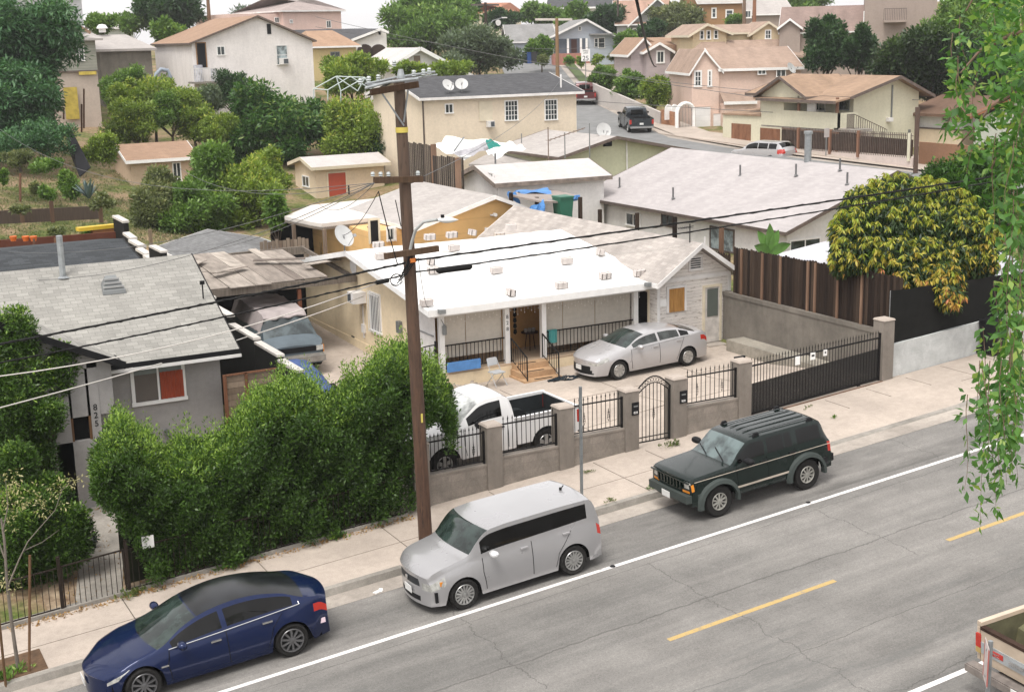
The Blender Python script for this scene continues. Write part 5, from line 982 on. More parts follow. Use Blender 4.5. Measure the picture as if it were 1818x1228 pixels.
# --- cream house with dark roof
r,F,ze = house('house','cream house with dark grey roof, grid windows and two dishes',752,176,82,-4.); BG = stucco('cream_beige_stucco',(.70,.60,.47),var=.05,grime=.1); W_ = F.onv(1023,166)[0]; D_ = 9.5; zr = F.onv(850,137,D_/2)[2]; DK = shingle('charcoal_shingles',(.085,.085,.09),.3,.14,.25,.7,.15); print('beige',W_,ze,zr)
gable(r,W_,D_,-2,ze,zr,'u',oe=.35,og=.4,wall=BG,roof=DK,trim=WTRIM,fas=.16); window(r,F,(789,184,805,202),fr=WHITE); window(r,F,(895,178,920,215),kind='grid'); window(r,F,(966,176,990,214),kind='grid')
panel(r,F,(850.5,180,874,215),mat=CREAM,name='boarded_window'); acunit(r,F,869,220,w_=.45,h=.38); mb = MB(); q = F.onv(747,200,0); mb.box(-.1,-.02,-.04,.04,.5,ze); mb.build('downpipe',BRN,r)
for px,py,lb,yw in ((796,160,'left grey satellite dish on the dark roof of the cream house',.2),(820,158,'right grey satellite dish on the dark roof of the cream house',-.4)):
    pl = lambda u,v: ze+(zr-ze)*v/(D_/2)+.1; q = onroof(px,py+6,F,pl,2,9); w3 = F.wd(q); rr = thing('satellite_dish',lb,'satellite dish',tuple(w3)); dish(rr,None,yw,.4,.5,35)
mb = MB(); q = onroof(996,158,F,pl,2,9); mb.cyl(tuple(q),.06,.9,8); mb.build('vent_pipe',WTRIM,r)
# --- big white two-storey, upper left
r,F,ze = house('house','big white two-storey house with brown roof and outside stairs',340,78,108,0.); W_ = F.onv(554,66)[0]; D_ = min(14,abs(F.onu(274,80,0)[1])); q = F.onv(456,31); print('white',W_,D_,ze,q)
gable(r,D_,W_,-2,ze,q[2],'v',rb=q[0],oe=.25,og=.3,wall=stucco('offwhite_stucco',(.74,.70,.68),var=.08,grime=.16),roof=BR,trim=BRN,fas=.14)
panel(r,F,(474,43,481,61),mat=BLACK,name='gable_vent'); window(r,F,(489,80,512,116),kind=(1,2),pane=PANEL,fr=WTRIM); acunit(r,F,503,109,w_=.75,h=.5); window(r,F,(384,82,400,99)); panel(r,F,(350,77,365,120),mat=BLACK,name='doorway_shade_panel',frame=planks('porch_lumber',(.3,.17,.08),(.36,.22,.12)))  # the black panel at the door stands in for the dark interior
q0 = F.onv(342,146,-1.3); q1 = F.onv(405,140,-1.3); q2 = F.onv(468,175,-1.3); mb = MB(); mb.box(q0[0],q1[0],-1.3,0,q0[2]-.15,q0[2]); mb.build('balcony_floor',CONCK,r)
mb = MB()
for k in range(22): x = q0[0]+(q1[0]-q0[0])*k/21; mb.box(x-.015,x+.015,-1.32,-1.29,q0[2],q0[2]+1.0)
mb.box(q0[0],q1[0],-1.33,-1.28,q0[2]+1,q0[2]+1.05)
for k in range(22): t = k/21; x = q1[0]+(q2[0]-q1[0])*t; z = q0[2]*(1-t)+(q2[2])*t; mb.box(x-.015,x+.015,-1.32,-1.29,z,z+1.0)
mb.beam((q1[0],-1.3,q0[2]+1.03),(q2[0],-1.3,q2[2]+1.03),.05); mb.build('railing',WTRIM,r); mb = MB()
for k in range(10): t = k/10; x = q1[0]+(q2[0]-q1[0])*t; z = q0[2]*(1-t)+q2[2]*t; mb.box(x,x+(q2[0]-q1[0])/10+.05,-1.3,0,z-.35,z-.05)
mb.build('stairs',CONCK,r); mb = MB(); mb.cyl((F.onv(380,130,-1)[0],-1,q0[2]),.28,1.0,10); mb.cyl((F.onv(352,125,-.6)[0],-.6,q0[2]),.35,1.3,10); mb.build('balcony_clutter',flat('clutter_cloth',(.5,.5,.55),.8,var=.5),r)
# --- grey sided house, far left, with lower yellow wall
r,F,ze = house('house','grey sided house with white upper storey and yellow-patched basement wall',0,72,100,0.); SD = siding('grey_green_siding',(.33,.33,.28),.22,.15); W_ = F.onv(169,76)[0]; q = F.onv(150,125); zb_ = q[2]
mb = MB(); mb.box(-6,W_,0,8,zb_,ze,.5); mb.build('wall',SD,r); mb = MB(); mb.box(-6,W_+.0,.1,8,-3,zb_-.12,.5); mb.build('basement_wall',stucco('basement_render',(.50,.42,.36),var=.15),r); mb = MB(); mb.box(-6,W_+.1,-.05,8,zb_-.12,zb_); mb.build('floor_band',BRN,r)
mb = MB(); mb.slab([(-6.5,-.5,ze),(W_+.5,-.5,ze),(W_+.5,8.4,ze+1.1),(-6.5,8.4,ze+1.1)],.15,rnd=.5); mb.build('roof',PALE,r)
a0 = F.onv(85,60,2.5)[0]; zt = F.onv(120,2,2.5)[2]+.6; a1 = F.onv(150,60,2.5)[0]; zu = F.onv(150,60,2.5)[2]; mb = MB(); mb.box(-6,a1,2.5,9,ze+.2,zt,.5); mb.build('upper_wall',siding('white_fine_siding',(.60,.60,.62),.14,.08,dark=.75),r)
window(r,F,(86,7,112,22),p0=2.5,fr=GREYM); mb = MB(); mb.slab([(-6.5,2,zt),(a1+.4,2,zt),(a1+.4,9,zt+.8),(-6.5,9,zt+.8)],.15,rnd=.5); mb.build('upper_roof',BR,r)
window(r,F,(134,83,151,109),kind=(3,2)); panel(r,F,(115,155,139,212),p0=-.1,mat=flat('yellow_paint',(.55,.42,.08),.85,var=.3),name='yellow_panel',d=.02); panel(r,F,(140,127,171,133),p0=-.1,mat=flat('yellow_paint',(.55,.42,.08),.85,var=.3),name='yellow_band',d=.02)
# low white gable in front of it
mb = MB(); q = F.onv(112,32,-.2); e = F.onv(153,58,-.2); mb.slab([(q[0]-6,-.2,e[2]),(e[0],-.2,e[2]),(q[0],-.2,q[2])],up=(0,2,0)); mb.build('small_gable',SD,r); mb = MB(); mb.beam((q[0],-.3,q[2]+.1),(e[0]+.3,-.3,e[2]-.05),.12,.2); mb.build('gable_fascia',BR,r)
# --- grey shed with pale roof
r,F,ze = house('shed','grey rendered shed with pale roof between the grey and white houses',176,88,112,0.,cat='shed'); W_ = F.onv(268,88)[0]; mb = MB(); mb.box(0,W_,0,6,-2,ze,.5); mb.build('wall',stucco('grey_brown_render',(.22,.20,.17),var=.3,grime=.3),r); q = F.onv(200,62,6); mb = MB(); mb.slab([(-.6,-.4,ze),(W_+.4,-.4,ze),(W_-.6,6,q[2]),(-3,6,q[2])],.2,rnd=.5); mb.build('roof',PALE,r); mb = MB(); q = F.onv(182,58,5.5); mb.lathe([(.3,0),(.3,.3),(.5,.35),(.3,.65),(0,.7)],tuple(q),12); mb.build('roof_vent',WHITE,r)
# --- pink building, back
r,F,ze = house('house','pale pink two-storey building with grey roof in the far background',502,19,150,8.); W_ = F.onv(605,19)[0]; hip(r,W_,12,-2,ze,ze+1.7,stucco('pink_stucco',(.68,.50,.44),var=.05),shingle('grey_pink_shingles',(.36,.30,.28),.4,.2,.1),WTRIM)
mb = MB(); mb.box(-6,0,1,10,-2,ze-.3,.5); mb.build('side_wall',stucco('pink_stucco',(.68,.50,.44)),r); window(r,F,(579,37,588,50)); window(r,F,(514,35,520,42)); window(r,F,(487,31,496,41),p0=1.)
# --- yellow house with tan roof
r,F,ze = house('house','small yellow house with tan hip roof beside the white two-storey house',556,83,128,0.); W_ = F.onv(632,83)[0]; hip(r,W_,8,-2,ze,ze+1.5,stucco('soft_yellow',(.56,.45,.24),var=.06),shingle('tan_shingles',(.38,.25,.17),.35,.16,.1,.88),WHITE,hx=.8); window(r,F,(586,92,604,110),fr=GREYM)
# --- arched white house, dark roof
r,F,ze = house('house','white house with dark roof and arched porch in the far background',625,72,142,-15.); W_ = F.onv(686,62)[0]; q = F.onv(676,54); hipz = q[2]
mb = MB(); mb.slab([(0,0,-2),(W_,0,-2),(W_,0,hipz-.3),(q[0],0,hipz),(0,0,ze)],up=(0,8,0),rnd=.5); mb.build('wall',WST,r); mb = MB(); mb.slab([(-6,-.2,ze+.2),(.0,-.3,ze),(q[0],-.3,hipz+.15),(q[0]-1,9,hipz+.3),(-10,9,hipz+.3)],.2,rnd=.5); mb.build('roof',DK,r); mb = MB(); mb.beam((-.1,-.4,ze),(q[0],-.4,hipz+.12),.1,.25); mb.beam((W_+.2,-.4,hipz-.3),(q[0],-.4,hipz+.12),.1,.25); mb.build('fascia',WHITE,r)
for pxa in (648,672): a,_,z = F.onv(pxa,92); mb = MB(); R_ = .85; mb.slab([(a-R_,-.05,z-.6)]+[(a+R_*math.cos(t),-.05,z+R_*.9*math.sin(t)) for t in np.linspace(math.pi,0,10)]+[(a+R_,-.05,z-.6)],up=(0,.04,0)); mb.build('arch_shade_slab',flat('arch_shadow',(.05,.035,.03),.9),r)  # dark slabs on the flat wall, shade of the arches as colour
panel(r,F,(672,57,676,62),mat=BLACK,name='gable_vent')
# --- white gable house
r,F,ze = house('house','white house with low gable roof behind the shrubs in the centre',698,117,112,-6.); q = F.onv(743,88); W_ = F.onv(832,135)[0]; mb = MB(); zl,zr_ = F.onv(698,117)[2],F.onv(832,135)[2]; mb.slab([(0,0,-2),(W_,0,-2),(W_,0,zr_),(q[0],0,q[2]),(0,0,zl)],up=(0,9,0),rnd=.5); mb.build('wall',WST,r)
mb = MB(); mb.slab([(-.5,-.4,zl-.1),(q[0],-.4,q[2]+.15),(q[0],9,q[2]+.15),(-.5,9,zl-.1)],.15,rnd=.5); mb.slab([(W_+.3,-.4,zr_-.05),(q[0],-.4,q[2]+.15),(q[0],9,q[2]+.15),(W_+.3,9,zr_-.05)],.15,rnd=.5); mb.build('roof',ROW,r); mb = MB(); mb.beam((-.5,-.5,zl-.15),(q[0],-.5,q[2]+.08),.08,.3); mb.beam((W_+.3,-.5,zr_-.1),(q[0],-.5,q[2]+.08),.08,.3); mb.build('fascia',WHITE,r); panel(r,F,(734,99,746,122),mat=flat('brown_door',(.2,.15,.11),.8),name='door',frame=WTRIM)
# --- blue-grey craftsman
r,F,ze = house('house','pale blue craftsman house with columned porch at the top of the side street',972,70,160,-24.); BLU = siding('pale_blue_siding',(.44,.48,.54),.2,.08,dark=.8); BGR = shingle('blue_grey_shingles',(.25,.245,.24),.4,.2,.1,.85); q = F.onv(1040,36); W_ = F.onv(1094,66)[0]; ze = F.onv(1094,66)[2]*.5+ze*.5
gable(r,14,W_,-2,ze,q[2],'v',rb=q[0],oe=.6,og=.8,wall=BLU,roof=BGR,trim=WTRIM,fas=.25); P1 = F.onv(982,90,-.1); P2 = F.onv(1041,90,-.1); zt = F.onv(1010,69)[2]; z0 = F.onv(1010,95)[2]
mb = MB(); mb.box(P1[0],P2[0],-.03,0,z0,zt); mb.build('porch_shade_panel',flat('porch_shade_wall',(.10,.12,.15),.9),r)  # flat dark panel on the wall, the porch's shade put into its colour
for px in (981,1008,1031,1041): a = F.onv(px,80)[0]; mb = MB(); mb.box(a-.12,a+.12,-.3,-.05,z0,zt); mb.build('column',WHITE,r)
panel(r,F,(1014,70,1024,94),p0=.0,mat=flat('dark_door',(.06,.03,.025),.7),name='door',d=.08); mb = MB(); mb.box(P1[0]-.2,P2[0]+.2,-1.6,0,-1.5,z0); mb.build('porch_base',flat('brick_steps',(.36,.16,.12),.9),r); window(r,F,(1055,68,1062,84),kind='hung'); window(r,F,(1062,67,1074,86),kind='hung'); window(r,F,(1027,47,1032,55),kind=(1,1)); mb = MB(); mb.box(F.onv(1046,60)[0],F.onv(1088,60)[0],-.9,0,F.onv(1060,60)[2]-.15,F.onv(1060,60)[2]); mb.build('window_canopy',BGR,r)
u2 = F.onv(905,66,4)[0]; gable(r,-u2+1,9,-2,ze-.2,q[2]-.4,'u',oe=.5,og=.5,wall=BLU,roof=BGR,trim=WTRIM,a0=u2,b0=3.5,rname='side_roof',wname='side_wall')
# --- pink-grey narrow house
r,F,ze = house('house','narrow mauve house with white trim and stepped gables by the side street',1148,91,134,-22.); MV = siding('mauve_siding',(.44,.37,.37),.2,.06,dark=.8); q = F.onv(1170,78); W_ = F.onv(1190,88)[0]; print('mauve',W_,q,ze)
gable(r,12,W_,-2,ze,q[2],'v',rb=q[0],oe=.4,og=.4,wall=MV,roof=BR,trim=WHITE,fas=.25); window(r,F,(1165,90,1180,113),kind='slide',fw=.14)
u2 = F.onv(1120,95,1.5)[0]; gable(r,9,-u2*2,-2,ze-.1,q[2]+.5,'v',oe=.4,og=.4,wall=MV,roof=BR,trim=WHITE,a0=1.5,b0=u2,fas=.25,rname='rear_roof',wname='rear_wall'); mb = MB(); mb.box(W_,W_+5.5,1.,9,-2,ze-.1,.5); mb.build('side_wall',siding('grey_siding2',(.30,.29,.29),.2,.08,dark=.8),r); mb = MB(); mb.slab([(W_-.2,.5,ze-.0),(W_+6,.5,ze+.0),(W_+6,6,q[2]+.6),(q[0],6,q[2]+.6),(q[0],.5,q[2])],.2,rnd=.5); mb.build('side_roof',BR,r); window(r,F,(1194,108,1202,124),p0=1.,kind='hung'); window(r,F,(1204,107,1212,124),p0=1.,kind='hung')
# --- tan and yellow two-storey behind the pink one
r,F,ze = house('house','cream two-storey house with tan roofs and twin gables behind the pink house',1230,60,128,-22.); CYW = stucco('pale_cream',(.62,.50,.33),var=.05); TN = shingle('tan_brown_shingles',(.35,.255,.20),.35,.16,.1,.88); q = F.onv(1254,45); w1 = F.onv(1290,57)[0]; w2 = F.onv(1391,58)[0]; q2 = F.onv(1366,41)
gable(r,9,w1,-3,ze,q[2],'v',rb=q[0],oe=.5,og=.5,wall=CYW,roof=TN,trim=CREAM,fas=.22); gable(r,w2-w1,7.5,-3,ze-.1,q[2]-.1,'u',oe=.3,og=.1,wall=CYW,roof=TN,trim=CREAM,a0=w1,b0=1.,rname='long_roof',wname='long_wall'); w3 = F.onv(1338,57)[0]; gable(r,5,w2-w3,-3,ze-.1,q2[2],'v',oe=.4,og=.3,wall=CYW,roof=TN,trim=CREAM,a0=.3,b0=w3,rname='right_roof',wname='right_wall',fas=.22)
for b_ in ((1242,54,1250,71),(1254,54,1262,71),(1267,53,1275,70)): window(r,F,b_,kind='hung',fw=.1)
window(r,F,(1358,53,1369,70),kind=(2,2),p0=.3,fw=.1); zl = F.onv(1250,75)[2]; mb = MB(); mb.slab([(-2.2,-3.5,zl-1.6),(w1+.5,-3.5,zl-1.6),(w1-.2,-.05,zl),(.8,-.05,zl)],.2,rnd=.5); mb.slab([(w1,-.8,zl-.6),(w2+3,-3,zl-1.7),(w2+1,.2,zl+.1),(w1,.2,zl+.1)],.2,rnd=.5); mb.build('lower_roof',TN,r); mb = MB(); mb.box(-1.8,w1,-3.2,0,-3,zl-1.7,.5); mb.build('lower_wall',CYW,r); window(r,F,(1216,103,1229,124),p0=3.2)
# --- pink two-storey with garages (its long side faces the side street)
r,F,ze = house('house','pink two-storey house with steep front gable and white garage doors',1229,124,112,-22.); PK = stucco('pink_wall',(.66,.50,.42),var=.05,grime=.08); q = F.onv(1250,91); W_ = F.onv(1277,121)[0]; wr = F.onv(1424,122)[0]; print('pink',W_,wr,ze,q)
gable(r,8.5,W_,-2,ze,q[2],'v',rb=q[0],oe=.3,og=.25,wall=PK,roof=TN,trim=WHITE,fas=.2); zrr = F.onv(1370,86,4.5)[2]
gable(r,wr-W_,8.5,-2,ze,zrr,'u',oe=.4,og=.1,wall=PK,roof=TN,trim=WHITE,a0=W_,b0=.15,fas=.22,rname='long_roof',wname='long_wall')
window(r,F,(1232,125,1246,155),kind=(2,3),fw=.14); window(r,F,(1256,124,1264,155),kind=(1,3),fw=.14); window(r,F,(1345,120,1360,133),p0=-.15); window(r,F,(1378,121,1395,137),p0=-.15)
GD = siding('white_garage_door',(.74,.73,.72),.45,.05,dark=.85); panel(r,F,(1233,190,1261,235),mat=GD,name='garage_door',frame=PK); panel(r,F,(1266,202,1280,250),mat=GD,name='garage_door',frame=PK)
a0 = F.onv(1284,180,-1.2)[0]; a1 = F.onv(1343,178,-1.2)[0]; z = F.onv(1310,180,-1.2)[2]; mb = MB(); mb.slab([(a0,-1.4,z),(a1,-1.4,z),(a1,-.05,z+.7),(a0,-.05,z+.7)],.15,rnd=.5); mb.build('porch_roof',TN,r); mb = MB(); mb.box(a0,a1,-1.45,-1.4,z-.25,z); mb.box(a0,a1+.3,-1.5,-1.1,z-2.,z-1.7); mb.build('ledge',WHITE,r); mb = MB(); mb.box(a0+.1,a1,-1.2,0,-2,z-.15,.5); mb.build('porch_wall',PK,r)
q = onroof(1393,128,F,lambda u,v: ze+.4,2,9); w3 = F.wd((F.onv(1405,128,-.6)[0],-.6,F.onv(1405,132,-.6)[2])); rr = thing('satellite_dish','white satellite dish between the pink house and the pale green house','satellite dish',tuple(w3)); dish(rr,None,.3,.5,.5,30)
# brick garden wall with white arches beside it
r = thing('brick_wall','low brick garden wall with white arched caps and gate by the side street','garden wall',atD(1175,235,112)-np.array([0,0,.3])); o3 = np.array(r.location); mb = MB(); A = np.array(q3(1174,228,113)); B = np.array(q3(1207,234,111)); A[2] = B[2] = 0; mb.slab([A-np.array([0,0,1]),B-np.array([0,0,1]),B+np.array([0,0,1.9]),A+np.array([0,0,2.1])],up=(.1,.25,0),rnd=.5); mb.build('wall',blockwall('red_brick',(.36,.18,.10),.25,.09,.9),r); mb = MB()
for px in (1185,1196): a = np.array(q3(px,205,112)); mb.slab([(a[0]-.35,a[1]-.2,1.3)]+[(a[0]+.35*math.cos(t),a[1]-.2,2.1+.45*math.sin(t)) for t in np.linspace(math.pi,0,8)]+[(a[0]+.35,a[1]-.2,1.3)],up=(.05,.2,0))
a = np.array(q3(1217,215,110.5)); mb.tube([(a[0]-.85,a[1],-.5),(a[0]-.85,a[1],1.7)]+[(a[0]+.85*math.cos(t),a[1],1.9+.8*math.sin(t)) for t in np.linspace(math.pi,0,9)]+[(a[0]+.85,a[1],1.7),(a[0]+.85,a[1],-.5)],.16,6); mb.build('arches',WHITE,r); mb = MB()
for k in range(11): x = -.75+k*.15; mb.box(a[0]+x-.015,a[0]+x+.015,a[1],a[1]+.02,-.4,1.8+.8*math.sqrt(max(0,1-(x/.85)**2)))
mb.build('gate_bars',GREYM,r)
# --- pale green two-storey on the right: its gable end faces the main road, the balcony side faces the side street
P = atD(1516,168,93); zg_ = ground(P[0],P[1]); F = Fr((P[0],P[1],zg_),0.); ze = P[2]-zg_; r = thing('house','pale lime two-storey house with brown roof, balcony and outside stairs','house',F.o)
PG = stucco('pale_lime_stucco',(.60,.57,.44),var=.05,grime=.1); OB = shingle('orange_brown_shingles',(.33,.225,.155),.35,.16,.12,.88); BP = flat('brown_post',(.2,.1,.06),.8)
W_ = F.onv(1631,175)[0]; q = F.onv(1587,138); zr = q[2]; UW = -1.7; D_ = F.onu(1350,170,0)[1]
gable(r,D_,W_,-3,ze,zr,'v',rb=q[0],oe=.9,og=.7,wall=PG,roof=OB,trim=BRN,fas=.2,zeb=F.onv(1631,163)[2])
sl_ = (zr-ze)/q[0]; vU = lambda px,py: F.onu(px,py,UW)[1]; zU = lambda px,py: F.onu(px,py,UW)[2]
v0,v1 = vU(1435,170),vU(1352,168); va = vU(1494,175); zap = zU(1397,139); zle = zU(1397,170)
mb = MB(); mb.slab([(-.85,va,ze-.85*sl_+.12),(-2.2,va,ze-2.2*sl_*.55+.0),(-2.2,v1+.3,ze-2.2*sl_*.55),(-.85,v1+.3,ze-.85*sl_+.12)],.12,rnd=.5); mb.build('balcony_roof',OB,r); mb = MB(); mb.box(-2.25,-2.2,va,v1,ze-2.2*sl_*.55-.2,ze-2.2*sl_*.55); mb.build('balcony_fascia',BRN,r)
gable(r,4.5,v1-v0,zle-.5,zle,zap,'u',oe=.3,og=.5,wall=PG,roof=OB,trim=BRN,a0=UW,b0=v0,rname='cross_roof',wname='cross_wall',fas=.2)
zp1,zp0 = zU(1430,198),zU(1430,227); vb = vU(1489,210); vs = vU(1391,190)
mb = MB(); mb.box(UW,UW+.15,vb,v1,zp0,zp1,.5); mb.box(UW,0,vb,vb+.12,zp0,zp1,.5); mb.build('balcony_parapet',PG,r); mb = MB(); mb.box(UW+.01,0,vs,v1,zp0,zle,.5); mb.build('upper_wall',PG,r); mb = MB(); mb.box(UW+.02,0,vb-1.5,v1,zp0-.12,zp0+.08); mb.build('balcony_floor',CONCK,r)
for px in (1417,1485): a = vU(px,190); mb = MB(); mb.box(UW,UW+.15,a-.09,a+.09,zp1,zle); mb.build('post',BP,r)
window(r,F,(1443,178,1466,198),'l',0.,fw=.1); window(r,F,(1490,177,1508,196),'l',0.,fr=GREYM); mb = MB(); a = vU(1432,190); mb.box(UW+.3,UW+.4,a-.6,a+.3,zp1-.8,zle-.1); mb.build('white_cloth',WTRIM,r)
BD = planks('brown_garage',(.20,.09,.05),(.24,.12,.07),2.)
mb = MB(); vL = vU(1283,230); mb.box(UW+.02,4,v1,vL,-3,zU(1320,203),.5); mb.box(UW+.02,0,vs,v1,-3,zp0-.1,.5); mb.build('garage_wall',PG,r); panel(r,F,(1299,220,1333,270),'l',UW+.02,mat=BD,name='garage_door'); panel(r,F,(1350,228,1385,266),'l',UW+.02,mat=BD,name='garage_door'); mb = MB(); mb.slab([(UW-.1,v1,zU(1340,203)),(UW-.1,vL,zU(1320,203)),(4,vL,zU(1320,203)+.4),(4,v1,zU(1320,203)+.4)],.12); mb.build('garage_roof',OB,r)
mb = MB(); mb.box(-.25,-.02,vb,vs,-1,zp0-.13); mb.build('carport_shade_panel',flat('shade_brown',(.06,.04,.03),.9),r)  # dark brown panel painted as the shade of the carport under the balcony
for px in (1389,1422,1484): a = vU(px,240); mb = MB(); mb.box(UW,UW+.2,a-.1,a+.1,-1,zp0-.1); mb.build('carport_post',BP,r)
mb = MB(); mb.box(UW-.05,UW+.1,vb,vs,zp0-.35,zp0-.12); mb.build('carport_beam',BP,r)
s0 = F.onv(1516,228,-1.3); s1 = F.onv(1574,255,-1.3); mb = MB(); k_ = 12
for k in range(k_): t = k/k_; mb.box(s0[0]+(s1[0]-s0[0])*t,s0[0]+(s1[0]-s0[0])*(t+.12),-1.3,-.1,s0[2]*(1-t)+s1[2]*t-.08,s0[2]*(1-t)+s1[2]*t)
mb.beam((s0[0],-1.25,s0[2]-.1),(s1[0],-1.25,s1[2]-.15),.05,.3); mb.box(UW,s0[0]+.1,-1.3,0,s0[2]-.15,s0[2]); mb.build('stairs',CONCG,r); mb = MB()
for k in range(16): t = k/15; x = s0[0]+(s1[0]-s0[0])*t; z = s0[2]*(1-t)+s1[2]*t; mb.box(x-.015,x+.015,-1.3,-1.27,z,z+.95)
mb.beam((s0[0],-1.28,s0[2]+.95),(s1[0],-1.28,s1[2]+.95),.04)
for k in range(9): x = UW+(s0[0]-UW)*k/8; mb.box(x-.015,x+.015,-1.3,-1.27,s0[2],s0[2]+.95)
mb.box(UW,s0[0],-1.3,-1.26,s0[2]+.93,s0[2]+.97); mb.build('stair_railing',BRN,r); a = F.onv(1584,150)[0]; mb = MB(); mb.box(a-.05,a+.05,-.08,0,F.onv(1580,210)[2],zr-.5); mb.build('conduit',GREYM,r); a,z = pq(F,'f',0,1578,212); mb = MB(); mb.box(a-.25,a+.15,-.3,0,z-.15,z+.12); mb.build('wall_lamp',WTRIM,r); panel(r,F,(1612,230,1616,244),mat=GREYM,name='meter_panel')
# iron fence with brown mesh on pale retaining wall below
r = thing('street_wall','long pale retaining wall below the pale green house','retaining wall',atD(1500,290,88)-np.array([0,0,1.])); o3 = np.array(r.location); A = np.array(q3(1388,263,97)); B = np.array(q3(1620,281,82)); mb = MB(); mb.slab([A-np.array([0,0,4]),B-np.array([0,0,4]),B,A],up=(.25,.1,0),rnd=.5); mb.build('wall',stucco('pinkish_render',(.58,.50,.46),var=.06),r)
r = thing('yard_fence','dark iron fence with brown mesh on the pale retaining wall','iron fence',tuple(o3)); mb = MB(); mp_ = MB(); n_ = 80
for k in range(n_): p = A+(B-A)*k/n_; mb.box(p[0]-.02,p[0]+.02,p[1],p[1]+.03,p[2],p[2]+1.5)
mb.beam(A+np.array([0,0,1.35]),B+np.array([0,0,1.35]),.04); mb.build('bars',BRN,r); mp_.slab([A+np.array([.05,.05,.1]),B+np.array([.05,.05,.1]),B+np.array([.05,.05,1.1]),A+np.array([.05,.05,1.3])],up=(.02,.01,0)); mp_.build('mesh',flat('brown_mesh',(.055,.035,.025),.9),r)
for px in (1422,1483,1533,1615): t = (px-1388)/232; p = A+(B-A)*t; mb = MB(); mb.box(p[0]-.1,p[0]+.1,p[1]-.1,p[1]+.1,p[2]-.2,p[2]+1.5); mb.build('post',flat('brown_post',(.2,.1,.06),.8) if px < 1600 else PG,r)
P = atD(1625,303,80); mb = MB(); mb.tube([(0,0,-1),(-.05,0,3.7)],.14,10); o = mb.build('short_utility_post',flat('dark_timber',(.09,.055,.04),.9)); o.location = (P[0],P[1],P[2]-1); tag(o,'short dark wooden service post at the right end of the iron fence','post')
P = atD(1466,283,90); r = thing('street_sign','blank-backed street sign on a thin grey post by the iron fence','sign',tuple(P-np.array([0,0,.5]))); mb = MB(); mb.tube([(0,0,0),(0,0,2.5)],.035,8); mb.build('post',GREYM,r); mb = MB(); mb.box(-.22,.22,-.04,-.02,1.95,2.55); mb.build('plate',flat('sign_back',(.42,.38,.36),.6),r)
# --- taupe big house, top right
r,F,ze = house('house','large taupe house with long brown roof and small balcony, top right',1384,58,128,-42.); TP = stucco('taupe_stucco',(.33,.27,.235),var=.05); TR = shingle('mauve_brown_shingles',(.26,.19,.165),.35,.16,.1,.88); uR = F.onv(1535,30)[0]; uE = F.onv(1662,30)[0]; zr = F.onv(1460,14,5)[2]; print('taupe',uR,uE,ze,zr)
gable(r,uR,10,-3,ze,zr,'u',oe=.4,og=.1,wall=TP,roof=TR,trim=WTRIM,a0=0,b0=0); mb = MB(); mb.box(uR,uE,-.6,10,-3,F.onv(1600,-30)[2],.5); mb.build('tower_wall',TP,r)
q = F.onv(1398,36,-.5); u0,u1 = F.onv(1384,48,-.5)[0],F.onv(1421,51,-.5)[0]; gable(r,3,u1-u0,-3,F.onv(1400,50,-.5)[2],q[2],'v',oe=.2,og=.3,wall=TP,roof=TR,trim=WHITE,a0=-.5,b0=u0,rname='small_roof',wname='small_wall',fas=.2); window(r,F,(1409,53,1418,72),p0=.5,kind='hung')
for b_ in ((1533,20,1542,43),(1632,-5,1644,20)): window(r,F,b_,p0=.6,kind='hung',fw=.1)
o = window(r,F,(1585,-8,1606,32),p0=.6,kind='slide',pane=PANEL,fw=.1); window(r,F,(1584,48,1602,61),p0=.6); window(r,F,(1558,49,1567,53),p0=.6); a0,a1 = F.onv(1569,35,-1.6)[0],F.onv(1609,35,-1.6)[0]; z = F.onv(1590,36,-1.6)[2]; mb = MB(); mb.box(a0,a1,-1.7,-.6,z-.2,z); mb.build('balcony_floor',TP,r); mb = MB()
for k in range(14): x = a0+(a1-a0)*k/13; mb.box(x-.02,x+.02,-1.7,-1.66,z,z+1)
mb.box(a0,a1,-1.7,-1.65,z+1,z+1.05); mb.build('railing',BRN,r)
# --- brown house at the very top
r,F,ze = house('house','ochre brown house with white windows at the top of the hill',1242,5,175,-22.); OC = stucco('ochre_stucco',(.33,.195,.10),var=.05); u1 = F.onv(1318,5)[0]; u2 = F.onv(1360,16)[0]; gable(r,u1,10,-3,ze,ze+2.6,'u',oe=.4,og=.4,wall=OC,roof=PALE,trim=WTRIM); gable(r,u2-u1+4,8,-3,ze-1.6,ze+.2,'u',oe=.4,og=.2,wall=TP,roof=PALE,trim=WHITE,a0=u1,b0=1,rname='low_roof',wname='low_wall')
for b_ in ((1240,15,1248,31),(1263,14,1272,33),(1288,17,1302,33)): window(r,F,b_,kind='hung',fw=.16)
window(r,F,(1322,18,1334,33),p0=-1.,fw=.16)
# --- salmon roof house, far
r,F,ze = house('house','house with salmon tiled roof above the mauve house',1102,42,178,-30.); q = F.onv(1184,8,0); u1 = F.onv(1150,40)[0]; SAL = shingle('salmon_tiles',(.40,.26,.20),.4,.2,.12,.85); gable(r,10,u1*1.9,-3,ze,ze+3.0,'v',oe=.5,og=.6,wall=flat('grey_wall',(.4,.4,.4),.8),roof=SAL,trim=WHITE,b0=u1*.4,fas=.25,rname='front_roof',wname='front_wall'); gable(r,u1*2,10,-3,ze,ze+2.9,'u',oe=.5,og=.3,wall=flat('grey_wall',(.4,.4,.4),.8),roof=SAL,trim=WHITE,a0=-.5); window(r,F,(1123,50,1131,60),fw=.14)
r,F,ze = house('house','white house with charcoal roof at the top edge in the centre',975,14,210,-35.); u1 = F.onv(1085,10)[0]; gable(r,u1,12,-5,ze,ze+2.4,'u',oe=.5,og=.5,wall=WST,roof=DK,trim=WHITE,fas=.25); 
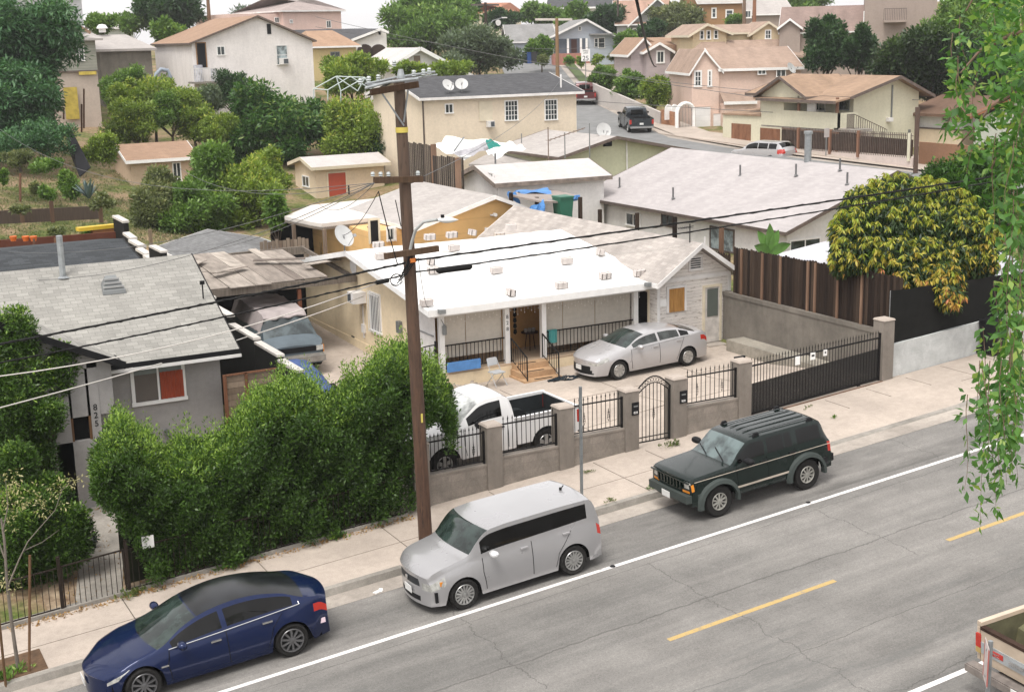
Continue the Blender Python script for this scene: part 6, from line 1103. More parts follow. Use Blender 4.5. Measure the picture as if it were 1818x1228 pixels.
r,F,ze = house('house','house with reddish tiled roof at the top edge left of the blue house',866,24,200,-12.); u1 = F.onv(925,24)[0]; hip(r,u1,10,-5,ze,ze+1.6,CREAM,shingle('red_tiles',(.42,.20,.13),.4,.2,.12),CREAM)
r,F,ze = house('house','low pale house between the dark tree and the grey house far behind',180,48,190,0.); u1 = F.onv(236,48)[0]; hip(r,u1,10,-5,ze-.2,ze+1.2,flat('pale_wall',(.4,.42,.38),.8),PALE,WTRIM)
# --- low white house, right, behind the hanging branches
r,F,ze = house('house','low white and cream house with dark brown roof behind the hanging branches',1642,200,96,-86.); u1 = F.onv(1712,200)[0]; q = F.onv(1660,227); mb = MB(); mb.box(-.5,u1,0,7,q[2],ze,.5); mb.build('wall',WST,r); mb = MB(); mb.box(-1.5,u1,-.15,7,-3,q[2]-.1,.5); mb.build('lower_wall',CR_,r); mb = MB(); mb.box(-1.5,u1,-.2,7,q[2]-.1,q[2]); mb.build('floor_band',BRN,r); mb = MB(); mb.slab([(-1.5,-.8,ze),(u1+1,-.8,ze),(u1+1,3.5,ze+1.1),(-1.5,3.5,ze+1.1)],.2,rnd=.5); mb.build('roof',shingle('umber_shingles',(.16,.10,.07),.35,.16,.12,.85),r); window(r,F,(1673,200,1688,218),kind=(1,5),fr=CREAM)
u2 = F.onv(1723,209,-1.)[0]; q = F.onv(1815,168,-1.); mb = MB(); mb.slab([(u2,-1.,-3),(q[0]+2,-1,-3),(q[0]+2,-1.,q[2]-.2),(q[0],-1.,q[2]-.3),(u2+.5,-1.,F.onv(1723,211,-1)[2])],up=(0,6,0),rnd=.5); mb.build('right_wall',stucco('cool_cream',(.46,.48,.42)),r); mb = MB(); mb.beam((u2,-1.3,F.onv(1723,209,-1)[2]),(q[0],-1.3,q[2]),.12,.3); mb.build('barge_board',flat('rust_board',(.36,.15,.07),.8),r); mb = MB(); mb.slab([(u2,-1.4,F.onv(1723,209,-1)[2]+.1),(q[0],-1.4,q[2]+.12),(q[0],6,q[2]+.12),(u2,6,F.onv(1723,209,-1)[2]+.1)],.15,rnd=.5); mb.build('right_roof',BR,r)
# brown wall below, right
r0 = MB(); A = atD(1632,252,84); B = atD(1760,262,78); r0.slab([A-np.array([0,0,3]),B-np.array([0,0,3]),B,A],up=(.2,.2,0),rnd=.5); tag(r0.build('brown_wall',stucco('brown_render',(.25,.14,.085),var=.1)),'plain brown wall behind the orange tree at the right','wall')
# neighbour's white tent roofs behind the brown fence, right
for (pts,d,lab) in ((((1375,452),(1478,425),(1560,470),(1590,505),(1500,500),(1420,478)),46,'white canopy roof behind the dark plank fence'),(((1690,500),(1735,452),(1790,445),(1818,480),(1818,500)),44,'white canopy roof behind the black screen fence')):
    mb = MB(); P = [atD(px,py,d+(py < 460)*3) for px,py in pts]; cen = sum(P)/len(P)+np.array([0,0,.35]); mb._add(P+[cen]+[p-np.array([0,0,.1]) for p in P],[(i,(i+1) % len(P),len(P)) for i in range(len(P))]+[(i,(i+1) % len(P),len(P)+1+(i+1) % len(P),len(P)+1+i) for i in range(len(P))]); 
    for p in P[::2]: mb.tube([p-np.array([0,0,.05]),p-np.array([0,0,2.2])],.03,6)
    tag(mb.build('canopy',flat('canopy_white',(.46,.46,.49),.6,var=.06)),lab,'canopy')
# ================================================================== vehicles (local frame: +x rearwards, near side y<0, z up)
def crv(pts):
    xs = [p[0] for p in pts]; zs = [p[1] for p in pts]
    def f(x): return float(np.interp(x,xs,zs))
    return f
def smooth(f,w_):
    k = [(-1,.25),(-.5,.25),(0,0),(.5,.25),(1,.25)]
    return lambda x: .3*f(x)+.7*sum(c*f(x+w_*o) for o,c in k)
RUB = flat('tyre_rubber',(.022,.021,.02),.85,var=.3,scale=8); RIM = flat('alloy_rim',(.46,.46,.45),.35,.7,var=.25,scale=8); RIMD = flat('dark_alloy_rim',(.16,.16,.165),.35,.7,var=.2)
WGL = glassm('windscreen_glass',(.02,.03,.027),.05,.55); SGL = glassm('tinted_side_glass',(.003,.003,.003),.04,.3); SGLM = glassm('clear_side_glass',(.03,.035,.033),.06,.6)
RED = flat('red_lens',(.42,.02,.01),.2,coat=.5); AMB = flat('amber_lens',(.62,.22,.02),.25); LENS = flat('headlamp_lens',(.50,.50,.47),.15,.2,var=.5,scale=12,coat=.6); CHR = flat('chrome_trim',(.6,.6,.6),.2,.9); PLATE = flat('plate_white',(.70,.70,.68),.5); SEAM = flat('panel_seam',(.01,.01,.01),.9)
def wheel(r,x,y,z,R_,wd,rim,spokes=7,rr=.66,style='spoke'):
    s = -1 if y < 0 else 1; mb = MB(); ri = R_*rr
    prof = [(ri,-wd/2+.015),(R_*.9,-wd/2),(R_*.975,-wd/2+.02),(R_,-wd*.3),(R_,wd*.3),(R_*.975,wd/2-.02),(R_*.9,wd/2),(ri,wd/2-.015)]
    mb.lathe(prof,(x,y,z),36,'y')
    mb.lathe([(ri,-wd/2+.04),(0,-wd/2+.06)],(x,y,z),24,'y') if s > 0 else None
    w_ = mb.build('wheel',RUB,r,smooth=40)
    mb = MB(); o = y+s*(wd/2-.012); mb.lathe([(ri,0),(ri*.97,s*.01),(ri*.9,s*.008),(ri*.86,-s*.03),(ri*.84,-s*.1)],(x,o,z),32,'y')
    hub = ri*.2; mb.lathe([(hub,-s*.03),(hub,0),(hub*.6,s*.006),(0,s*.006)],(x,o,z),14,'y')
    for k in range(spokes):
        a = 2*math.pi*k/spokes+.3; ca,sa = math.cos(a),math.sin(a); hw = ri*(.09 if spokes > 9 else .13 if style == 'spoke' else .2)
        P = []
        for (rad,w2,dy) in ((hub*.7,hw*.8,.0),(ri*.92,hw*(1.3 if style != 'spoke' else 1.),.0)):
            for sg in (-1,1): P.append((x+ca*rad-sa*w2*sg,o+s*dy,z+sa*rad+ca*w2*sg))
        q = [(p[0],p[1]-s*.03,p[2]) for p in P]; mb._add(P+q,[(0,1,3,2),(4,6,7,5),(0,2,6,4),(1,5,7,3),(0,4,5,1),(2,3,7,6)])
    mb.build('rim',rim,w_,smooth=35); mb = MB(); mb.lathe([(ri*.84,-s*.05),(ri*.3,-s*.06),(0,-s*.06)],(x,o,z),24,'y'); mb.build('rim_shade_disc',flat('wheel_shadow',(.02,.02,.02),.7),w_)  # last disc is near-black, the shade behind the spokes as colour
def car(S):
    """lofts a body; returns root thing and the surface function"""
    L_ = S['L']; _b0 = crv(S['bow'])(0)*.85; _b1 = abs(crv(S['bow'])(L_))*.85; _w0 = S['wheels'][0]; _w1 = S['wheels'][-1] if len(S['wheels']) > 1 else L_
    def ex(x):   # the nose and tail bulge in plan, so their sections are drawn in towards the wheels by as much
        if x < _w0: return (x-_b0)*_w0/(_w0-_b0)
        if x > _w1: return _w1+(x-_w1)*(L_-_w1)/max(.01,L_-_b1-_w1)
        return x
    E_ = lambda f: (lambda x: f(ex(x)))
    top = E_(smooth(crv(S['top']),S.get('sm',.12))); belt = E_(smooth(crv(S['belt']),.1)); hwf = E_(smooth(crv(S['hw']),.15)); htf = E_(smooth(crv(S['ht']),.1)); R_ = S['wr']; arch = R_+S.get('ag',.06); wx = S['wheels']; sill = S['sill']; bow = E_(crv(S['bow']))
    root = thing(S['name'],S['label'],S['cat'],S['loc'],S.get('deg',0.)); root.rotation_euler = (0,-math.atan(S.get('slope',SL)),math.radians(S.get('deg',0.)))
    if S.get('group'): root['group'] = S['group']
    xs = set(np.round(np.arange(0,L_+.001,.06),4)) | set(S.get('cuts',[]))
    for w_ in wx:
        for t in np.linspace(0,math.pi,15): xs.add(round(w_-arch*math.cos(t),4))
    xs |= {round(_b0,4),round(L_-_b1,4)}; xs = sorted(x for x in xs if round(_b0,4) <= x <= round(L_-_b1,4)+1e-6); xs = [xs[0]]+[b_ for a,b_ in zip(xs,xs[1:]) if b_-a > .012]
    NS,NG,NT = 10,6,9; zw = R_
    tuck = S.get('tuck',.09); zmid = S.get('zmid',.62); bulge = S.get('bulge',0.)
    def zbot(x):
        z = sill if not callable(S.get('sillf')) else S['sillf'](x)
        for w_ in wx:
            d = abs(x-w_)
            if d < arch: z = max(z,zw+math.sqrt(max(0,arch*arch-d*d)))
        return z
    def wside(x,z):
        zb_ = belt(x); w_ = hwf(x)
        if z < zmid: w_ -= tuck*((zmid-z)/(zmid-.15))**2
        else: w_ -= .05*((z-zmid)/max(.1,zb_-zmid))**2
        if bulge:
            for q in wx:
                e = math.exp(-((x-q)/(arch*1.15))**2)*math.exp(-((z-zw-R_*.6)/.3)**2); w_ += bulge*e
        return w_
    def shiftx(x,z):   # nose and tail shape in profile
        a = 0
        for (x0,dirn,pr) in S.get('prof',[]):
            k = max(0,1-abs(x-x0)/.5)**1.5; a += dirn*pr(z)*k
        return a
    def section(x):
        zb0,zb_,zt = zbot(x),belt(x),top(x); P = []
        for j in range(NS+1): z = zb0+(zb_-zb0)*(j/NS)**.9; P.append([wside(x,z),z,'s'])
        wb = P[-1][0]; c = max(0,min(1,(zt-zb_-.02)/.32)); c = c*c*(3-2*c); we = wb*(.965)*(1-c)+min(htf(x),wb)*c; ze = (zb_+(zt-zb_)*.62)*(1-c)+(zt-S.get('crown',.055))*c
        for j in range(1,NG+1): t = j/NG; P.append([wb+(we-wb)*(t**1.25),zb_+(ze-zb_)*t,'g'])
        for j in range(1,NT+1): t = j/NT; P.append([we*(1-t),ze+(zt-ze)*(1-(1-t)**2.2),'t'])
        return P
    secs = [section(x) for x in xs]; nr = len(secs[0])
    def pos(x,y,z): y0 = max(.3,hwf(x)); return (x-bow(x)*(1-(min(1,abs(y)/y0))**2)+shiftx(x,z),z)
    quads = {}  # name -> list of faces (4 pts)
    def add(nme,P): quads.setdefault(nme,[]).append(P)
    glass = S['glass']; lights = S.get('lights',[])
    def classify(x0,x1,j,y,z,side):
        S['jf'] = (j+.5)/NS
        xm = ex((x0+x1)/2)
        kind = secs[0][j+1][2]
        if kind == 'g':
            if 1 <= j-NS <= NG-2:
                for (a,b_,nme) in glass['side']:
                    if a <= xm <= b_: return nme
        if kind == 't':
            for (a,b_,nme) in glass['top']:
                if a <= xm <= b_ and j-NS-NG < NT: return nme
        for (nme,fn) in lights:
            if fn(xm,y,z,kind): return nme
        return 'body'
    for sg in (-1,1):
        for i in range(len(xs)-1):
            for j in range(nr-1):
                pts = []
                for (ii,jj) in ((i,j),(i+1,j),(i+1,j+1),(i,j+1)):
                    y,z,_ = secs[ii][jj]; xx,zz = pos(xs[ii],y,z); pts.append((xx,sg*y,zz))
                ym = sum(abs(p[1]) for p in pts)/4; zm = sum(p[2] for p in pts)/4; xm = sum(p[0] for p in pts)/4
                nme = classify(xs[i],xs[i+1],j,ym,zm,sg)
                if S.get('open') and S['open'](xm,ym,zm): continue
                add((nme,sg if nme not in ('body','windscreen','rear_window','grille','roof_glass') else 0),pts if sg < 0 else pts[::-1])
        for end in (0,len(xs)-1):   # end caps
            K = 10; sec = secs[end]; x = xs[end]
            for j in range(NS+NG):
                for k in range(K):
                    pts = []
                    for (jj,kk) in ((j,k),(j,k+1),(j+1,k+1),(j+1,k)):
                        y,z,_ = sec[jj]; y = y*(1-kk/K); zt_ = sec[-1][1]; f_ = z/sec[NS+NG][1]; zz0 = z+(zt_-sec[NS+NG][1])*(1-(1-kk/K)**2)*max(0,f_-.6)/.4*.9; xx,zz = pos(x,y,zz0); pts.append((xx,sg*y,zz))
                    ym = sum(abs(p[1]) for p in pts)/4; zm = sum(p[2] for p in pts)/4; nme = 'body'; S['jf'] = (j+.5)/NS
                    for (nn,fn) in lights:
                        if fn(ex(x),ym,zm,'c'): nme = nn; break
                    flip = (sg < 0) ^ (end == 0)
                    add((nme,sg if nme not in ('body','grille','bumper','lower_grille') else 0),pts[::-1] if not flip else pts)
    MT = S['mats']; OB = {}
    for (nme,sg),fs in quads.items():
        key = {}; V = []; Fc = []
        for P in fs:
            idx = []
            for p in P:
                q = (round(p[0],4),round(p[1],4),round(p[2],4))
                if q not in key: key[q] = len(V); V.append(q)
                if not idx or idx[-1] != key[q]: idx.append(key[q])
            idx = list(dict.fromkeys(idx))
            if len(idx) > 2: Fc.append(tuple(idx))
        o = make(nme.split('#')[0],V,Fc,[.5]*len(Fc),MT.get(nme,MT['body']),root,smooth=S.get('ang',38),recalc=True); OB[(nme,sg)] = o
    # black filler box: shade seen through the wheel arches, put in as colour
    mb = MB(); x = 0.12
    st = [.15]+[v for w_ in wx for v in (w_-arch-.02,w_+arch+.02)]+[L_-.15]
    mb.box(.3,L_-.3,-hwf(L_/2)+.16,hwf(L_/2)-.16,sill+.02,min(.62,sill+.3))
    mb.build('underbody_shade_box',DARK,root)
    for w_ in wx:
        for sg in (-1,1): wheel(root,w_,sg*(wside(w_,R_*2.0)-S['tw']/2-.015+S.get('poke',0)),R_,R_,S['tw'],S.get('rim',RIM),S.get('spokes',7),S.get('rr',.66),S.get('rstyle','spoke'))
    def surf(x,z,off=.0,sg=-1): xx,zz = pos(x,wside(x,z),z); return (xx,sg*(wside(x,z)+off),zz)
    def seam(pts,w_=.008):
        for sg in (-1,1):
            mb = MB(); P = [surf(pts[i][0]*(1-t)+pts[i+1][0]*t,pts[i][1]*(1-t)+pts[i+1][1]*t,.003,sg) for i in range(len(pts)-1) for t in (0,.2,.4,.6,.8)]+[surf(*pts[-1],.003,sg)]; mb.tube(P,w_*.9,4); mb.build('door_seam',SEAM,root)
    root['_t'] = 0; del root['_t']
    return root,surf,seam,section,OB
def mirror(r,x,y,z,mat,s=1.):
    for sg in (-1,1):
        mb = MB(); g = [[(x+.09*s*math.cos(a)*c_,sg*(y+.02+.12*s*t*2),z+.075*s*math.sin(a)*c_) for a in np.linspace(0,2*math.pi,11)] for t,c_ in ((0,.45),(.25,.9),(.6,1.),(.9,.85),(1.,.3))]; mb.grid(g); mb.quad([g[-1][k] for k in range(10)]); mb.tube([(x,sg*(y-.06),z-.05),(x,sg*(y+.05),z-.01)],.025,6); mb.build('mirror',mat,r,smooth=60)
def handles(r,surf,pts,mat,w_=.17):
    for (x,z) in pts:
        for sg in (-1,1): p = surf(x,z,.0,sg); mb = MB(); mb.box(x-w_/2,x+w_/2,min(p[1],p[1]+sg*.035),max(p[1],p[1]+sg*.035),z-.016,z+.016); mb.build('door_handle',mat,r)
def plate(r,x,z,back=False,txt=None,w_=.31,h=.15,y=0.,cover=PLATE):
    mb = MB(); s = 1 if back else -1; mb.box(min(x,x+s*.012),max(x,x+s*.012),y-w_/2,y+w_/2,z-h/2,z+h/2); o = mb.build('number_plate',cover,r)
    return o
def onroadcar(pxf,pyf,lab=None): p = onroad(pxf,pyf); return p
def carloc(front_wheel_px,side_y,wheel_x):
    """near side front wheel contact pixel -> root location (front bumper, centre line)"""
    p = onroad(*front_wheel_px); c = math.cos(math.atan(SL)); return (p[0]-wheel_x*c,p[1]+side_y,roadz(p[0])-wheel_x*math.sin(math.atan(SL))+.004)
# ---- boxy silver hatchback
SILV = paint('silver_paint',(.33,.325,.33),.3,.3,.05); SILV2 = paint('light_silver_paint',(.42,.41,.415),.25,.3,.05); 
S = dict(name='parked_car',label='silver boxy hatchback parked at the kerb beside the utility pole',cat='car',L=4.25,wheels=(.83,3.43),wr=.325,tw=.2,sill=.2,mats={},loc=carloc((828,1081),.86,.83),
    top=[(0,.80),(.05,.93),(.3,1.02),(.85,1.10),(1.02,1.13),(1.16,1.26),(1.38,1.48),(1.52,1.56),(1.9,1.595),(3.2,1.60),(3.95,1.585),(4.08,1.53),(4.19,1.28),(4.25,.95)],sm=.08,
    belt=[(0,.72),(.3,.87),(1.,.98),(1.3,1.0),(3.,1.05),(3.9,1.09),(4.15,1.0),(4.25,.85)],hw=[(0,.72),(.12,.82),(.4,.87),(3.9,.875),(4.15,.83),(4.25,.76)],ht=[(1.0,.79),(1.6,.785),(3.9,.77),(4.15,.74)],
    bow=[(0,.17),(.6,.13),(1.2,.17),(1.6,.14),(2.1,0),(3.6,0),(3.9,-.05),(4.25,-.08)],cuts=[1.06,1.54,1.34,2.40,2.50,3.42,3.5,3.74,3.94,4.16],bulge=.025,crown=.035,tuck=.05,
    glass=dict(side=[(1.30,2.45,'side_window#f'),(2.45,3.42,'side_window#r'),(3.42,3.90,'quarter_window')],top=[(1.06,1.54,'windscreen'),(4.05,4.18,'rear_window')]),spokes=15,rim=RIM,rr=.68)
S['lights'] = [('headlamp',lambda x,y,z,k: x < .38 and y > .50 and .6 < S['jf'] < .86 and k in 'sc'),('grille',lambda x,y,z,k: k == 'c' and y < .46 and .62 < z < .74),('lower_grille',lambda x,y,z,k: k == 'c' and y < .46 and .28 < z < .38),('taillight',lambda x,y,z,k: x > 4.14 and y > .62 and k in 'sc' and S['jf'] > .66)]
S['mats'] = {'body': SILV,'windscreen': WGL,'rear_window': SGL,'side_window#f': SGL,'side_window#r': SGL,'quarter_window': SGL,'headlamp': LENS,'grille': flat('dark_grille',(.03,.032,.035),.5),'lower_grille': BLACK,'taillight': RED}
r,surf,seam,sec,OB = car(S); mirror(r,1.5,.87,1.08,paint('white_mirror',(.7,.7,.7),.2,.3)); handles(r,surf,[(2.28,.94),(3.3,.98)],SILV2); seam([(1.33,.98),(1.30,.7),(1.36,.3)]); seam([(2.47,1.03),(2.46,.6),(2.46,.3)]); seam([(3.42,1.0),(3.3,.85),(3.08,.6),(3.0,.3)],.006)
plate(r,-.05,.46,y=-.05); mb = MB(); mb.cyl((3.72,0,1.585),.03,.06,10); mb.tube([(3.72,0,1.6),(3.8,0,1.68)],.012,5); mb.build('antenna',BLACK,r); mb = MB(); mb.lathe([(.055,0),(.055,.02),(.03,.025),(0,.02)],(-.03,0,.68),14,'x'); mb.v = [(-.035-(p[0]+.03),p[1],p[2]) for p in mb.v]; mb.build('badge',CHR,r)
mb = MB(); mb.beam((1.06,-.5,1.085),(1.12,.15,1.12),.02); mb.beam((1.06,.1,1.1),(1.15,.6,1.1),.02); mb.build('wiper',BLACK,r)
mb = MB()
for sg in (-1,1): mb.box(.2,.26,sg*.80-.02,sg*.80+.02,.3,.52)
mb.build('bumper_slot',BLACK,r)
for sg in (-1,1): p = surf(.34,.68,0,sg); mb = MB(); mb.box(p[0]-.02,p[0]+.07,min(p[1],p[1]-sg*.02)-.006,max(p[1],p[1]-sg*.02)+.006,.64,.73); mb.build('indicator',AMB,r)
# ---- dark blue saloon
NAVY = paint('dark_blue_paint',(.004,.012,.055),.3,.14,.04)
S = dict(name='parked_car',label='dark blue sleek saloon with black glass roof parked at the kerb, bottom left',cat='car',L=4.69,wheels=(.86,3.735),wr=.335,tw=.22,sill=.17,loc=carloc((262,1246),.90,.86),
    top=[(0,.55),(.05,.63),(.25,.72),(.7,.84),(1.15,.93),(1.3,.97),(1.7,1.17),(2.1,1.34),(2.5,1.42),(2.9,1.44),(3.3,1.40),(3.7,1.30),(4.1,1.16),(4.4,1.07),(4.6,1.03),(4.69,.92)],
    belt=[(0,.5),(.2,.62),(.8,.78),(1.3,.86),(2.,.89),(3.,.94),(3.8,.99),(4.3,1.0),(4.6,.96),(4.69,.8)],hw=[(0,.68),(.15,.82),(.5,.9),(2.3,.925),(3.9,.92),(4.4,.86),(4.69,.74)],ht=[(1.3,.72),(2.2,.63),(3.2,.62),(3.9,.66),(4.2,.7)],
    bow=[(0,.28),(.6,.2),(1.2,.2),(1.8,.16),(2.4,.05),(3.4,0),(4.,-.08),(4.69,-.16)],cuts=[1.26,2.08,1.5,2.45,2.55,3.40,3.45,3.85,4.2],bulge=.03,crown=.06,tuck=.10,sm=.16,
    glass=dict(side=[(1.5,2.45,'side_window#f'),(2.55,3.44,'side_window#r'),(3.46,3.86,'quarter_window')],top=[(1.28,2.08,'windscreen'),(2.12,4.16,'roof_glass')]),spokes=10,rim=RIMD,rr=.72)
S['lights'] = [('headlamp',lambda x,y,z,k: .02 < x < .60 and y > .50 and k == 's' and S['jf'] > .8),('taillight',lambda x,y,z,k: x > 4.38 and y > .5 and .72 < S['jf'] < .88 and k in 'sc')]
S['mats'] = {'body': NAVY,'windscreen': WGL,'roof_glass': glassm('black_roof_glass',(.007,.008,.01),.22,.4),'side_window#f': SGL,'side_window#r': SGL,'quarter_window': SGL,'headlamp': LENS,'taillight': RED}
r,surf,seam,sec,OB = car(S); mirror(r,1.62,.9,.97,NAVY); handles(r,surf,[(2.28,.80),(3.30,.86)],CHR,.2); seam([(1.42,.86),(1.34,.6),(1.42,.25)]); seam([(2.5,.91),(2.5,.5),(2.52,.25)]); seam([(3.62,.95),(3.4,.72),(3.26,.3)],.006)
for sg in (-1,1):   # chrome window surround
    mb = MB(); lo,up = [],[]
    for x in np.linspace(1.40,3.98,26):
        s_c = sec(x); a = s_c[10]; b_ = s_c[16]; bw = lambda y: .0
        k = 1-(min(1,a[0]/.92))**2
        lo.append((x,sg*(a[0]+.004),a[1]+.02)); up.append((x,sg*(b_[0]+.006),b_[1]-.035))
    mb.tube(lo,.011,5); mb.tube(up,.011,5); mb.tube([lo[-1],up[-1]],.011,5); mb.build('chrome_trim',CHR,r)
for sg in (-1,1): p = surf(1.28,.60,.0,sg); mb = MB(); mb.box(p[0]-.07,p[0]+.07,min(p[1],p[1]+sg*.012),max(p[1],p[1]+sg*.012),p[2]-.012,p[2]+.02); mb.build('side_repeater',CHR,r)
mb = MB(); p = surf(4.42,.52,.006,-1); mb.box(4.36,4.48,p[1]-.008,p[1]+.004,.46,.56); mb.build('sticker',flat('pink_white_sticker',(.7,.55,.6),.5),r)
mb = MB(); mb.beam((1.2,-.62,.93),(1.05,.1,.97),.02); mb.build('wiper',BLACK,r); plate(r,-.07,.40)
# ---- dark green boxy 4x4
GRN = paint('dark_green_paint',(.003,.010,.008),.1,.25,.1); FLARE = flat('grey_green_flare',(.05,.06,.056),.6,var=.15)
S = dict(name='parked_car',label='dark green boxy off-roader parked at the kerb with roof rails',cat='car',L=4.15,wheels=(.76,3.336),wr=.375,tw=.25,ag=.07,sill=.40,poke=.05,rr=.56,loc=carloc((1279,917),.84,.76),
    top=[(0,1.0),(.03,1.07),(.1,1.08),(1.15,1.14),(1.22,1.17),(1.68,1.55),(1.78,1.60),(2.2,1.63),(3.8,1.62),(3.95,1.57),(4.08,1.22),(4.15,1.02)],belt=[(0,.96),(.2,1.02),(1.2,1.06),(3.9,1.08),(4.15,1.0)],hw=[(0,.78),(.1,.82),(4.0,.835),(4.15,.80)],ht=[(1.2,.69),(1.8,.66),(4.1,.64)],
    bow=[(0,.06),(1.2,.07),(1.7,.06),(2.,0),(3.8,0),(4.15,-.04)],cuts=[1.2,1.7,1.4,2.16,2.26,2.74,2.78,3.0,3.12,3.84,3.96,4.08],crown=.04,tuck=.03,sm=.05,ang=30,
    glass=dict(side=[(1.40,2.16,'side_window#f'),(2.26,2.74,'side_window#r'),(2.78,3.0,'vent_window'),(3.14,3.84,'quarter_window')],top=[(1.2,1.7,'windscreen'),(3.96,4.08,'rear_window')]),spokes=10,rim=flat('worn_alloy',(.45,.44,.40),.45,.5,var=.3))
S['lights'] = [('headlamp',lambda x,y,z,k: x < .02 and k == 'c' and .52 < y < .72 and .80 < z < .97),('indicator',lambda x,y,z,k: x < .02 and k == 'c' and .5 < y < .74 and .70 < z < .78),('grille',lambda x,y,z,k: x < .02 and k == 'c' and y < .48 and .76 < z < .97),('side_marker',lambda x,y,z,k: x < .09 and k == 's' and .6 < S['jf'] < .92),('taillight',lambda x,y,z,k: x > 4.02 and k in 'sc' and y > .66 and .78 < z < 1.08)]
S['mats'] = {'body': GRN,'windscreen': WGL,'rear_window': SGL,'side_window#f': SGL,'side_window#r': SGL,'vent_window': SGL,'quarter_window': SGL,'headlamp': LENS,'indicator': AMB,'side_marker': AMB,'grille': flat('green_black_grille',(.008,.014,.012),.5),'taillight': RED}
S['mats']['windscreen'] = glassm('sky_glass',(.075,.10,.10),.1,.7)
r,surf,seam,sec,OB = car(S); mirror(r,1.52,.86,1.20,BLACK,1.1); handles(r,surf,[(2.1,1.02),(2.95,1.02)],BLACK); seam([(1.34,1.1),(1.32,.7),(1.34,.45)]); seam([(2.21,1.12),(2.21,.5)]); seam([(3.04,1.12),(2.95,.8),(2.88,.5)],.006)
mb = MB()
for k in range(8): y = -.44+.125*k; mb.box(-.035,-.005,y-.022,y+.022,.76,.95)
mb.box(-.03,0.01,-.74,.74,.95,.98); mb.build('grille_bars',GRN,r)
for xb,s in ((.04,-1),(4.10,1)):
    mb = MB(); mb.box(min(xb,xb+s*.13),max(xb,xb+s*.13),-.76,.76,.5,.68)
    for sg in (-1,1): mb.hexa([(min(xb,xb+s*.12),sg*.76-.0,.5),(max(xb,xb+s*.12),sg*.76,.5),(xb-s*.30+.02,sg*.87,.5),(xb-s*.30-.02,sg*.80,.5),(min(xb,xb+s*.12),sg*.76,.68),(max(xb,xb+s*.12),sg*.76,.68),(xb-s*.30+.02,sg*.87,.68),(xb-s*.30-.02,sg*.80,.68)])
    mb.build('bumper',FLARE if s < 0 else BLACK,r)
for wx_ in (.76,3.336):
    for sg in (-1,1):
        mb = MB(); ar = .45; g = []
        for t in np.linspace(-.15,math.pi+.15,17):
            cx_,cz_ = math.cos(t),math.sin(t); sq = 1.08 if abs(cx_) > .5 else 1.0
            pin = (wx_-ar*cx_*sq,.375+ar*cz_*.98); pout = (wx_-(ar+.11)*cx_*sq,.375+(ar+.10)*cz_); y0 = .815; g.append([(pout[0],sg*y0,pout[1]),(pout[0]*.7+pin[0]*.3,sg*(y0+.08),pout[1]*.7+pin[1]*.3),(pin[0],sg*(y0+.10),pin[1]),(pin[0],sg*(y0-.04),pin[1])])
        mb.grid(g); mb.build('wheel_arch_flare',FLARE,r,smooth=50)
mb = MB()
for sg in (-1,1): mb.box(1.22,2.9,sg*.838-.008,sg*.838+.008,.56,.60); mb.box(.1,4.1,sg*.83-.008,sg*.83+.008,.985,.995)
mb.build('side_stripe',flat('pinkish_stripe',(.42,.36,.30),.5),r); mb = MB()
for y in (-.48,-.24,0,.24,.48): mb.box(1.95,3.75,y-.012,y+.012,1.625,1.64)
mb.build('roof_ribs',GRN,r); mb = MB()
for x in (2.05,3.65):
    for y in (-.6,.6): mb.hexa([(x-.1,y-.03,1.58),(x+.1,y-.03,1.58),(x+.1,y+.03,1.58),(x-.1,y+.03,1.58),(x-.05,y-.02,1.665),(x+.05,y-.02,1.665),(x+.05,y+.02,1.665),(x-.05,y+.02,1.665)])
mb.build('roof_rack_feet',BLACK,r); plate(r,-.1,.54,y=.05); mb = MB(); mb.beam((1.12,-.55,1.19),(1.32,.0,1.33),.018); mb.beam((1.12,.1,1.19),(1.3,.6,1.31),.018); mb.build('wiper',BLACK,r)
# ---- silver compact saloon in the yard
A = np.array([22.9,35.55,yz(22.9,35.6)+.012])
S = dict(name='parked_car',label='light silver saloon parked in the yard in front of the porch',cat='car',L=4.63,wheels=(.94,3.64),wr=.315,tw=.2,sill=.2,slope=.035,deg=.5,loc=(A[0]-.94,A[1]+.86,A[2]-.03),
    top=[(0,.68),(.05,.76),(.3,.84),(1.,.96),(1.2,1.0),(1.35,1.05),(1.8,1.26),(2.1,1.35),(2.5,1.395),(3.0,1.39),(3.45,1.33),(3.9,1.18),(4.2,1.11),(4.5,1.09),(4.6,1.0),(4.63,.9)],belt=[(0,.62),(.3,.76),(1.,.88),(1.4,.92),(2.5,.96),(3.6,1.02),(4.3,1.04),(4.55,1.0),(4.63,.82)],
    hw=[(0,.70),(.12,.8),(.5,.87),(3.9,.89),(4.4,.83),(4.63,.74)],ht=[(1.3,.72),(2.2,.62),(3.2,.60),(3.9,.64)],bow=[(0,.22),(.6,.16),(1.2,.17),(1.9,.13),(2.4,.03),(3.4,0),(3.9,-.07),(4.63,-.14)],cuts=[1.3,2.1,1.55,2.5,2.58,3.35,3.4,3.72,3.5,4.05],bulge=.02,crown=.055,tuck=.08,sm=.14,
    glass=dict(side=[(1.55,2.5,'side_window#f'),(2.58,3.36,'side_window#r'),(3.4,3.74,'quarter_window')],top=[(1.3,2.1,'windscreen'),(3.48,4.04,'rear_window')]),spokes=8,rim=RIM,rr=.66,rstyle='wide')
S['lights'] = [('headlamp',lambda x,y,z,k: x < .52 and y > .46 and .78 < S['jf'] < .98 and k in 'sc'),('grille',lambda x,y,z,k: k == 'c' and x < .1 and y < .60-.5*(z-.25) and .25 < z < .54),('taillight',lambda x,y,z,k: x > 4.28 and y > .45 and .72 < S['jf'] < .92 and k in 'sc')]
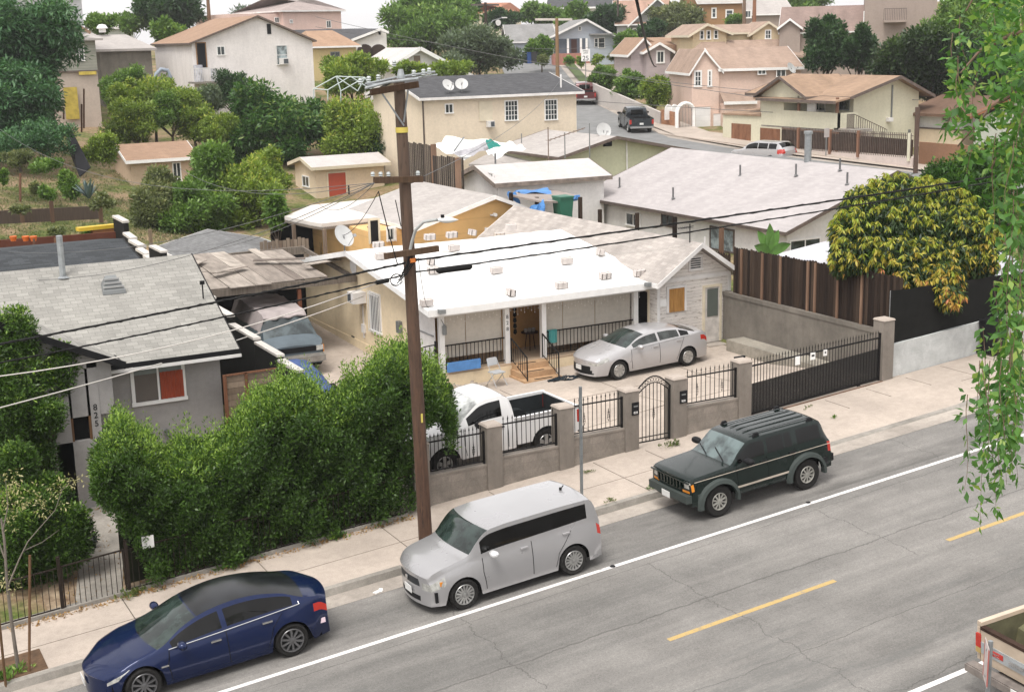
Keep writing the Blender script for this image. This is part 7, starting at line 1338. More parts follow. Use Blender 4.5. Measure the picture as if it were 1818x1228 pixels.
S['mats'] = {'body': SILV2,'windscreen': WGL,'rear_window': SGL,'side_window#f': SGLM,'side_window#r': SGLM,'quarter_window': SGL,'headlamp': LENS,'grille': BLACK,'taillight': RED}
r,surf,seam,sec,OB = car(S); mirror(r,1.68,.88,1.0,SILV2); handles(r,surf,[(2.38,.88),(3.3,.93)],SILV2); seam([(1.46,.92),(1.42,.6),(1.48,.28)]); seam([(2.54,.95),(2.54,.3)]); seam([(3.52,1.0),(3.35,.7),(3.2,.3)],.006); plate(r,-.055,.45); 
mb = MB()
for sg in (-1,1): mb.tube([(x,sg*(sec(x)[10][0]+.004),sec(x)[10][1]+.01) for x in np.linspace(1.5,3.76,14)],.01,5)
mb.build('window_trim',CHR,r)
# ---- white pickup inside the wall
WPT = paint('white_car_paint',(.72,.71,.70),0.,.3,.05)
fw_ = atZ(789,851,yz(14.8,30.3)+.0); bz = yz(15,30.3)+.0; print('pickup wheel',fw_,'rear',atZ(971,811,yz(17.5,30.3)))
def pickup(nme,lab,loc,deg,slope,body,Lc,Lb,W_,zc,zr,wx,R_,bedmat,rim,group=None,roofz=1.93,black=False,cut=True):
    hood = 1.15
    S = dict(name=nme,label=lab,cat='pickup truck',L=Lc,wheels=(wx[0],),wr=R_,tw=.25,ag=.09,sill=.42,slope=slope,deg=deg,loc=loc,top=[(0,1.02),(.05,1.12),(.5,1.2),(1.35,1.27),(1.48,1.3),(1.85,1.6),(2.15,1.83),(2.4,1.9),(2.9,roofz),(Lc-.25,roofz-.03),(Lc-.06,roofz-.12),(Lc,1.5)],
        belt=[(0,.98),(.4,1.1),(1.4,1.2),(Lc-.1,1.26),(Lc,1.2)],hw=[(0,W_-.14),(.2,W_-.04),(.6,W_),(Lc,W_)],ht=[(1.5,.82),(2.3,.77),(Lc,.78)],bow=[(0,.16),(.8,.14),(1.4,.17),(2.2,.12),(2.7,0),(Lc,0)],cuts=[1.42,2.24,1.78,Lc-.36,Lc-.3],crown=.045,tuck=.05,bulge=.03,zmid=.8,sm=.07,
        glass=dict(side=[(1.78,Lc-.34,'side_window#f')],top=[(1.44,2.24,'windscreen')]),spokes=5,rim=rim,rr=.6,rstyle='wide')
    S['lights'] = [('headlamp',lambda x,y,z,k: x < .2 and y > .55 and .8 < z < 1.02 and k in 'sc'),('grille',lambda x,y,z,k: k == 'c' and x < .1 and y < .5 and .62 < z < 1.)]
    S['mats'] = {'body': body,'windscreen': glassm('sunshade_glass',(.42,.43,.42),.15,.6) if nme == 'white_pickup' else WGL,'side_window#f': SGL,'headlamp': LENS,'grille': BLACK}
    S['name'] = 'pickup_truck'; r,surf,seam,sec,OB = car(S)
    # cab back wall
    x0 = Lc+.04; x1 = x0+Lb; zt = 1.22; wrx = wx[1]; mb = MB()
    def side(sg):
        P = [(x0,.5),(x0,zt),(x1-.02,zt),(x1,zt-.1),(x1,.58),(x1-.15,.5)]; ar = R_+.09
        for t in np.linspace(0,math.pi,13): P.append((wrx+ar*math.cos(t),R_+ar*math.sin(t)))
        P = [p for p in P if p[1] >= .42]; y = W_ if sg > 0 else -W_; mb.slab([(p[0],y,p[1]) for p in P],up=(0,-sg*.05,0),rnd=.5)
        mb.box(x0,x1,min(sg*W_,sg*(W_-.09)),max(sg*W_,sg*(W_-.09)),zt-.06,zt+.02,.5)
    side(-1); side(1); mb.box(x0,x0+.06,-W_+.04,W_-.04,.6,zt-.02); bedo = mb.build('bed_side',body,r,smooth=30)
    mb = MB(); mb.box(x1-.07,x1,-W_+.07,W_-.07,.6,zt-.0); mb.build('tailgate',body,r); mb = MB(); mb.box(x0+.06,x1-.07,-W_+.05,W_-.05,.66,.72); mb.box(x0+.065,x0+.08,-W_+.1,W_-.1,.7,zt-.03); mb.box(x1-.09,x1-.075,-W_+.1,W_-.1,.7,zt-.03)
    for sg in (-1,1):
        a = sg*(W_-.055); mb.box(x0+.06,x1-.07,min(a,a-sg*.03),max(a,a-sg*.03),.7,zt-.03); mb.tube([(wrx,sg*(W_-.06),R_+.33-.13),(wrx,sg*(W_-.32),R_+.33-.13)],.34,18)
    for k in range(12): y = -W_+.25+k*(2*W_-.5)/11; mb.box(x0+.1,x1-.1,y-.02,y+.02,.72,.735)
    mb.build('bed_liner',bedmat,r,smooth=30)
    mb = MB(); mb.box(x1,x1+.13,-W_+.05,W_-.05,.46,.62); mb.build('rear_bumper',CHR if not black else BLACK,r)
    for sg in (-1,1):
        mb = MB(); mb.box(x1-.09,x1+.015,min(sg*W_*1.003,sg*(W_-.16)),max(sg*W_*1.003,sg*(W_-.16)),.78,1.13); mb.build('taillight',RED,r)
        wheel(r,wrx,sg*(W_-.15),R_,R_,.25,rim,5,.6,'wide')
    mb = MB(); mb.box(.4,x1-.1,-W_+.3,W_-.3,.38,.64); mb.build('chassis',DARK,r)
    mirror(r,1.95,W_+.02,1.32,BLACK,1.25); handles(r,surf,[(Lc-.42,1.08)],BLACK); seam([(1.62,1.22),(1.6,.8),(1.66,.5)]); seam([(Lc-.22,1.25),(Lc-.22,.5)]); plate(r,x1+.01,.8,True)
    mb = MB(); mb.box(Lc-.01,Lc+.02,-.5,.5,1.32,1.72); mb.build('rear_window',SGL,r); return r,x1,zt
WR = .38; r,x1,zt = pickup('white_pickup','white single-cab pickup with empty black bed parked behind the low wall',(fw_[0]-1.0,fw_[1]+.88,bz-.0),.5,.03,WPT,3.12,1.95,.97,0,0,(1.0,4.06),WR,flat('black_bed_liner',(.022,.026,.028),.8,var=.4,scale=2.),RIM)
mb = MB(); rr = random.Random(2)
for k in range(5): p = np.array([3.9+rr.uniform(-.2,.2),.1+rr.uniform(-.2,.2),.76]); q = p+np.array([rr.uniform(-.3,.5),rr.uniform(-.2,.3),rr.uniform(0,.15)]); mb.tube([p,(p+q)/2+np.array([0,0,.03]),q],.012,4)
mb.build('dry_twigs',flat('dry_twig',(.35,.28,.18),.9),None) if False else None
# ---- old cream pickup, bottom right: only its tail is in the picture. It faces right.
TANP = flat('cream_car_paint',(.52,.42,.32),.5,var=.2,scale=2,coat=.3); TANG = flat('tailgate_silver',(.42,.44,.45),.5,.3,var=.25,scale=4)
tc_ = onroad(1733,1104,1.28); print('gmc corner',tc_)
r = thing('pickup_truck','old cream pickup with rusty open bed, tail end at the bottom right corner','pickup truck',(tc_[0]+.06,tc_[1]-.97,roadz(tc_[0]))); r.rotation_euler = (0,-math.atan(SL),math.radians(-4)); WG = .97
mb = MB()
for sg in (-1,1):
    y = sg*WG; P = [(0,.62),(0,1.2),(0.03,1.28),(2.35,1.3),(2.35,.5),(1.72,.5)]+[(1.25+.5*math.cos(t),.4+.5*math.sin(t)) for t in np.linspace(.2,math.pi-.2,12)]+[(.6,.5),(.2,.55)]
    mb.slab([(p[0],y,p[1]) for p in P],up=(0,-sg*.06,0),rnd=.5); mb.box(0,2.35,min(y,y-sg*.1),max(y,y-sg*.1),1.24,1.31,.5)
mb.build('bed_side',TANP,r); mb = MB(); mb.box(-.02,.05,-WG+.1,WG-.1,.62,1.22); tg = mb.build('tailgate',TANP,r); mb = MB(); mb.box(-.035,-.02,-WG+.12,WG-.12,.78,.98); mb.build('trim_panel',TANG,tg); mb = MB(); mb.box(-.03,.07,-WG+.1,WG-.1,1.19,1.245); mb.build('cap_strip',flat('rust_dark',(.06,.035,.025),.8,var=.4),tg)
mb = MB(); mb.box(-.042,-.034,WG-.62,WG-.22,.84,.93); k = mb.build('maker_badge',flat('red_badge',(.45,.03,.02),.4),tg); text_part('GMC',CHR,tg,(-.044,WG-.42,.852),.085,(math.radians(90),0,math.radians(-90)),ext=.003,sx=1.4)
mb = MB(); mb.box(-.06,-.036,-.12,.2,.86,.92); mb.build('tailgate_handle',CHR,tg)
BEDM = flat('mossy_bed',(.12,.115,.06),.9,var=.5,scale=2.5); mb = MB(); mb.box(.05,2.35,-WG+.07,WG-.07,.7,.74); k2 = mb.build('bed_floor',flat('rusty_bed_floor',(.10,.055,.035),.9,var=.5,scale=4),r); mb = MB()
for sg in (-1,1): a = sg*(WG-.065); mb.box(.05,2.35,min(a,a-sg*.03),max(a,a-sg*.03),.72,1.24); b0 = sg*(WG-.09); b1 = sg*(WG-.36); g = [[(.75,b0,.74),(.75,b1,.74)],[(.8,b0,.98),(.8,b1,.95)],[(1.0,b0,1.04),(1.0,b1,1.0)],[(1.6,b0,1.04),(1.6,b1,1.0)],[(1.85,b0,.98),(1.85,b1,.95)],[(1.9,b0,.74),(1.9,b1,.74)]]; mb.grid(g); mb.slab([(p[1][0],p[1][1],p[1][2]) for p in g],up=(0,sg*.02,0))
mb.build('bed_liner',BEDM,r); mb = MB(); mb.box(-.28,-.08,-WG+.0,WG-.0,.48,.60); mb.box(-.26,-.1,-WG+.02,WG-.02,.6,.62); mb.box(-.14,.1,-.5,.5,.5,.56); bb = mb.build('rear_bumper',flat('worn_bumper',(.22,.19,.17),.7,.2,var=.5,scale=4),r); mb = MB(); mb.box(-.295,-.28,-.4,-.08,.49,.62); mb.build('number_plate',PLATE,bb); text_part('2C18572',flat('plate_blue',(.05,.08,.25),.6),bb,(-.297,-.24,.53),.06,(math.radians(90),0,math.radians(-90)),ext=.001)
for sg in (-1,1): mb = MB(); y = sg*WG; mb.box(-.035,.09,min(y*1.004,y-sg*.11),max(y*1.004,y-sg*.11),.86,1.1); t_ = mb.build('taillight',RED,r); mb = MB(); mb.box(-.036,.06,min(y*1.002,y-sg*.11),max(y*1.002,y-sg*.11),.76,.855); mb.build('reversing_lamp',flat('dirty_amber',(.45,.32,.12),.4),t_)
for x in (1.25,):
    for sg in (-1,1): wheel(r,x,sg*(WG-.14),.37,.37,.24,RIM,5,.6,'wide')
mb = MB(); mb.box(2.42,4.0,-WG,WG,.5,1.3,.5); mb.hexa([(2.42,-WG,1.3),(4.1,-WG,1.3),(4.1,WG,1.3),(2.42,WG,1.3),(2.5,-.72,1.85),(3.7,-.72,1.85),(3.7,.72,1.85),(2.5,.72,1.85)],.5); mb.box(4.0,5.3,-WG,WG,.5,1.15,.5); mb.build('cab',TANP,r); mb = MB(); mb.box(.4,5.2,-.6,.6,.35,.65); mb.build('chassis',DARK,r)
for sg in (-1,1): wheel(r,4.5,sg*(WG-.14),.37,.37,.24,RIM,5,.6,'wide')
# signpost in front of it
p = atD(1752,1140,19.5); top_ = atD(1759,1137,15.6); r = thing('street_sign','weathered parking sign seen edge-on on a grey pole, bottom right corner','sign',(top_[0],top_[1],roadz(top_[0])-.2)); H_ = top_[2]-r.location.z; mb = MB(); mb.cyl((0,0,-1),.028,H_+1,10); mb.build('pole',GALV,r); mb = MB(); _rd = ray(1756,1165); yaw = math.atan2(_rd[1],_rd[0])+math.radians(9); T_ = Matrix.Rotation(yaw,4,'Z')
mb.T = T_; mb.box(-.16,.16,.034,.040,H_-.52,H_-.03); o = mb.build('plate',flat('faded_sign',(.55,.48,.46),.6,var=.3,scale=8),r); mb = MB(); mb.T = T_; mb.box(-.165,-.13,.032,.042,H_-.5,H_-.05); mb.box(.13,.165,.032,.042,H_-.5,H_-.05); mb.build('red_border',flat('faded_red',(.45,.12,.1),.6),r); mb = MB(); mb.T = T_; mb.box(-.02,.02,.026,.046,H_-.12,H_-.1); mb.box(-.02,.02,.026,.046,H_-.45,H_-.43); mb.build('bolts',GALV,r)
# ---- old van under the carport, facing the street
VB = flat('faded_blue_paint',(.09,.12,.14),.5,var=.3,scale=1.5,coat=.2); zv = 1.25; p = atZ(575,655,zv); print('van corner',p)
r = thing('van','old blue-grey van with a dusty cover on its roof parked under the carport','van',(p[0]-1.0,p[1]-.1,zv)); r.rotation_euler = (0,0,math.radians(-3))
def vanloft():
    mb = MB(); ys = [0,.06,.2,.42,.55,1.15,1.4,4.8]; zt = [.95,1.04,1.1,1.16,1.22,1.76,1.85,1.85]; g = []
    for i,y in enumerate(ys):
        w_ = [.88,.96,1.,1.,1.,1.,1.,1.][i]; wt = [.86,.9,.93,.94,.93,.8,.8,.8][i]; zb_ = 1.0 if i < 2 else 1.1; zb_ = min(zb_,zt[i]-.05); sec_ = []
        for (xx,zz) in ((w_,.3),(w_+.02,.7),(w_,zb_),(wt,zt[i]-.06),(wt*.6,zt[i]),(0,zt[i]+.02)): sec_.append((xx,y,zz))
        g.append([(-a,b_,c_) for a,b_,c_ in sec_][:-1]+sec_[::-1])
    return g
g = vanloft(); mb = MB(); mb.grid(g[:5]); mb.quad(g[0]); mb.build('bonnet',VB,r,smooth=40); mb = MB(); mb.grid([row[:4] for row in g[4:]]); mb.grid([row[-4:] for row in g[4:]]); mb.quad(g[-1]); mb.build('body_side',VB,r,smooth=30)
mb = MB(); mb.grid([row[3:-3] for row in g[4:6]]); mb.build('windscreen',glassm('dusty_glass',(.06,.075,.08),.45,.4),r,smooth=60)
COV = flat('dusty_cover',(.40,.35,.34),.9,var=.25,scale=1.8); mb = MB(); g2 = []
for i,y in enumerate(np.linspace(1.05,4.9,16)):
    row = []
    for t in np.linspace(-1,1,21):
        x = t*1.02; e = abs(t); z = 1.93-.5*max(0,e-.8)/.2*(1.1)-.05*math.sin(t*8+i)*.5; 
        if i == 0: z -= .16; 
        row.append((x*(.88 if e < .8 else .93),y-(.06*math.sin(t*12)*(i < 2)),z+.02*math.sin(i*2.1+t*5)))
    g2.append(row)
mb.grid(g2); mb.grid([[(p_[0],p_[1],p_[2]-.03) for p_ in row] for row in g2],rev=True); mb.build('roof_cover',COV,r,smooth=60)
mb = MB(); mb.box(-.72,.72,-.02,.05,.72,.9); mb.build('grille',BLACK,r); mb = MB(); mb.box(-1.0,1.0,-.16,.0,.38,.58); mb.box(-.98,.98,-.03,.02,.58,.64); mb.build('bumper',flat('worn_chrome',(.40,.38,.35),.4,.5,var=.4,scale=4),r)
for sg in (-1,1): mb = MB(); mb.box(sg*.84-.12,sg*.84+.12,-.03,.06,.74,.9); mb.build('headlamp',LENS,r); mb = MB(); mb.box(sg*.98-.02,sg*.98+.02,-.0,.12,.66,.9); mb.build('indicator',AMB,r)
for sg in (-1,1):
    for y in (.95,3.9): mb = MB(); mb.cyl((sg*.99-.12,y,.34),.34,.24,20,'x'); mb.build('wheel',RUB,r)
q = atZ(500,660,zv+1.0)
r = thing('covered_car','low car hidden by a blue cover in front of the old van','car',(13.75,p[1]-4.2,1.02)); mb = MB(); g = []
for i,y in enumerate(np.linspace(0,3.9,22)):
    h = np.interp(y,[0,.1,.9,1.5,2.4,3.0,3.7,3.9],[.4,.66,.75,1.05,1.15,1.0,.75,.35]); g.append([(.85*t*(1 if abs(t) < .95 else 1.03),y,.25+(h-.25)*(1-abs(t)**4)**.5+.015*math.sin(t*11+y*5)) for t in np.linspace(-1,1,17)])
mb.grid(g); mb.build('car_cover',flat('blue_car_cover',(.045,.085,.24),.6,var=.35,scale=1.5),r,smooth=60)
for sg in (-1,1):
    for y in (.8,3.2): mb = MB(); mb.cyl((sg*.78-.1,y,.3),.3,.2,18,'x'); mb.build('wheel',RUB,r)
# ---- far vehicles on the side street
DG = paint('charcoal_car_paint',(.035,.042,.048),.4,.25); MAR = paint('maroon_car_paint',(.10,.012,.012),.3,.3)
def farpickup(px,py,d,deg,mat,lab,slope):
    P = atD(px,py,d); rs,sz = street_at(P[0],P[1])
    r,x1,zt = pickup('pk',lab,(0,0,0),0,0,mat,3.6,1.8,.98,0,0,(1.0,4.5),.39,BLACK,RIM,roofz=1.9); th_ = math.radians(deg)
    r.rotation_euler = (0,-slope,th_); # local +x points to the tail
    c_,s_2 = math.cos(th_),math.sin(th_); r.location = (P[0]-c_*(x1)*1.,P[1]-s_2*x1,P[2]+math.sin(slope)*-x1); return r
farpickup(1139,238,108,-112,DG,'charcoal pickup seen from behind on the side street',-.06)
farpickup(1040,187,128,-118,MAR,'dark red pickup further up the side street behind the cream house',-.08)
P = atD(1310,292,93); S = dict(name='parked_car',label='silver estate car with red tail lights half hidden behind the large pale roof',cat='car',L=4.75,wheels=(.9,3.7),wr=.34,tw=.22,sill=.25,slope=.0,deg=-78,loc=(P[0]+1.6,P[1]+2.2,P[2]-.1),
    top=[(0,.8),(.3,.98),(1.1,1.08),(1.7,1.5),(2.2,1.66),(4.1,1.66),(4.5,1.45),(4.75,1.0)],belt=[(0,.75),(.4,.9),(1.3,1.0),(4.4,1.08),(4.75,.9)],hw=[(0,.75),(.4,.9),(4.4,.9),(4.75,.8)],ht=[(1.2,.75),(2,.7),(4.4,.68)],bow=[(0,.15),(2,0),(4,0),(4.75,-.1)],
    glass=dict(side=[(1.5,2.5,'side_window#f'),(2.6,3.4,'side_window#r'),(3.5,4.2,'quarter_window')],top=[(1.15,2.0,'windscreen'),(4.25,4.6,'rear_window')]),lights=[('taillight',lambda x,y,z,k: x > 4.3 and y > .55 and .85 < z < 1.15)],mats={'body': SILV2,'windscreen': WGL,'rear_window': SGL,'side_window#f': SGL,'side_window#r': SGL,'quarter_window': SGL,'taillight': RED})
car(S)
# ================================================================== vegetation
LM = {'hedge': leafmat('hedge_leaves',(.012,.030,.006),(.075,.15,.022),(.24,.36,.06)),'dark': leafmat('dark_leaves',(.010,.030,.012),(.045,.10,.032),(.08,.15,.045)),'mid': leafmat('mid_green_leaves',(.034,.08,.016),(.15,.26,.048),(.26,.37,.08)),
      'yel': leafmat('yellow_green_leaves',(.055,.105,.016),(.24,.33,.05),(.42,.44,.08)),'olive': leafmat('olive_leaves',(.055,.072,.03),(.18,.21,.085),(.28,.28,.12)),'fern': leafmat('feathery_leaves',(.014,.048,.020),(.07,.165,.065),(.12,.24,.095)),
      'avo': leafmat('glossy_big_leaves',(.012,.04,.009),(.065,.155,.03),(.17,.25,.05)),'mango': leafmat('mango_old_leaves',(.008,.022,.008),(.035,.07,.015),(.07,.12,.02)),'new': leafmat('mango_new_leaves',(.26,.36,.04),(.52,.36,.06),(.52,.20,.09)),
      'pale': leafmat('pale_grey_green_leaves',(.05,.075,.045),(.15,.20,.12),(.24,.28,.18)),'fore': leafmat('hanging_leaves',(.028,.085,.022),(.12,.26,.06),(.28,.38,.09),.4),'orange': leafmat('citrus_leaves',(.010,.035,.006),(.045,.12,.012),(.10,.2,.02)),
      'dry': leafmat('dry_leaves',(.20,.10,.03),(.38,.22,.08),(.5,.35,.15)),'agave': leafmat('agave_leaves',(.09,.14,.15),(.18,.25,.26)),'grass': leafmat('weed_leaves',(.04,.07,.02),(.14,.18,.05),(.25,.24,.1)),'fruit': leafmat('orange_fruit',(.5,.18,.02),(.6,.25,.03))}
BARK = planks('bark',(.06,.045,.033),(.15,.115,.085),9.)
def leafmesh(name,C_,spread,per,size,mat,parent,aspect=.42,droop=0.,rb=None,rng=None,updir=.35,squash=1.,world=True):
    """C_: clump centres (n,3). per leaves each, scattered within spread. Every leaf is a four-sided folded blade."""
    rng = rng or RNG; C_ = np.array(C_,float); n = len(C_)*per; c = np.repeat(C_,per,axis=0)
    d = rng.normal(size=(n,3)); d /= np.linalg.norm(d,axis=1)[:,None]; rad = spread*rng.random(n)**.5; p = c+d*rad[:,None]*np.array([1,1,squash])
    dirv = d*.9+rng.normal(size=(n,3))*.45+np.array([0,0,updir-droop]); dirv /= np.linalg.norm(dirv,axis=1)[:,None]
    nn = rng.normal(size=(n,3))*.55+np.array([0,0,.8]); sd = np.cross(dirv,nn); sd /= np.linalg.norm(sd,axis=1)[:,None]+1e-9; up = np.cross(sd,dirv)
    l = (size*rng.uniform(.65,1.3,n))[:,None]; w_ = l*aspect/2
    a = p; b_ = p+dirv*l*.5+sd*w_+up*l*.05; t = p+dirv*l-up*l*.08; e = p+dirv*l*.5-sd*w_+up*l*.05
    V = np.stack([a,b_,t,e],1).reshape(-1,3)
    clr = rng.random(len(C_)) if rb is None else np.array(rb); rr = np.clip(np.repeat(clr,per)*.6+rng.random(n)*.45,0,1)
    loc = np.array(parent.location) if parent is not None else V.mean(0)
    V = V-loc; me = bpy.data.meshes.new(name); me.vertices.add(4*n); me.vertices.foreach_set('co',V.ravel().astype(np.float32)); me.loops.add(4*n); me.loops.foreach_set('vertex_index',np.arange(4*n,dtype=np.int32))
    me.polygons.add(n); me.polygons.foreach_set('loop_start',np.arange(0,4*n,4,dtype=np.int32)); me.update(calc_edges=True)
    at = me.attributes.new('rnd','FLOAT','FACE'); at.data.foreach_set('value',rr.astype(np.float32)); me.materials.append(mat)
    o = bpy.data.objects.new(name,me); COL.objects.link(o)
    if parent is not None: o.parent = parent
    else: o.location = loc
    return o
def crown_pts(cen,R_,n,rng,nsub=9,fill=.55,flat_b=.3):
    """clump centres on and inside an uneven union of blobs that fills the crown's whole ellipsoid"""
    cen = np.array(cen,float); R_ = np.array(R_,float); S = []
    for i in range(nsub):
        u = rng.normal(size=3); u /= np.linalg.norm(u)
        if flat_b < .5: u[2] = abs(u[2])-.35
        k = rng.uniform(.55,.95); S.append((cen+u*R_*k,R_*rng.uniform(.2,.42)*np.array([1,1,rng.uniform(.7,1.2)])))
    S.append((cen,R_*.66)); out = []; rb = []; w_ = np.array([s[1].prod() for s in S])**.66; w_ /= w_.sum()
    idx = rng.choice(len(S),n,p=w_)
    for i in idx:
        u = rng.normal(size=3); u /= np.linalg.norm(u)
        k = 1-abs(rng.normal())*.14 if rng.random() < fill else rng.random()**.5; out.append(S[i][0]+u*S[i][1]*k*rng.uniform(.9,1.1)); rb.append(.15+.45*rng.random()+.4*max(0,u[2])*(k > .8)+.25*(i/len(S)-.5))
    return np.array(out),np.array(rb)
def limbs(mb,base,cen,R_,rng,r0,n=7):
    base = np.array(base,float); cen = np.array(cen,float); fork = base+(cen-base)*.55; mid = base+(fork-base)*.5+rng.normal(size=3)*.06*np.linalg.norm(fork-base)*np.array([1,1,0]); mb.tube([base,mid,fork],r0,9,r0*.7)
    for k in range(n):
        u = rng.normal(size=3); u /= np.linalg.norm(u); u[2] = abs(u[2])*.8-.05; e = cen+u*np.array(R_)*.75; m_ = (fork+e)/2+rng.normal(size=3)*.12*np.linalg.norm(e-fork); mb.tube([fork,m_,e],r0*.55,6,r0*.12)
def tree(label,box,d,kind,n=500,per=16,size=.16,name='tree',cat='tree',group=None,spread=None,nsub=11,ry=1.,aspect=.42,droop=0.,trunk=True,squash=1.,fill=.6,seed=None,flatb=.8,zmin=None):
    rng = np.random.default_rng(seed if seed is not None else int(box[0]*7+box[1]*13+d)); x0,y0,x1,y1 = box; c = atD((x0+x1)/2,(y0+y1)/2,d); R_ = np.array([(x1-x0)/2*d/FP,(x1-x0)/2*d/FP*ry,(y1-y0)/2*d/FP])*.97; R_[1] = min(R_[1],R_[2]*2.2); n = int(n*1.3); per = int(per*1.25); size = size*1.12; gz_ = ground(c[0],c[1])
    r = thing(name,label,cat,(c[0],c[1],gz_),group=group); P,rb = crown_pts(c,R_,n,rng,nsub,fill,flatb)
    if spread is None: spread = (R_.prod()**(1/3))*.15
    if trunk:
        mb = MB(); limbs(mb,(c[0],c[1],gz_-.3),c-np.array([0,0,R_[2]*.25]),R_,rng,max(.06,R_[2]*.07)); mb.build('trunk',BARK,r,smooth=60,world=True)
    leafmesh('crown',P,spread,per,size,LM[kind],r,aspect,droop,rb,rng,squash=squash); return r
# ---- upper left and centre
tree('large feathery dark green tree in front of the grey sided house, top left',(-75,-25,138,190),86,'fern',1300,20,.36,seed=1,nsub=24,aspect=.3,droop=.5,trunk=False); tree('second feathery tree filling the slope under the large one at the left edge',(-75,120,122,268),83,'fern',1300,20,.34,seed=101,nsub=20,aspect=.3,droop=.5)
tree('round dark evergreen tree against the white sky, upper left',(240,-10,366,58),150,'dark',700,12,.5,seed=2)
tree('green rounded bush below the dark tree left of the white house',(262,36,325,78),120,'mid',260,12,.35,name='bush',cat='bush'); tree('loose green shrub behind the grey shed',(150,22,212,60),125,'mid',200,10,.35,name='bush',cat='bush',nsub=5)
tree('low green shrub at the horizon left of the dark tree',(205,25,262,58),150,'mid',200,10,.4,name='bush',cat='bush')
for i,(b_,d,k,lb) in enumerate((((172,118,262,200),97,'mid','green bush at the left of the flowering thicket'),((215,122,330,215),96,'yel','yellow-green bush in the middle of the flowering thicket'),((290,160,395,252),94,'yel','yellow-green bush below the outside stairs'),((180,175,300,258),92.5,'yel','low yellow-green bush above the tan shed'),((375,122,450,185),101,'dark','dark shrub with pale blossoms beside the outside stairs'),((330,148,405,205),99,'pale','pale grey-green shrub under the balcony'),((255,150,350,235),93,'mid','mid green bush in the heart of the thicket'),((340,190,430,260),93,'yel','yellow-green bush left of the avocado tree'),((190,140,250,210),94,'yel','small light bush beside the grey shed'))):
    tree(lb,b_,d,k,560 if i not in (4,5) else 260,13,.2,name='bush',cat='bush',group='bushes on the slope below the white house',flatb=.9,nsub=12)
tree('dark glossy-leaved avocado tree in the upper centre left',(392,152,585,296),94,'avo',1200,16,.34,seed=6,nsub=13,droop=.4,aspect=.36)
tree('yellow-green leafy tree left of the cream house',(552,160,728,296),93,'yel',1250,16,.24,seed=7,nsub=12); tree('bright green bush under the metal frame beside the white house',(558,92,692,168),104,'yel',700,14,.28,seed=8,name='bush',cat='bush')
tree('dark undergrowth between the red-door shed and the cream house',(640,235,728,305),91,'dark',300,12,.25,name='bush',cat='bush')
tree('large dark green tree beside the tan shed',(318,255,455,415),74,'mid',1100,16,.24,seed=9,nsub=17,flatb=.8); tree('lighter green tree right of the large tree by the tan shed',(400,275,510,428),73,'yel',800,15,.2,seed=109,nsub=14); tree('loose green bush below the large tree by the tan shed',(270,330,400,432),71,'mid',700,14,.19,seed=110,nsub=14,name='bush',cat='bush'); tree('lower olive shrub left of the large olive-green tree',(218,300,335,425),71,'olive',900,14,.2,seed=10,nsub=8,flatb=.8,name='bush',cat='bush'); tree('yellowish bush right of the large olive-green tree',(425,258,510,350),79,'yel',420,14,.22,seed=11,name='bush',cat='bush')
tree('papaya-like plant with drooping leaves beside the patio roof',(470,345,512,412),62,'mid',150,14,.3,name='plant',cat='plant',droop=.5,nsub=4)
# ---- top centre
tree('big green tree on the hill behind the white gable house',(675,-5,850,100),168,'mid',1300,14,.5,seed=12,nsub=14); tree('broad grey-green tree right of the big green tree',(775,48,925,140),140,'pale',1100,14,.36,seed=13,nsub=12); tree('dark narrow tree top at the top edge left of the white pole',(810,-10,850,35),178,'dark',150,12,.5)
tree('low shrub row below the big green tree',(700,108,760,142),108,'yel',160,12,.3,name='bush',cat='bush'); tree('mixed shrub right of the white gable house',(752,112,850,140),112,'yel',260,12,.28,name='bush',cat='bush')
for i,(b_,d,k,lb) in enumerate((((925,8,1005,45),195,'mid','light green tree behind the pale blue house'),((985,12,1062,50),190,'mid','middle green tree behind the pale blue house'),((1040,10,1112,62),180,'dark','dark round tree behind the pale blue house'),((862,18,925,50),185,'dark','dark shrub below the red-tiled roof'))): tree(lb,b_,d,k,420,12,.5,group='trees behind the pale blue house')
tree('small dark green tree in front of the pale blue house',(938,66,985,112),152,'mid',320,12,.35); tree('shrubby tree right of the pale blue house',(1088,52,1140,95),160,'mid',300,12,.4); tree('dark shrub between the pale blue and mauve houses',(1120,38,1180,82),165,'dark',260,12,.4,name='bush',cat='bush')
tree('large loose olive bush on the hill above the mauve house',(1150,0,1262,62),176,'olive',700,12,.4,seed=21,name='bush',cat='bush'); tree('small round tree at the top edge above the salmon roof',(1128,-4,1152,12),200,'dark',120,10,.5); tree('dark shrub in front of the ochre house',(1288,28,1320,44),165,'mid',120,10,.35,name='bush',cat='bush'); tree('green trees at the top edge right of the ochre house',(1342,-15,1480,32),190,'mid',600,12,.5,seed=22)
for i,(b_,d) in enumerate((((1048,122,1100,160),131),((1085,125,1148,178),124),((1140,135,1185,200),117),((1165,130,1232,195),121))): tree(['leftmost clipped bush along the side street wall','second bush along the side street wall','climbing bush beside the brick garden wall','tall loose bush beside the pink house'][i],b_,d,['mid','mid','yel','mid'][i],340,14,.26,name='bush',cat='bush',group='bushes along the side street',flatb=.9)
for i,(px,py,w_) in enumerate(((1062,105,26),(1090,103,30),(1010,108,26),(1030,110,14),(965,106,30))): tree(['yellowish','dry grassy','low green','small yellow','mixed low'][i]+' shrub on the lawn of the pale blue house',(px-w_/2,py-9,px+w_/2,py+8),146,['yel','olive','mid','yel','olive'][i],60,10,.25,name='bush',cat='bush',trunk=False,nsub=3)
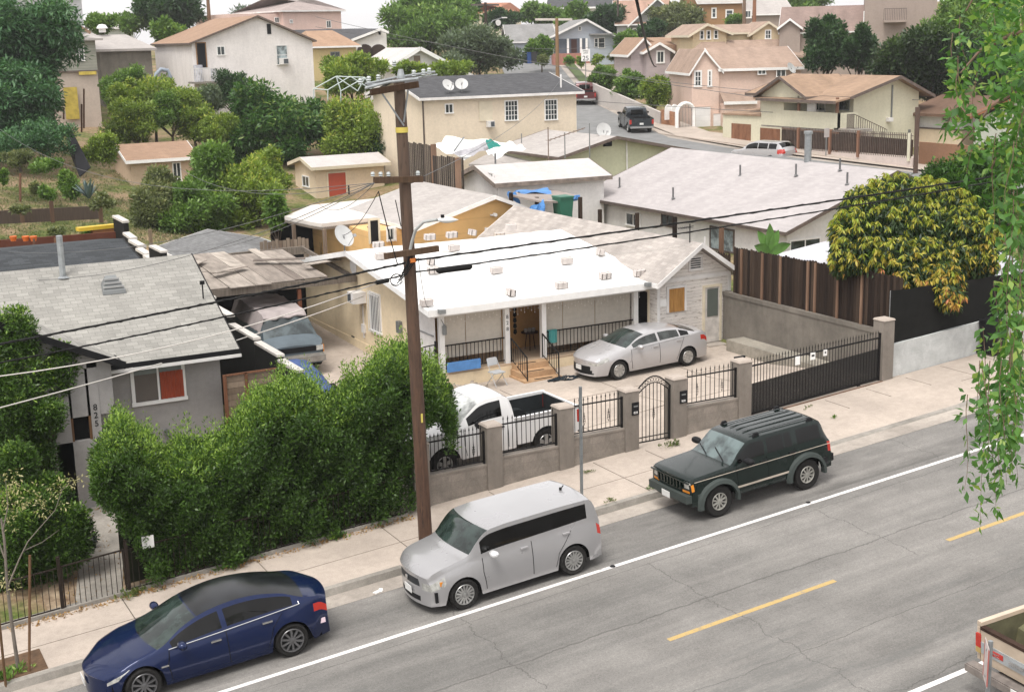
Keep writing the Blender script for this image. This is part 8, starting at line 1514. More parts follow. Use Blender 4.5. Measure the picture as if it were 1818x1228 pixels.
# hedge wall along the side street
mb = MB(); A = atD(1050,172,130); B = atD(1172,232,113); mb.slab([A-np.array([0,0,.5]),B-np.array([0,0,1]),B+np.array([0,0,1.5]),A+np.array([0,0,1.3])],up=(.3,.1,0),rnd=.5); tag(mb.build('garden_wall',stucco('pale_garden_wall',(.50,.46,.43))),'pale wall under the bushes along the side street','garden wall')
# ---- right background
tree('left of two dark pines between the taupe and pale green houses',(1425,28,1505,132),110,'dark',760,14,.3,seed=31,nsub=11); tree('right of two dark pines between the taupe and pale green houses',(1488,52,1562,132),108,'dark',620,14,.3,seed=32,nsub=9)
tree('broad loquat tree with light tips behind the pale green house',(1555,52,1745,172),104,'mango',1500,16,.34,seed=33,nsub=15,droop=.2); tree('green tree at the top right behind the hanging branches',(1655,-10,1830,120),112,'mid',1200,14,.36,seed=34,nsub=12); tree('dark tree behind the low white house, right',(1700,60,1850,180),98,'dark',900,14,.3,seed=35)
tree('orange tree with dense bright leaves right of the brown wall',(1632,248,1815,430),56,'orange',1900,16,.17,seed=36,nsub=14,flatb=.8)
c = atD(1725,330,53.2)
for i,(px,py) in enumerate(((1699,327),(1703,330))): p = atD(px,py,53.0); mb = MB(); mb.lathe([(0,-.05),(.04,-.03),(.05,0),(.04,.03),(0,.05)],tuple(p),8)
# mango tree with orange new growth, in front of the screen fence
r = thing('tree','mango tree with orange and yellow new leaves over the dark fences','tree',(0,0,0)); ct = atD(1618,425,43.5); gz_ = ground(ct[0],ct[1]); r.location = (ct[0],ct[1],gz_); rng = np.random.default_rng(44); k_ = 43.5/FP; mb = MB(); limbs(mb,(ct[0]-.3,ct[1]+.2,gz_-.2),ct+np.array([0,0,-.6]),(2.5,1.9,1.4),rng,.13,10); mb.build('trunk',BARK,r,smooth=60,world=True)
subs = [(1590,352,62,36),(1640,350,45,30),(1540,372,44,36),(1515,415,36,40),(1560,410,55,42),(1625,410,70,52),(1690,372,40,30),(1715,402,38,32),(1745,425,26,28),(1690,425,45,36),(1500,455,20,30),(1545,452,36,30),(1590,460,46,34),(1640,462,50,36),(1700,458,42,30),(1742,462,24,26),(1615,492,40,24),(1672,498,34,30),(1685,528,20,16),(1600,514,20,18),(1630,520,26,16),(1665,512,30,20)]; P = []; rb = []
for (px,py,rx,ry_) in subs:
    c = atD(px,py,43.2-max(0,py-370)/160*2.8+rng.uniform(-.5,.5)); n_ = int(rx*ry_*.25); u = rng.normal(size=(n_,3)); u /= np.linalg.norm(u,axis=1)[:,None]; kk = np.where(rng.random(n_) < .7,1-abs(rng.normal(size=n_))*.12,rng.random(n_)**.5); P.append(c+u*np.array([rx*k_,rx*k_*.9,ry_*k_])*kk[:,None])
P = np.vstack(P); leafmesh('crown',P,.16,16,.2,LM['mango'],r,.28,1.7,None,rng)
sel = P[rng.random(len(P)) < .44]; sel = sel+np.array([0,0,.1])+(sel-ct)*.05; low = np.clip((ct[2]-sel[:,2])*.45+.25+.18*rng.normal(size=len(sel)),0,1.4); leafmesh('new_growth',sel,.035,10,.2,LM['new'],r,.26,1.9,low,rng)
# ---- front left garden
YH = 29.6
r = thing('hedge','long dense dark green hedge with bright tips along the sidewalk left of the pole','hedge',(9.5,29.6,.6)); rng = np.random.default_rng(50)
tx = [165,185,200,215,230,256,283,300,320,350,380,400,425,455,484,515,548,572,600,620,650,675,690,715,745,765,780,798,806]; ty = [820,792,760,740,762,782,812,812,790,800,790,778,748,712,692,690,682,718,700,684,668,636,624,620,642,655,672,712,775]
P = []; rb = []
while len(P) < 7200:
    px = rng.uniform(168,804); top = np.interp(px,tx,ty); dep = rng.random(); y = 28.55+dep*2.3
    m_ = rng.random()
    if m_ < .42: y = 28.27+abs(rng.normal())*.2
    q = atY(px,top+8,YH); x = q[0]*y/YH; zt = q[2]+rng.uniform(-.12,.08)-.05*abs(y-YH); zb_ = gz(min(x,12.3))+.12
    if px < 242: zb_ = max(zb_,atY(px,840+(px-165)*1.7,YH)[2])
    if px > 735: zb_ = atY(px,735-.45*(px-735),YH)[2]
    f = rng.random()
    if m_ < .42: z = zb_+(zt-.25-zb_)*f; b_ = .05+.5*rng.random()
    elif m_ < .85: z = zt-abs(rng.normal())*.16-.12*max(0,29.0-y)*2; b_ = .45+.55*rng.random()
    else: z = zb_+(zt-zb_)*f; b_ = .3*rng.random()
    bn = .18*math.sin(x*3.1+z*2.3)+.12*math.sin(x*7.3-z*5.1); P.append((x,y-bn*(m_ < .42),z)); rb.append(b_)
leafmesh('foliage',P,.15,26,.095,LM['hedge'],r,.42,0.,rb,rng,updir=.6)
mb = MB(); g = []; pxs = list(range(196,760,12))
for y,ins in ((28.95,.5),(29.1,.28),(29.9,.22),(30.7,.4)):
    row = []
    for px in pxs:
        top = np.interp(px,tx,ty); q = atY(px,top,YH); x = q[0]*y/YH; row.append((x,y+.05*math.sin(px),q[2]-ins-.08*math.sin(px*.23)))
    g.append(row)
g.insert(0,[(p_[0],28.9,(gz(p_[0]) if p_[0] < 12.4 else p_[2]-.8)) for p_ in g[0]]); g.append([(p_[0],30.9,(gz(p_[0]) if p_[0] < 12.4 else p_[2]-.5)) for p_ in g[-1]]); mb.grid(g); mb.build('dark_core',flat('hedge_core_dark',(.014,.017,.008),1.,var=.4),r,smooth=180,world=True)  # added dark core closes the gaps, stands in for shade inside the hedge
P2 = []
while len(P2) < 900:
    px = rng.uniform(185,788); top = np.interp(px,tx,ty)+rng.uniform(-24,40)+8*math.sin(px*.11); y = YH+rng.uniform(-.8,.9); q = atY(px,top,YH); P2.append((q[0]*y/YH,y,q[2]+.03))
leafmesh('young_shoots',P2,.13,18,.075,LM['hedge'],r,.36,0.,[1.05]*len(P2),rng,updir=1.4,squash=1.6)
mb = MB()
for k in range(34): x = 5.9+6.2*k/33; y = 28.9+.6*rng.random(); z = gz(x); mb.tube([(x,y,z-.1),(x+rng.normal()*.12,y-.1,z+.7),(x+rng.normal()*.2,y-.05,z+1.5)],.02,5,.008)
mb.build('stems',BARK,r)
tree('tall dark evergreen bush at the left edge in front of the grey house',(-70,535,138,880),33.2,'hedge',2600,26,.09,seed=51,nsub=16,ry=.9,flatb=.9,spread=.17,name='bush',cat='bush'); tree('lower dense hedge bush left of the garden gate',(-60,805,140,1095),30.4,'hedge',2300,26,.085,seed=52,nsub=14,ry=.8,flatb=.9,spread=.16,name='bush',cat='bush')
# weeds, dry leaf litter, plants at kerbs
def tuft(label,px,py,dz,n=12,size=.1,kind='grass',rad=.15,name='weed',per=10,group='weeds in the pavement cracks'):
    p = onroad(px,py,dz) if dz is not None else atD(px,py,n); rng = np.random.default_rng(int(px*3+py)); u = rng.normal(size=(n,3))*np.array([rad,rad*.6,.015]); P = p+u+np.array([0,0,.03]); o = leafmesh(name,P,size*.6,per,size,LM[kind],None,.35,0,None,rng,updir=1.2,squash=.4); return tag(o,label,'weed',group)
tuft('weedy plant at the foot of the garden gate post',237,1055,.15,14,.12,'grass',.13); tuft('green weed under the hedge halfway along',600,955,.15,14,.12,'hedge',.12); tuft('green weed under the hedge near the pole',662,932,.15,10,.1,'hedge',.1); tuft('low plant at the hedge foot above the blue car',400,1005,.15,16,.12,'mid',.2); tuft('dry weed before the arched gate',1198,790,.15,14,.08,'grass',.16); tuft('weed in the crack left of the sign post base',960,920,.15,8,.06,'grass',.2); tuft('dry patch of weed right of the sign post',1045,838,.15,8,.06,'grass',.1); tuft('weed at the kerb in front of the off-roader',1158,868,.15,8,.06,'mid',.08); tuft('small weed pair near the kerb right of the sign post',1085,890,.15,8,.06,'grass',.1); tuft('tiny weed at the end of the driveway joint',1480,742,.12,6,.06,'mid',.06); tuft('weed in the tree pit, bottom left',12,1200,.15,22,.12,'mid',.18)
tuft('weeds at the corner of the driveway joint',1437,724,.12,6,.05,'grass',.1)
rng = np.random.default_rng(60); P = [(x,28.22+rng.normal()*.07-.05,gz(x)+.012) for x in rng.uniform(3,12.2,420)]; P += [(x,y,ground(x,y)+.03) for x,y in zip(rng.uniform(4.3,9,600),rng.uniform(28.8,34.5,600))]
o = leafmesh('leaf_litter',P,.05,3,.07,LM['dry'],None,.45,0,None,rng,updir=0,squash=.12); tag(o,kind='stuff')
P = [(x,28.28+rng.normal()*.03,gz(x)+.015) for x in rng.uniform(19,45,120)]
# garden shrubs beyond (left slope)
for i,(b_,d,k,n_,lb) in enumerate((((98,295,145,362),70,'mid',220,'rounded green shrub beside the agave'),((150,228,212,300),76,'yel',300,'yellow-green creeper beside the black garden fence'),((40,205,132,292),74,'fern',240,'grey-green shrub at the foot of the big feathery tree'),((-30,225,75,285),73,'fern',160,'dark low growth under the big feathery tree'),((0,295,14,330),68,'mid',60,'green shrub at the left edge on the slope'),((68,330,100,356),66,'mid',60,'small leafy plant on the slope'),((52,318,74,350),67,'olive',40,'thin pale plant on the slope'),((140,405,165,450),58,'mid',70,'slim green plant before the dark red garden wall'),((20,365,60,378),62,'olive',40,'low dry plant above the garden terrace'),((160,345,205,372),62,'olive',60,'pale low plants beside the black steps'),((85,405,120,420),60,'olive',40,'thin weeds on the garden terrace'),((0,265,60,300),72,'olive',120,'patch of dry weeds on the slope at the left edge'),((40,280,110,310),71,'mid',120,'weedy patch in the middle of the slope'))): tree(lb,b_,d,k,n_,12,.16,name='bush',cat='bush',trunk=False,nsub=5,flatb=.9,group='shrubs on the left slope')
rng = np.random.default_rng(61); P = []
while len(P) < 2600:
    px,py = rng.uniform(-20,330),rng.uniform(225,440); 
    for z in (0,):
        t = np.linspace(45,95,26); zz = [atD(px,py,d)[2]-ground(*atD(px,py,d)[:2]) for d in t]
        k = next((i for i in range(25) if zz[i] > 0 >= zz[i+1]),None)
        if k is not None: p = atD(px,py,t[k]+(t[1]-t[0])*zz[k]/(zz[k]-zz[k+1])); P.append((p[0],p[1],p[2]+.05))
o = leafmesh('slope_weeds',P,.2,7,.16,LM['olive'],None,.2,0,None,rng,updir=1.,squash=.4); tag(o,kind='stuff')
# agave
p = atD(158,352,69); mb = MB(); rng = np.random.default_rng(62)
for k in range(34): a = rng.uniform(0,6.28); e = rng.uniform(.5,1.45); l = rng.uniform(.7,1.15); dr = np.array([math.cos(a)*math.cos(e),math.sin(a)*math.cos(e),math.sin(e)]); sdv = np.array([-math.sin(a),math.cos(a),0]); b0 = p; mb._add([b0-sdv*.07,b0+sdv*.07,b0+dr*l*.5+sdv*.09,b0+dr*l+np.array([0,0,-.03]),b0+dr*l*.5-sdv*.09],[(0,1,2,3,4)]); mb._add([b0-sdv*.07+np.array([0,0,-.02]),b0+sdv*.07,b0+dr*l*.5+sdv*.09,b0+dr*l+np.array([0,0,-.05]),b0+dr*l*.5-sdv*.09],[(4,3,2,1,0)])
tag(mb.build('agave',LM['agave'],recalc=False),'spiky blue-grey agave at the end of the black garden fence','plant')
# banana leaves behind the plank fence
p = atD(1368,455,46); mb = MB()
for (a,l,e) in ((2.4,1.4,1.1),(.6,1.3,1.2),(1.5,1.5,1.35),(3.4,1.1,.8),(-.2,1.1,.7)):
    dr = np.array([math.cos(a)*math.cos(e),math.sin(a)*math.cos(e)*.3,math.sin(e)]); g = []
    for t in np.linspace(0,1,7): c = p+dr*l*t-np.array([0,0,.35*t*t]); w_ = .2*math.sin(math.pi*min(1,t*.9+.08)); sv = np.array([-dr[2],0,dr[0]]); g.append([c-sv*w_,c+np.array([0,.03,0]),c+sv*w_])
    mb.grid(g)
tag(mb.build('banana_plant',flat('banana_green',(.12,.26,.05),.5,var=.4),smooth=180),'banana plant with broad pale green leaves behind the plank fence','plant')
# palm on the horizon
p = atD(430,18,260); mb = MB(); mb.tube([p-np.array([0,0,6]),p],.3,6)
tag(mb.build('palm_trunk',BARK),None); o = bpy.data.objects['palm_trunk']; r = thing('palm_tree','tiny palm tree on the horizon above the white two-storey house','palm tree',tuple(p-np.array([0,0,6]))); o.parent = r; o.location = (0,0,0); o.name = 'trunk'; rng = np.random.default_rng(3); P = []
for k in range(14): a = k*.45; P += [p+np.array([math.cos(a)*t*2.2,math.sin(a)*t*2.2,1.2*t-1.8*t*t]) for t in (.3,.6,.9)]
leafmesh('crown',P,.3,6,.9,LM['dark'],r,.2,.4,None,rng)
# ---- young street tree with stakes, bottom left
TP_ = onroad(60,1185,.15); r = thing('street_tree','thin young street tree with pale sparse leaves, bottom left corner','tree',tuple(onroad(33,1190,.15))); o3 = np.array(r.location); Yt = o3[1]; mb = MB()
def tb(pts,r0,r1): mb.tube([atY(px,py,Yt+dy)-o3 for px,py,dy in pts],r0,8,r1)
tb([(33,1190,0),(20,1100,0),(12,1030,0),(8,960,0),(2,920,.05)],.038,.02); tb([(14,1040,0),(35,990,-.1),(50,960,-.15),(98,905,-.3)],.018,.006); tb([(40,978,-.1),(75,962,-.2),(105,940,-.3)],.010,.004); tb([(8,990,0),(-10,940,.1),(-30,900,.1)],.015,.006); tb([(5,940,0),(14,900,0),(10,850,0)],.014,.005); tb([(98,905,-.3),(110,870,-.3),(130,850,-.35)],.006,.003); mb.build('trunk',flat('pale_bark',(.20,.17,.14),.85,var=.4),r,smooth=60)
rng = np.random.default_rng(71); P = [atY(px+rng.normal()*10,py+rng.normal()*10,Yt+rng.normal()*.15) for px,py in [(10,1030),(22,1040),(15,850),(35,855),(25,870),(60,880),(125,855),(140,848),(88,885),(5,885),(42,895),(100,870),(28,905),(70,900),(12,930)] for _ in range(5)]; leafmesh('crown',P,.1,7,.07,leafmat('pale_young_leaves',(.2,.2,.08),(.42,.38,.2)),r,.35,.6,None,rng)
for (a,b_,lb) in (((50,1192),(53,985),'brown wooden stake right of the young street tree'),((10,1215),(-12,1000),'brown wooden stake left of the young street tree')): A = onroad(a[0],a[1],.15); B = atY(b_[0],b_[1],A[1]); mb = MB(); mb.tube([A-np.array([0,0,.2]),B],.026,8); tag(mb.build('tree_stake',planks('stake_wood',(.10,.06,.03),(.16,.09,.05))),lb,'stake')
c = onroad(40,1190,.15); mb = MB(); mb.hexa([(c[0]-.75,25.84,gz(c[0]-.75)+.0),(c[0]+.45,25.84,gz(c[0]+.45)),(c[0]+.45,26.85,gz(c[0]+.45)),(c[0]-.75,26.85,gz(c[0]-.75)),(c[0]-.75,25.84,gz(c[0]-.75)+.012),(c[0]+.45,25.84,gz(c[0]+.45)+.012),(c[0]+.45,26.85,gz(c[0]+.45)+.012),(c[0]-.75,26.85,gz(c[0]-.75)+.012)]); tag(mb.build('tree_pit',flat('pit_soil',(.13,.075,.04),1.,var=.5,scale=6)),kind='structure')
# ---- foreground branches hanging in from the right
rng = np.random.default_rng(80); r = thing('tree','nearby tree hanging its leafy twigs into the right side of the picture','tree',(0,0,0)); DF = 11.; base = atD(2150,700,DF+1.2); gz_ = ground(base[0],base[1]); r.location = (base[0],base[1],gz_); o3 = np.array(r.location); mb = MB(); lp = []; 
mb.tube([np.array([0,0,-.3]),atD(2140,1100,DF+1.2)-o3,atD(2120,500,DF+1.2)-o3,atD(2060,100,DF+1)-o3,atD(1980,-200,DF+.8)-o3],.2,12,.1)
mains = [[(2060,60),(1930,40),(1800,60),(1740,90),(1705,130)],[(2100,300),(1960,230),(1850,190),(1790,230),(1760,300)],[(2000,-180),(1860,-120),(1760,-60),(1715,20)],[(2110,420),(1950,330),(1850,330),(1800,400)],[(2120,520),(1960,450),(1860,480),(1820,560)],[(2080,150),(1950,130),(1850,140),(1760,190),(1700,260)]]
for k,ms in enumerate(mains):
    dd = DF+rng.uniform(-.6,.6); pts = [atD(px,py,dd+rng.uniform(-.1,.1))-o3 for px,py in ms]; mb.tube(pts,.035,7,.006)
strands = []   # (px, py_top, py_bottom, density)
for _ in range(20): px = 1832-abs(rng.normal())*42; t0 = rng.uniform(-60,300); strands.append((px,t0,t0+rng.uniform(90,220)))
for _ in range(20): px = rng.uniform(1786,1840); t0 = rng.uniform(250,640); strands.append((px,t0,t0+rng.uniform(80,210)))
strands += [(1745,580,935),(1758,640,905),(1772,600,880),(1735,640,790),(1722,700,870),(1788,520,860),(1765,500,760),(1800,560,850),(1812,600,830),(1748,655,820),(1738,690,760),(1780,640,800),(1700,120,200),(1690,60,165),(1712,160,250),(1725,200,330),(1705,30,140),(1685,190,235),(1732,120,260),(1795,330,600),(1808,380,640),(1815,300,700),(1802,250,420),(1775,470,640)]
PL = []
for (px,a,b_) in strands:
    dd = DF+rng.uniform(-.9,.9); n_ = max(4,int((b_-a)/26)); sway = rng.uniform(-14,14); ph = rng.uniform(0,6); pts = [atD(px+sway*t+5*math.sin(t*5+ph),a+(b_-a)*t,dd) for t in np.linspace(0,1,n_+1)]; mb.tube([p-o3 for p in pts],.005,4,.0018)
    for i in range(len(pts)-1):
        for s in range(3): f = rng.random(); PL.append(pts[i]*(1-f)+pts[i+1]*f)
mb.build('branches',flat('twig_bark',(.14,.09,.06),.85),r,smooth=60)
PL = np.array(PL); leafmesh('leaves',PL,.04,2,.088,LM['fore'],r,.5,.55,None,rng,updir=-.2)
PB = [atD(px,py,DF+rng.uniform(-1,1.2)) for px,py in zip(1834-abs(rng.normal(size=280))*50,-40+340*rng.random(280)**1.4)]; PB = [p for p in PB]; leafmesh('inner_leaves',PB,.14,5,.085,LM['fore'],r,.5,.3,None,rng)
# ================================================================== smaller things
# porch and yard clutter
F = Fr((17.75,38.35,1.15),0.)
def wthing(name,lab,cat,p,deg=0.,group=None): return thing(name,lab,cat,tuple(p),deg,group)
zy = yardz(20,37)
p = atZ(889,685,zy+.05); r = wthing('folding_chair','grey metal folding chair standing left of the front steps','chair',(p[0],p[1]+.25,zy+.03),10); mb = MB(); CH = flat('chair_grey',(.42,.43,.44),.5)
mb.box(-.21,.21,-.2,.2,.42,.45); mb.build('seat',CH,r); mb = MB(); mb.hexa([(-.2,.2,.62),(.2,.2,.62),(.2,.23,.62),(-.2,.23,.62),(-.17,.26,.86),(.17,.26,.86),(.17,.29,.86),(-.17,.29,.86)]); mb.build('backrest',CH,r)
for s in (-1,1): mb = MB(); mb.tube([(s*.22,-.25,0),(s*.21,.05,.42),(s*.19,.27,.84)],.012,6); mb.build('leg',CH,r); mb = MB(); mb.tube([(s*.2,.28,0),(s*.2,-.12,.42)],.012,6); mb.build('leg',CH,r)
p = atZ(842,672,zy+.03); mb = MB(); mb.hexa([(-.3,-.35,.0),(.3,-.42,.0),(.38,.3,.18),(-.3,.35,.18),(-.3,-.35,.03),(.3,-.42,.03),(.38,.3,.21),(-.3,.35,.21)]); o = mb.build('white_board',WTRIM); o.location = (p[0],p[1],zy+.03); tag(o,'flat white board lying on the yard left of the folding chair','board')
p = F.wd((F.onv(812,656,.3)[0],.3,0)); mb = MB(); mb.box(-.75,.45,-.02,.02,0,.32); o = mb.build('blue_board',flat('blue_panel',(.10,.28,.62),.6,var=.3)); o.location = (p[0],p[1]-.5,1.74); tag(o,'long blue panel leaning behind the left porch railing','board')
p = atZ(835,690,zy); r = wthing('rubble_pile','small pile of broken boards in the yard beside the porch','debris',(p[0]-.3,p[1],zy+.03)); mb = MB(); rr = random.Random(8)
for k in range(9): a = rr.uniform(0,3.1); x,y = rr.uniform(-.6,.5),rr.uniform(-.3,.35); mb.box(x,x+rr.uniform(.25,.6),y,y+.1,.02+.03*k*.5,.05+.03*k*.5,None,a)
mb.build('boards',planks('pale_scraps',(.30,.25,.2),(.5,.44,.38),3.),r)
pq1 = atY(982,601,38.3); mb = MB(); g = [[(x*.17,-.06-.03*math.sin(x*5),-z) for x in np.linspace(-1,1,7)] for z in np.linspace(0,.42,5)]; mb.grid(g); mb.grid([[(a,b_+.1,c_) for a,b_,c_ in row] for row in g],rev=True); mb.box(-.17,.17,-.05,.05,0,.02); o = mb.build('teal_towel',flat('teal_cloth',(.06,.28,.27),.9)); o.location = (pq1[0],38.35,1.15+.57+.9-.44); tag(o,'teal towel hanging over the right porch railing','towel')
# table with plants and a chair on the porch
u = F.onv(942,605,1.2)[0]; P = F.wd((u,1.25,.57)); r = wthing('side_table','small dark table with pots inside the porch','table',P); mb = MB(); mb.cyl((0,0,.6),.3,.03,16); mb.build('table_top',flat('dark_wood',(.04,.02,.015),.6),r)
for a in range(3): mb = MB(); mb.tube([(.2*math.cos(a*2.1),.2*math.sin(a*2.1),0),(.12*math.cos(a*2.1),.12*math.sin(a*2.1),.6)],.015,6); mb.build('leg',flat('dark_wood',(.04,.02,.015),.6),r)
for k in range(3): mb = MB(); mb.lathe([(.05,0),(.08,.1),(.05,.13),(0,.1)],(0,0,0),10); o = mb.build('pot',flat('clay_grey',(.25,.22,.2),.7)); o.location = (P[0]-.15+.15*k,P[1],P[2]+.63); tag(o,['left','middle','right'][k]+' small pot on the dark porch table','pot','pots on the porch table')
r = wthing('wall_hanging','dark patterned strip hanging on the orange porch wall','wall hanging',F.wd((F.onv(915,595,1.68)[0],1.68,.57+.55))); mb = MB()
for k in range(6): mb.slab([(-.07,0,k*.2),(0,0,k*.2-.06),(.07,0,k*.2),(.05,0,k*.2+.13),(-.05,0,k*.2+.13)],up=(0,.02,0))
mb.build('panels',BLACK,r)
# coiled hose beside the steps
p = atZ(1005,673,zy+.05); mb = MB(); rng = np.random.default_rng(9); pts = [(p[0]+(.3+.12*rng.normal())*math.cos(a)*1.3,p[1]+(.22+.05*rng.normal())*math.sin(a),zy+.06+.03*abs(rng.normal())) for a in np.linspace(0,24,90)]; mb.tube(pts,.018,5); tag(mb.build('garden_hose',flat('hose_blue_black',(.02,.03,.04),.5),smooth=180),'dark coiled garden hose on the yard in front of the silver saloon','hose')
# dark gate at the left end of the porch
A = atY(748,640,38.6); r = wthing('side_gate','black arched iron gate between the driveway and the porch, behind the pole','gate',(17.0,38.1,yardz(17,38))); mb = MB()
for k in range(8): x = -.55+k*.16; h = 1.55-.5*((x-.5)/1.1)**2*.6; mb.box(x-.01,x+.01,-.01,.01,.05,h)
mb.build('bars',BLACKIRON,r); mb = MB(); mb.tube([(-.6+t*1.2,0,1.58-.5*((-.6+t*1.2-.5)/1.1)**2*.6) for t in np.linspace(0,1,9)],.02,5); mb.box(.58,.64,-.03,.03,0,1.7); mb.box(-.6,.6,-.012,.012,.1,.14); mb.build('gate_frame',BLACKIRON,r)
# satellite dish at left roof done; small round dish on wall etc. --- sloping service wires
def wire(A,B,rad,mat,lab,sag,group='service wires'): return cable('service_wire',A,B,rad,mat,lab,sag,'wire',group)
B = atY(645,526,43.5); A = atY(0,709,30.); wire(B,A+(A-B)*.3,.016,CABW,'pale service wire crossing the grey house to the cream house wall',.25)
A = atY(668,503,PY_-.2); B = atY(450,546,31); wire(A,atY(0,650,27)+(atY(0,650,27)-A)*.2,.012,CABW,'pale messenger wire running left from the pole below the black cables',.35)
A = atY(665,325,PY_-.2)
for i,(t,d,sg) in enumerate((((320,300),60,.6),((0,447),40,.5),((566,362),55,.4),((0,497),38,.6),((300,445),58,.5),((0,230),70,1.2))): wire(A,atD(t[0],t[1],d),.008,CABG,['thin wire from the middle crossarm to the tan shed','thin wire from the middle crossarm over the dark roof','thin wire from the middle crossarm to the patio roof','thin wire from the middle crossarm to the flue pipe end','thin wire from the middle crossarm to the grey garage','thin wire from the middle crossarm to the far left edge'][i],sg)
A = atY(702,355,PY_-.2); wire(A,atY(712,402,PY_-.3),.01,CAB,'short jumper wire on the upper pole',.0); A = atY(672,340,PY_-.3); wire(A,atY(608,418,44),.009,CAB,'dark drop wire from the crossarm to the dish on the white roof',.2); wire(atY(672,340,PY_-.3),atY(706,470,PY_-.3),.012,CAB,'dark drop wire running down beside the pole',.05)
A = atY(742,318,PY_-.2); wire(A,atD(1010,118,100),.008,CABG,'thin wire from the crossarm towards the cream house',.8); wire(atY(742,455,PY_),F.wd(onroof(760,545)),.008,CAB,'thin loop wire from the pole down to the white roof corner',.3); wire(atY(775,446,PY_),atY(1235,432,37.9),.008,CABW,'thin pinkish wire from the pole to the clapboard house gable',.25)
wire(atD(1130,0,40),atD(1165,118,120),.05,CAB,'thick dark cable dropping from the top edge to the mauve house',.6); 
for i,(a,d1,b_,d2) in enumerate((((620,142),95,(1818,215),100),((560,30),140,(1360,175),100),((1000,118),120,(1640,178),95),((1350,158),105,(1818,168),105),((880,80),150,(1100,78),150),((560,48),140,(880,78),150))): wire(atD(a[0],a[1],d1),atD(b_[0],b_[1],d2),.022,CABG,['long thin background wire above the cream house roof','background wire crossing from the pink building to the pink house','background wire from the tan pole to the pale green house','background wire over the pale green house roof','background wire left of the tan pole','background wire over the arched house'][i],.5,'background wires')
# background poles
for i,(px,yt,yb,d,w_,col,arm,lab) in enumerate(((990,33,136,126,.17,(.32,.20,.11),(950,1016,35),'light brown wooden pole with a pale crossbar by the side street'),(863,5,52,150,.17,(.07,.05,.04),(836,886,9),'dark utility pole with crossarm at the top edge'),(372,-10,42,150,.2,(.22,.13,.08),None,'brown wooden pole right of the round dark tree'),(1097,-8,15,170,.12,(.1,.08,.07),None,'short dark pole at the top edge above the charcoal roof'),(1321,-10,40,150,.2,(.25,.17,.12),None,'palm-like brown trunk left of the pair by the ochre house'),(1339,-10,40,150,.22,(.30,.15,.09),None,'reddish trunk right of the pair by the ochre house'))):
    B = atD(px,yb,d); T = atD(px-1,yt,d); r = wthing('utility_pole',lab,'utility pole',B-np.array([0,0,1.])); H_ = T[2]-B[2]+1; mb = MB(); mb.tube([(0,0,0),(0,0,H_)],w_*1.15,10,w_*.85); mb.build('pole',planks('bg_pole%d' % i,tuple(c*.8 for c in col),col),r,smooth=60)
    if arm: a = atD(arm[0],arm[2],d)-np.array(r.location); b_ = atD(arm[1],arm[2],d)-np.array(r.location); mb = MB(); mb.beam(a,b_,.16,.2); mb.build('crossarm',flat('bg_arm%d' % i,(.55,.5,.45) if i == 0 else (.1,.08,.07),.8),r)
# lamp on the dark pole: round head
P = atD(884,40,148); r = wthing('street_lamp','far street lamp arm with a round white disc beside the dark utility pole','street lamp',P-np.array([0,0,1])); mb = MB(); mb.tube([np.array((-1.2,0,.5)),np.array((-.6,0,1.2)),np.array((.7,0,1.5))],.06,6); mb.build('lamp_arm',GREYM,r); mb = MB(); mb.cyl((0,-.1,.95),.32,.06,16,'y'); mb.build('disc',WTRIM,r); mb = MB(); mb.box(.5,1.1,-.15,.15,1.42,1.54); mb.build('lamp_head',WTRIM,r)
# speed limit sign
P = atD(1040,135,128); r = wthing('speed_limit_sign','white speed limit 25 sign on a thin post by the side street','sign',P-np.array([0,0,1.2]),-26.); mb = MB(); mb.tube([(0,0,0),(0,0,3.6)],.04,8); mb.build('post',GREYM,r); z1 = 1.2+(135-98)*128/FP; mb = MB(); mb.box(-.42,.42,-.07,-.04,z1-.62,z1+.48); mb.build('plate',WHITE,r)
text_part('25',BLACK,r,(0,-.075,z1-.55),.62,(math.radians(90),0,0),ext=.004); text_part('SPEED\nLIMIT',BLACK,r,(0,-.075,z1+.27),.2,(math.radians(90),0,0),ext=.004)
# bins by the blue house
for i,(px,col,lab) in enumerate(((939,(.03,.08,.25),'blue wheeled bin at the top of the side street'),(934,(.02,.03,.03),'black wheeled bin left of the blue bin at the top of the side street'),(947,(.05,.05,.05),'dark wheeled bin right of the blue bin at the top of the side street'))): P = atD(px,112 if i else 113,150); mb = MB(); mb.hexa([(-.28,-.3,0),(.28,-.3,0),(.28,.3,0),(-.28,.3,0),(-.34,-.36,1.1),(.34,-.36,1.1),(.34,.36,1.1),(-.34,.36,1.1)]); mb.box(-.36,.36,-.4,.38,1.1,1.2); o = mb.build('wheeled_bin',flat('bin_col%d' % i,col,.5)); o.location = tuple(P); tag(o,lab,'trash bin','bins at the top of the side street')
# folding-frame canopy skeleton
P = atD(605,165,92); r = wthing('party_canopy','bare grey metal canopy frame above the yellow-green tree','canopy frame',P-np.array([0,0,2])); o3 = np.array(r.location); mb = MB(); q3_ = lambda px,py,d=92: np.array(atD(px,py,d))-o3
for seg in (((557,158),(597,136)),((597,136),(648,138)),((648,138),(660,158)),((557,158),(582,160)),((582,160),(622,136)),((605,162),(648,138)),((597,136),(635,162)),((597,136),(605,162)),((635,162),(648,138)),((557,158),(557,175)),((582,160),(582,180)),((605,162),(605,182)),((622,136),(660,160))): mb.tube([q3_(*seg[0]),q3_(*seg[1])],.045,6)
mb.build('frame',flat('pale_green_metal',(.35,.40,.38),.5,.3),r)
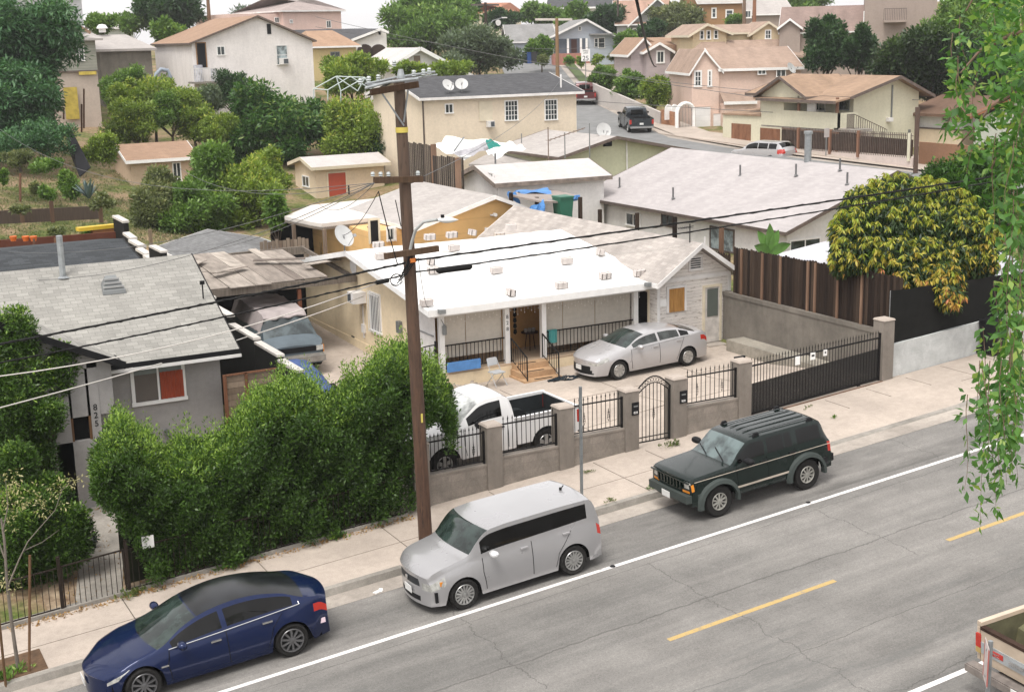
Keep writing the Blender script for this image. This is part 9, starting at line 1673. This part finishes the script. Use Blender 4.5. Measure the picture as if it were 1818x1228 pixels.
# left garden: terraces, dark fence, steps, bench, pots
r = wthing('terrace_wall','low dark plank edging of the upper garden terrace, far left','terrace edging',atD(90,382,63)); o3 = np.array(r.location); mb = MB(); A,B = q3(-20,380,63),q3(178,370,64); A,B = np.array(A),np.array(B); mb.slab([A-np.array([0,0,.5]),B-np.array([0,0,.5]),B+np.array([0,0,.12]),A+np.array([0,0,.12])],up=(.02,.12,0),rnd=.3); mb.build('boards',planks('dark_boards',(.06,.045,.035),(.12,.09,.07)),r); mb = MB()
for px,h in ((92,.5),(38,.3),(178,.35)): a = q3(px,376,62.8); mb.box(a[0]-.09,a[0]+.09,a[1]-.09,a[1]+.0,a[2]-.5,a[2]+h)
mb.build('posts',planks('terrace_posts',(.10,.06,.04),(.14,.09,.06)),r)
mb = MB(); A,B = atD(-20,428,56),atD(205,412,57.5); mb.slab([A-np.array([0,0,.9]),B-np.array([0,0,.9]),B,A],up=(.02,.15,0),rnd=.4); tag(mb.build('dark_red_wall',stucco('dark_red_render',(.10,.035,.022),var=.2)),'low dark red garden wall above the dark roof, far left','garden wall')
for i,px in enumerate((24,46,60)): P = atD(px,428,55); r = wthing('flower_pot',['leftmost','middle','rightmost'][i]+' of three orange pots on the garden rail','pot',P,0,'orange pots on the garden rail'); mb = MB(); mb.lathe([(0,0),(.1,0),(.15,.18),(.15,.2),(0,.18)],n=12); mb.build('pot',flat('orange_pot',(.60,.13,.02),.6),r)
for i,(px,yt) in enumerate(((100,422),(52,440),(15,440),(62,424))): A = atD(px,465,53); B = atD(px-2,yt,53); mb = MB(); mb.tube([A,B],.05,6); tag(mb.build('garden_stake',planks('stake2',(.12,.06,.04),(.18,.1,.06))),['reddish garden stake behind the flue pipe','second garden stake from the left edge','garden stake at the left edge','thin pale garden stake below the orange pots'][i],'stake','stakes in the lower garden')
P = atD(170,405,58); r = wthing('yellow_bench','yellow plastic bench-like tray in the garden','bench',P-np.array([0,0,.4]),8); mb = MB(); mb.box(-.8,.85,-.2,.2,.35,.5); mb.build('seat',flat('yellow_plastic',(.62,.42,.03),.5),r); mb = MB(); mb.box(-.2,.85,-.18,.1,-.5,.35); mb.build('base',flat('rust_box',(.22,.09,.03),.9,var=.4),r)
r = wthing('garden_fence','black sheet fence running down the left garden slope','fence',atD(140,300,74)); o3 = np.array(r.location); mb = MB(); mb.slab([q3(119,219,80),q3(159,298,71),q3(141,314,70.5),q3(120,262,79.5)],up=(.08,.05,0)); mb.build('sheet',flat('black_sheet',(.012,.012,.014),.9),r)
for i,(xa,ya,xb,yb,d) in enumerate(((203,382,222,392,58),(222,412,236,422,54),(232,425,252,436,52.5),(245,440,262,450,51),(258,452,280,466,49.5))): A = atD(xa,ya,d); B = atD(xb,yb,d-1.2); mb = MB(); dx = np.array([.35,.05,0]); mb.slab([A-dx*.2-np.array([0,0,.1]),B-dx*.2-np.array([0,0,.1]),B+dx*.4-np.array([0,0,.1]),A+dx*.4-np.array([0,0,.1])],up=(0,0,-1.7),rnd=.1); o = mb.build('wall_step',flat('black_step_wall',(.018,.017,.016),.9)); mb = MB(); mb.slab([A-dx*.3,B-dx*.3,B+dx*.5,A+dx*.5],up=(0,0,-.095),rnd=.5); mb.v = [tuple(np.array(v_)-np.array(o.location)) for v_ in mb.v]; mb.build('cap',flat('dull_white_caps',(.55,.52,.48),.8),o); tag(o,['topmost','second','middle','fourth','lowest'][i]+' step of the black and white stepped wall behind the dark roof','wall','stepped wall blocks')
P = atD(270,455,50); mb = MB(); mb.box(-.06,.06,-.06,.06,0,1.3); o = mb.build('leaning_stake',planks('stake3',(.2,.15,.1),(.3,.22,.15))); o.location = (P[0],P[1],P[2]-.3); tag(o,'pale wooden post behind the dark roof and stepped wall','post')
# vertical posts near the yellow basement wall
for i,(px,yt,yb) in enumerate(((145,185,235),(149,158,228),(113,193,212),(36,308,358),(103,170,200))): A = atD(px,yb,90 if i != 3 else 66); B = atD(px,yt,90 if i != 3 else 66); mb = MB(); mb.tube([A,B],.06,6); tag(mb.build('fence_stake',planks('stake4',(.10,.05,.03),(.15,.08,.05))),['reddish post before the yellow-patched basement','thin tall post before the yellow-patched basement','short post left of the yellow patch','thin dark pole on the left slope','dark pipe on the basement corner'][i],'post')
# slide-like blue grey object beside the white house
P = atD(290,148,104); r = wthing('play_slide','folded grey-blue plastic arch beside the white two-storey house','play equipment',P-np.array([0,0,.3])); mb = MB(); mb.tube([(-.7,0,0),(-.5,0,1.0),(-.1,0,1.35),(.4,0,1.25),(.6,0,.7),(.2,0,.0),(-.2,0,-.5)],.16,8); mb.build('arch',flat('blue_grey_plastic',(.24,.28,.33),.6),r,smooth=60)
# electrical switch cylinders already on the pole; red car lights glimpse behind the clipped bushes
P = atD(1118,122,133); S = dict(name='parked_car',label='partly hidden grey car with red light behind the bushes by the mauve house',cat='car',L=4.5,wheels=(.9,3.6),wr=.34,tw=.22,sill=.25,slope=.0,deg=-35,loc=(P[0],P[1],ground(P[0],P[1])),top=[(0,.7),(1.2,.95),(2,1.4),(3.2,1.42),(4.2,1.05),(4.5,.8)],belt=[(0,.6),(1.3,.88),(4.,.98),(4.5,.75)],hw=[(0,.72),(.4,.88),(4,.88),(4.5,.76)],ht=[(1.2,.7),(2,.62),(4,.64)],bow=[(0,.15),(2,0),(3.8,0),(4.5,-.1)],glass=dict(side=[(1.6,3.6,'side_window#f')],top=[(1.3,2.0,'windscreen'),(3.4,4.1,'rear_window')]),lights=[('taillight',lambda x,y,z,k: x > 4.1 and y > .5 and .7 < z < .95)],mats={'body': DG,'windscreen': WGL,'rear_window': SGL,'side_window#f': SGL,'taillight': RED}); car(S)
# small antennae, debris and road details
mb = MB(); p = onroad(1088,1005); mb.lathe([(.07,0),(.05,.02),(0,.025)],(p[0],p[1],p[2]),10); tag(mb.build('road_marker',BLACK),'small dark round marker on the white edge line behind the hatchback','road marker')
mb = MB(); p = onroad(672,1050,.0); mb.box(p[0]-.12,p[0]+.1,p[1]-.05,p[1]+.05,p[2],p[2]+.02,None,.4); mb.box(p[0]-.02,p[0]+.14,p[1]-.02,p[1]+.06,p[2]+.01,p[2]+.03,None,1.1); tag(mb.build('paper_scrap',WHITE),'white scrap of paper in the gutter in front of the hatchback','litter')
p = onroad(1435,892); mb = MB(); mb.cyl((p[0],p[1],p[2]),.06,.012,8); tag(mb.build('flat_litter',BLACK),'small flat dark spot of litter beside the edge line behind the off-roader','litter')

# ---- the air: one even box of thin haze round the camera and everything else
m = bpy.data.materials.new('haze_air'); m.use_nodes = True; n = m.node_tree; n.nodes.clear(); ov = n.nodes.new('ShaderNodeOutputMaterial'); pv = n.nodes.new('ShaderNodeVolumePrincipled'); pv.inputs['Color'].default_value = (.93,.94,.96,1); pv.inputs['Density'].default_value = .00032; pv.inputs['Anisotropy'].default_value = .2; n.links.new(pv.outputs[0],ov.inputs['Volume'])
mb = MB(); zl = min(v_.co.z+gobj.location.z for v_ in gobj.data.vertices)-1; mb.box(-905,1305,-305,1405,zl,34); o = mb.build('haze',m); tag(o,kind='stuff')
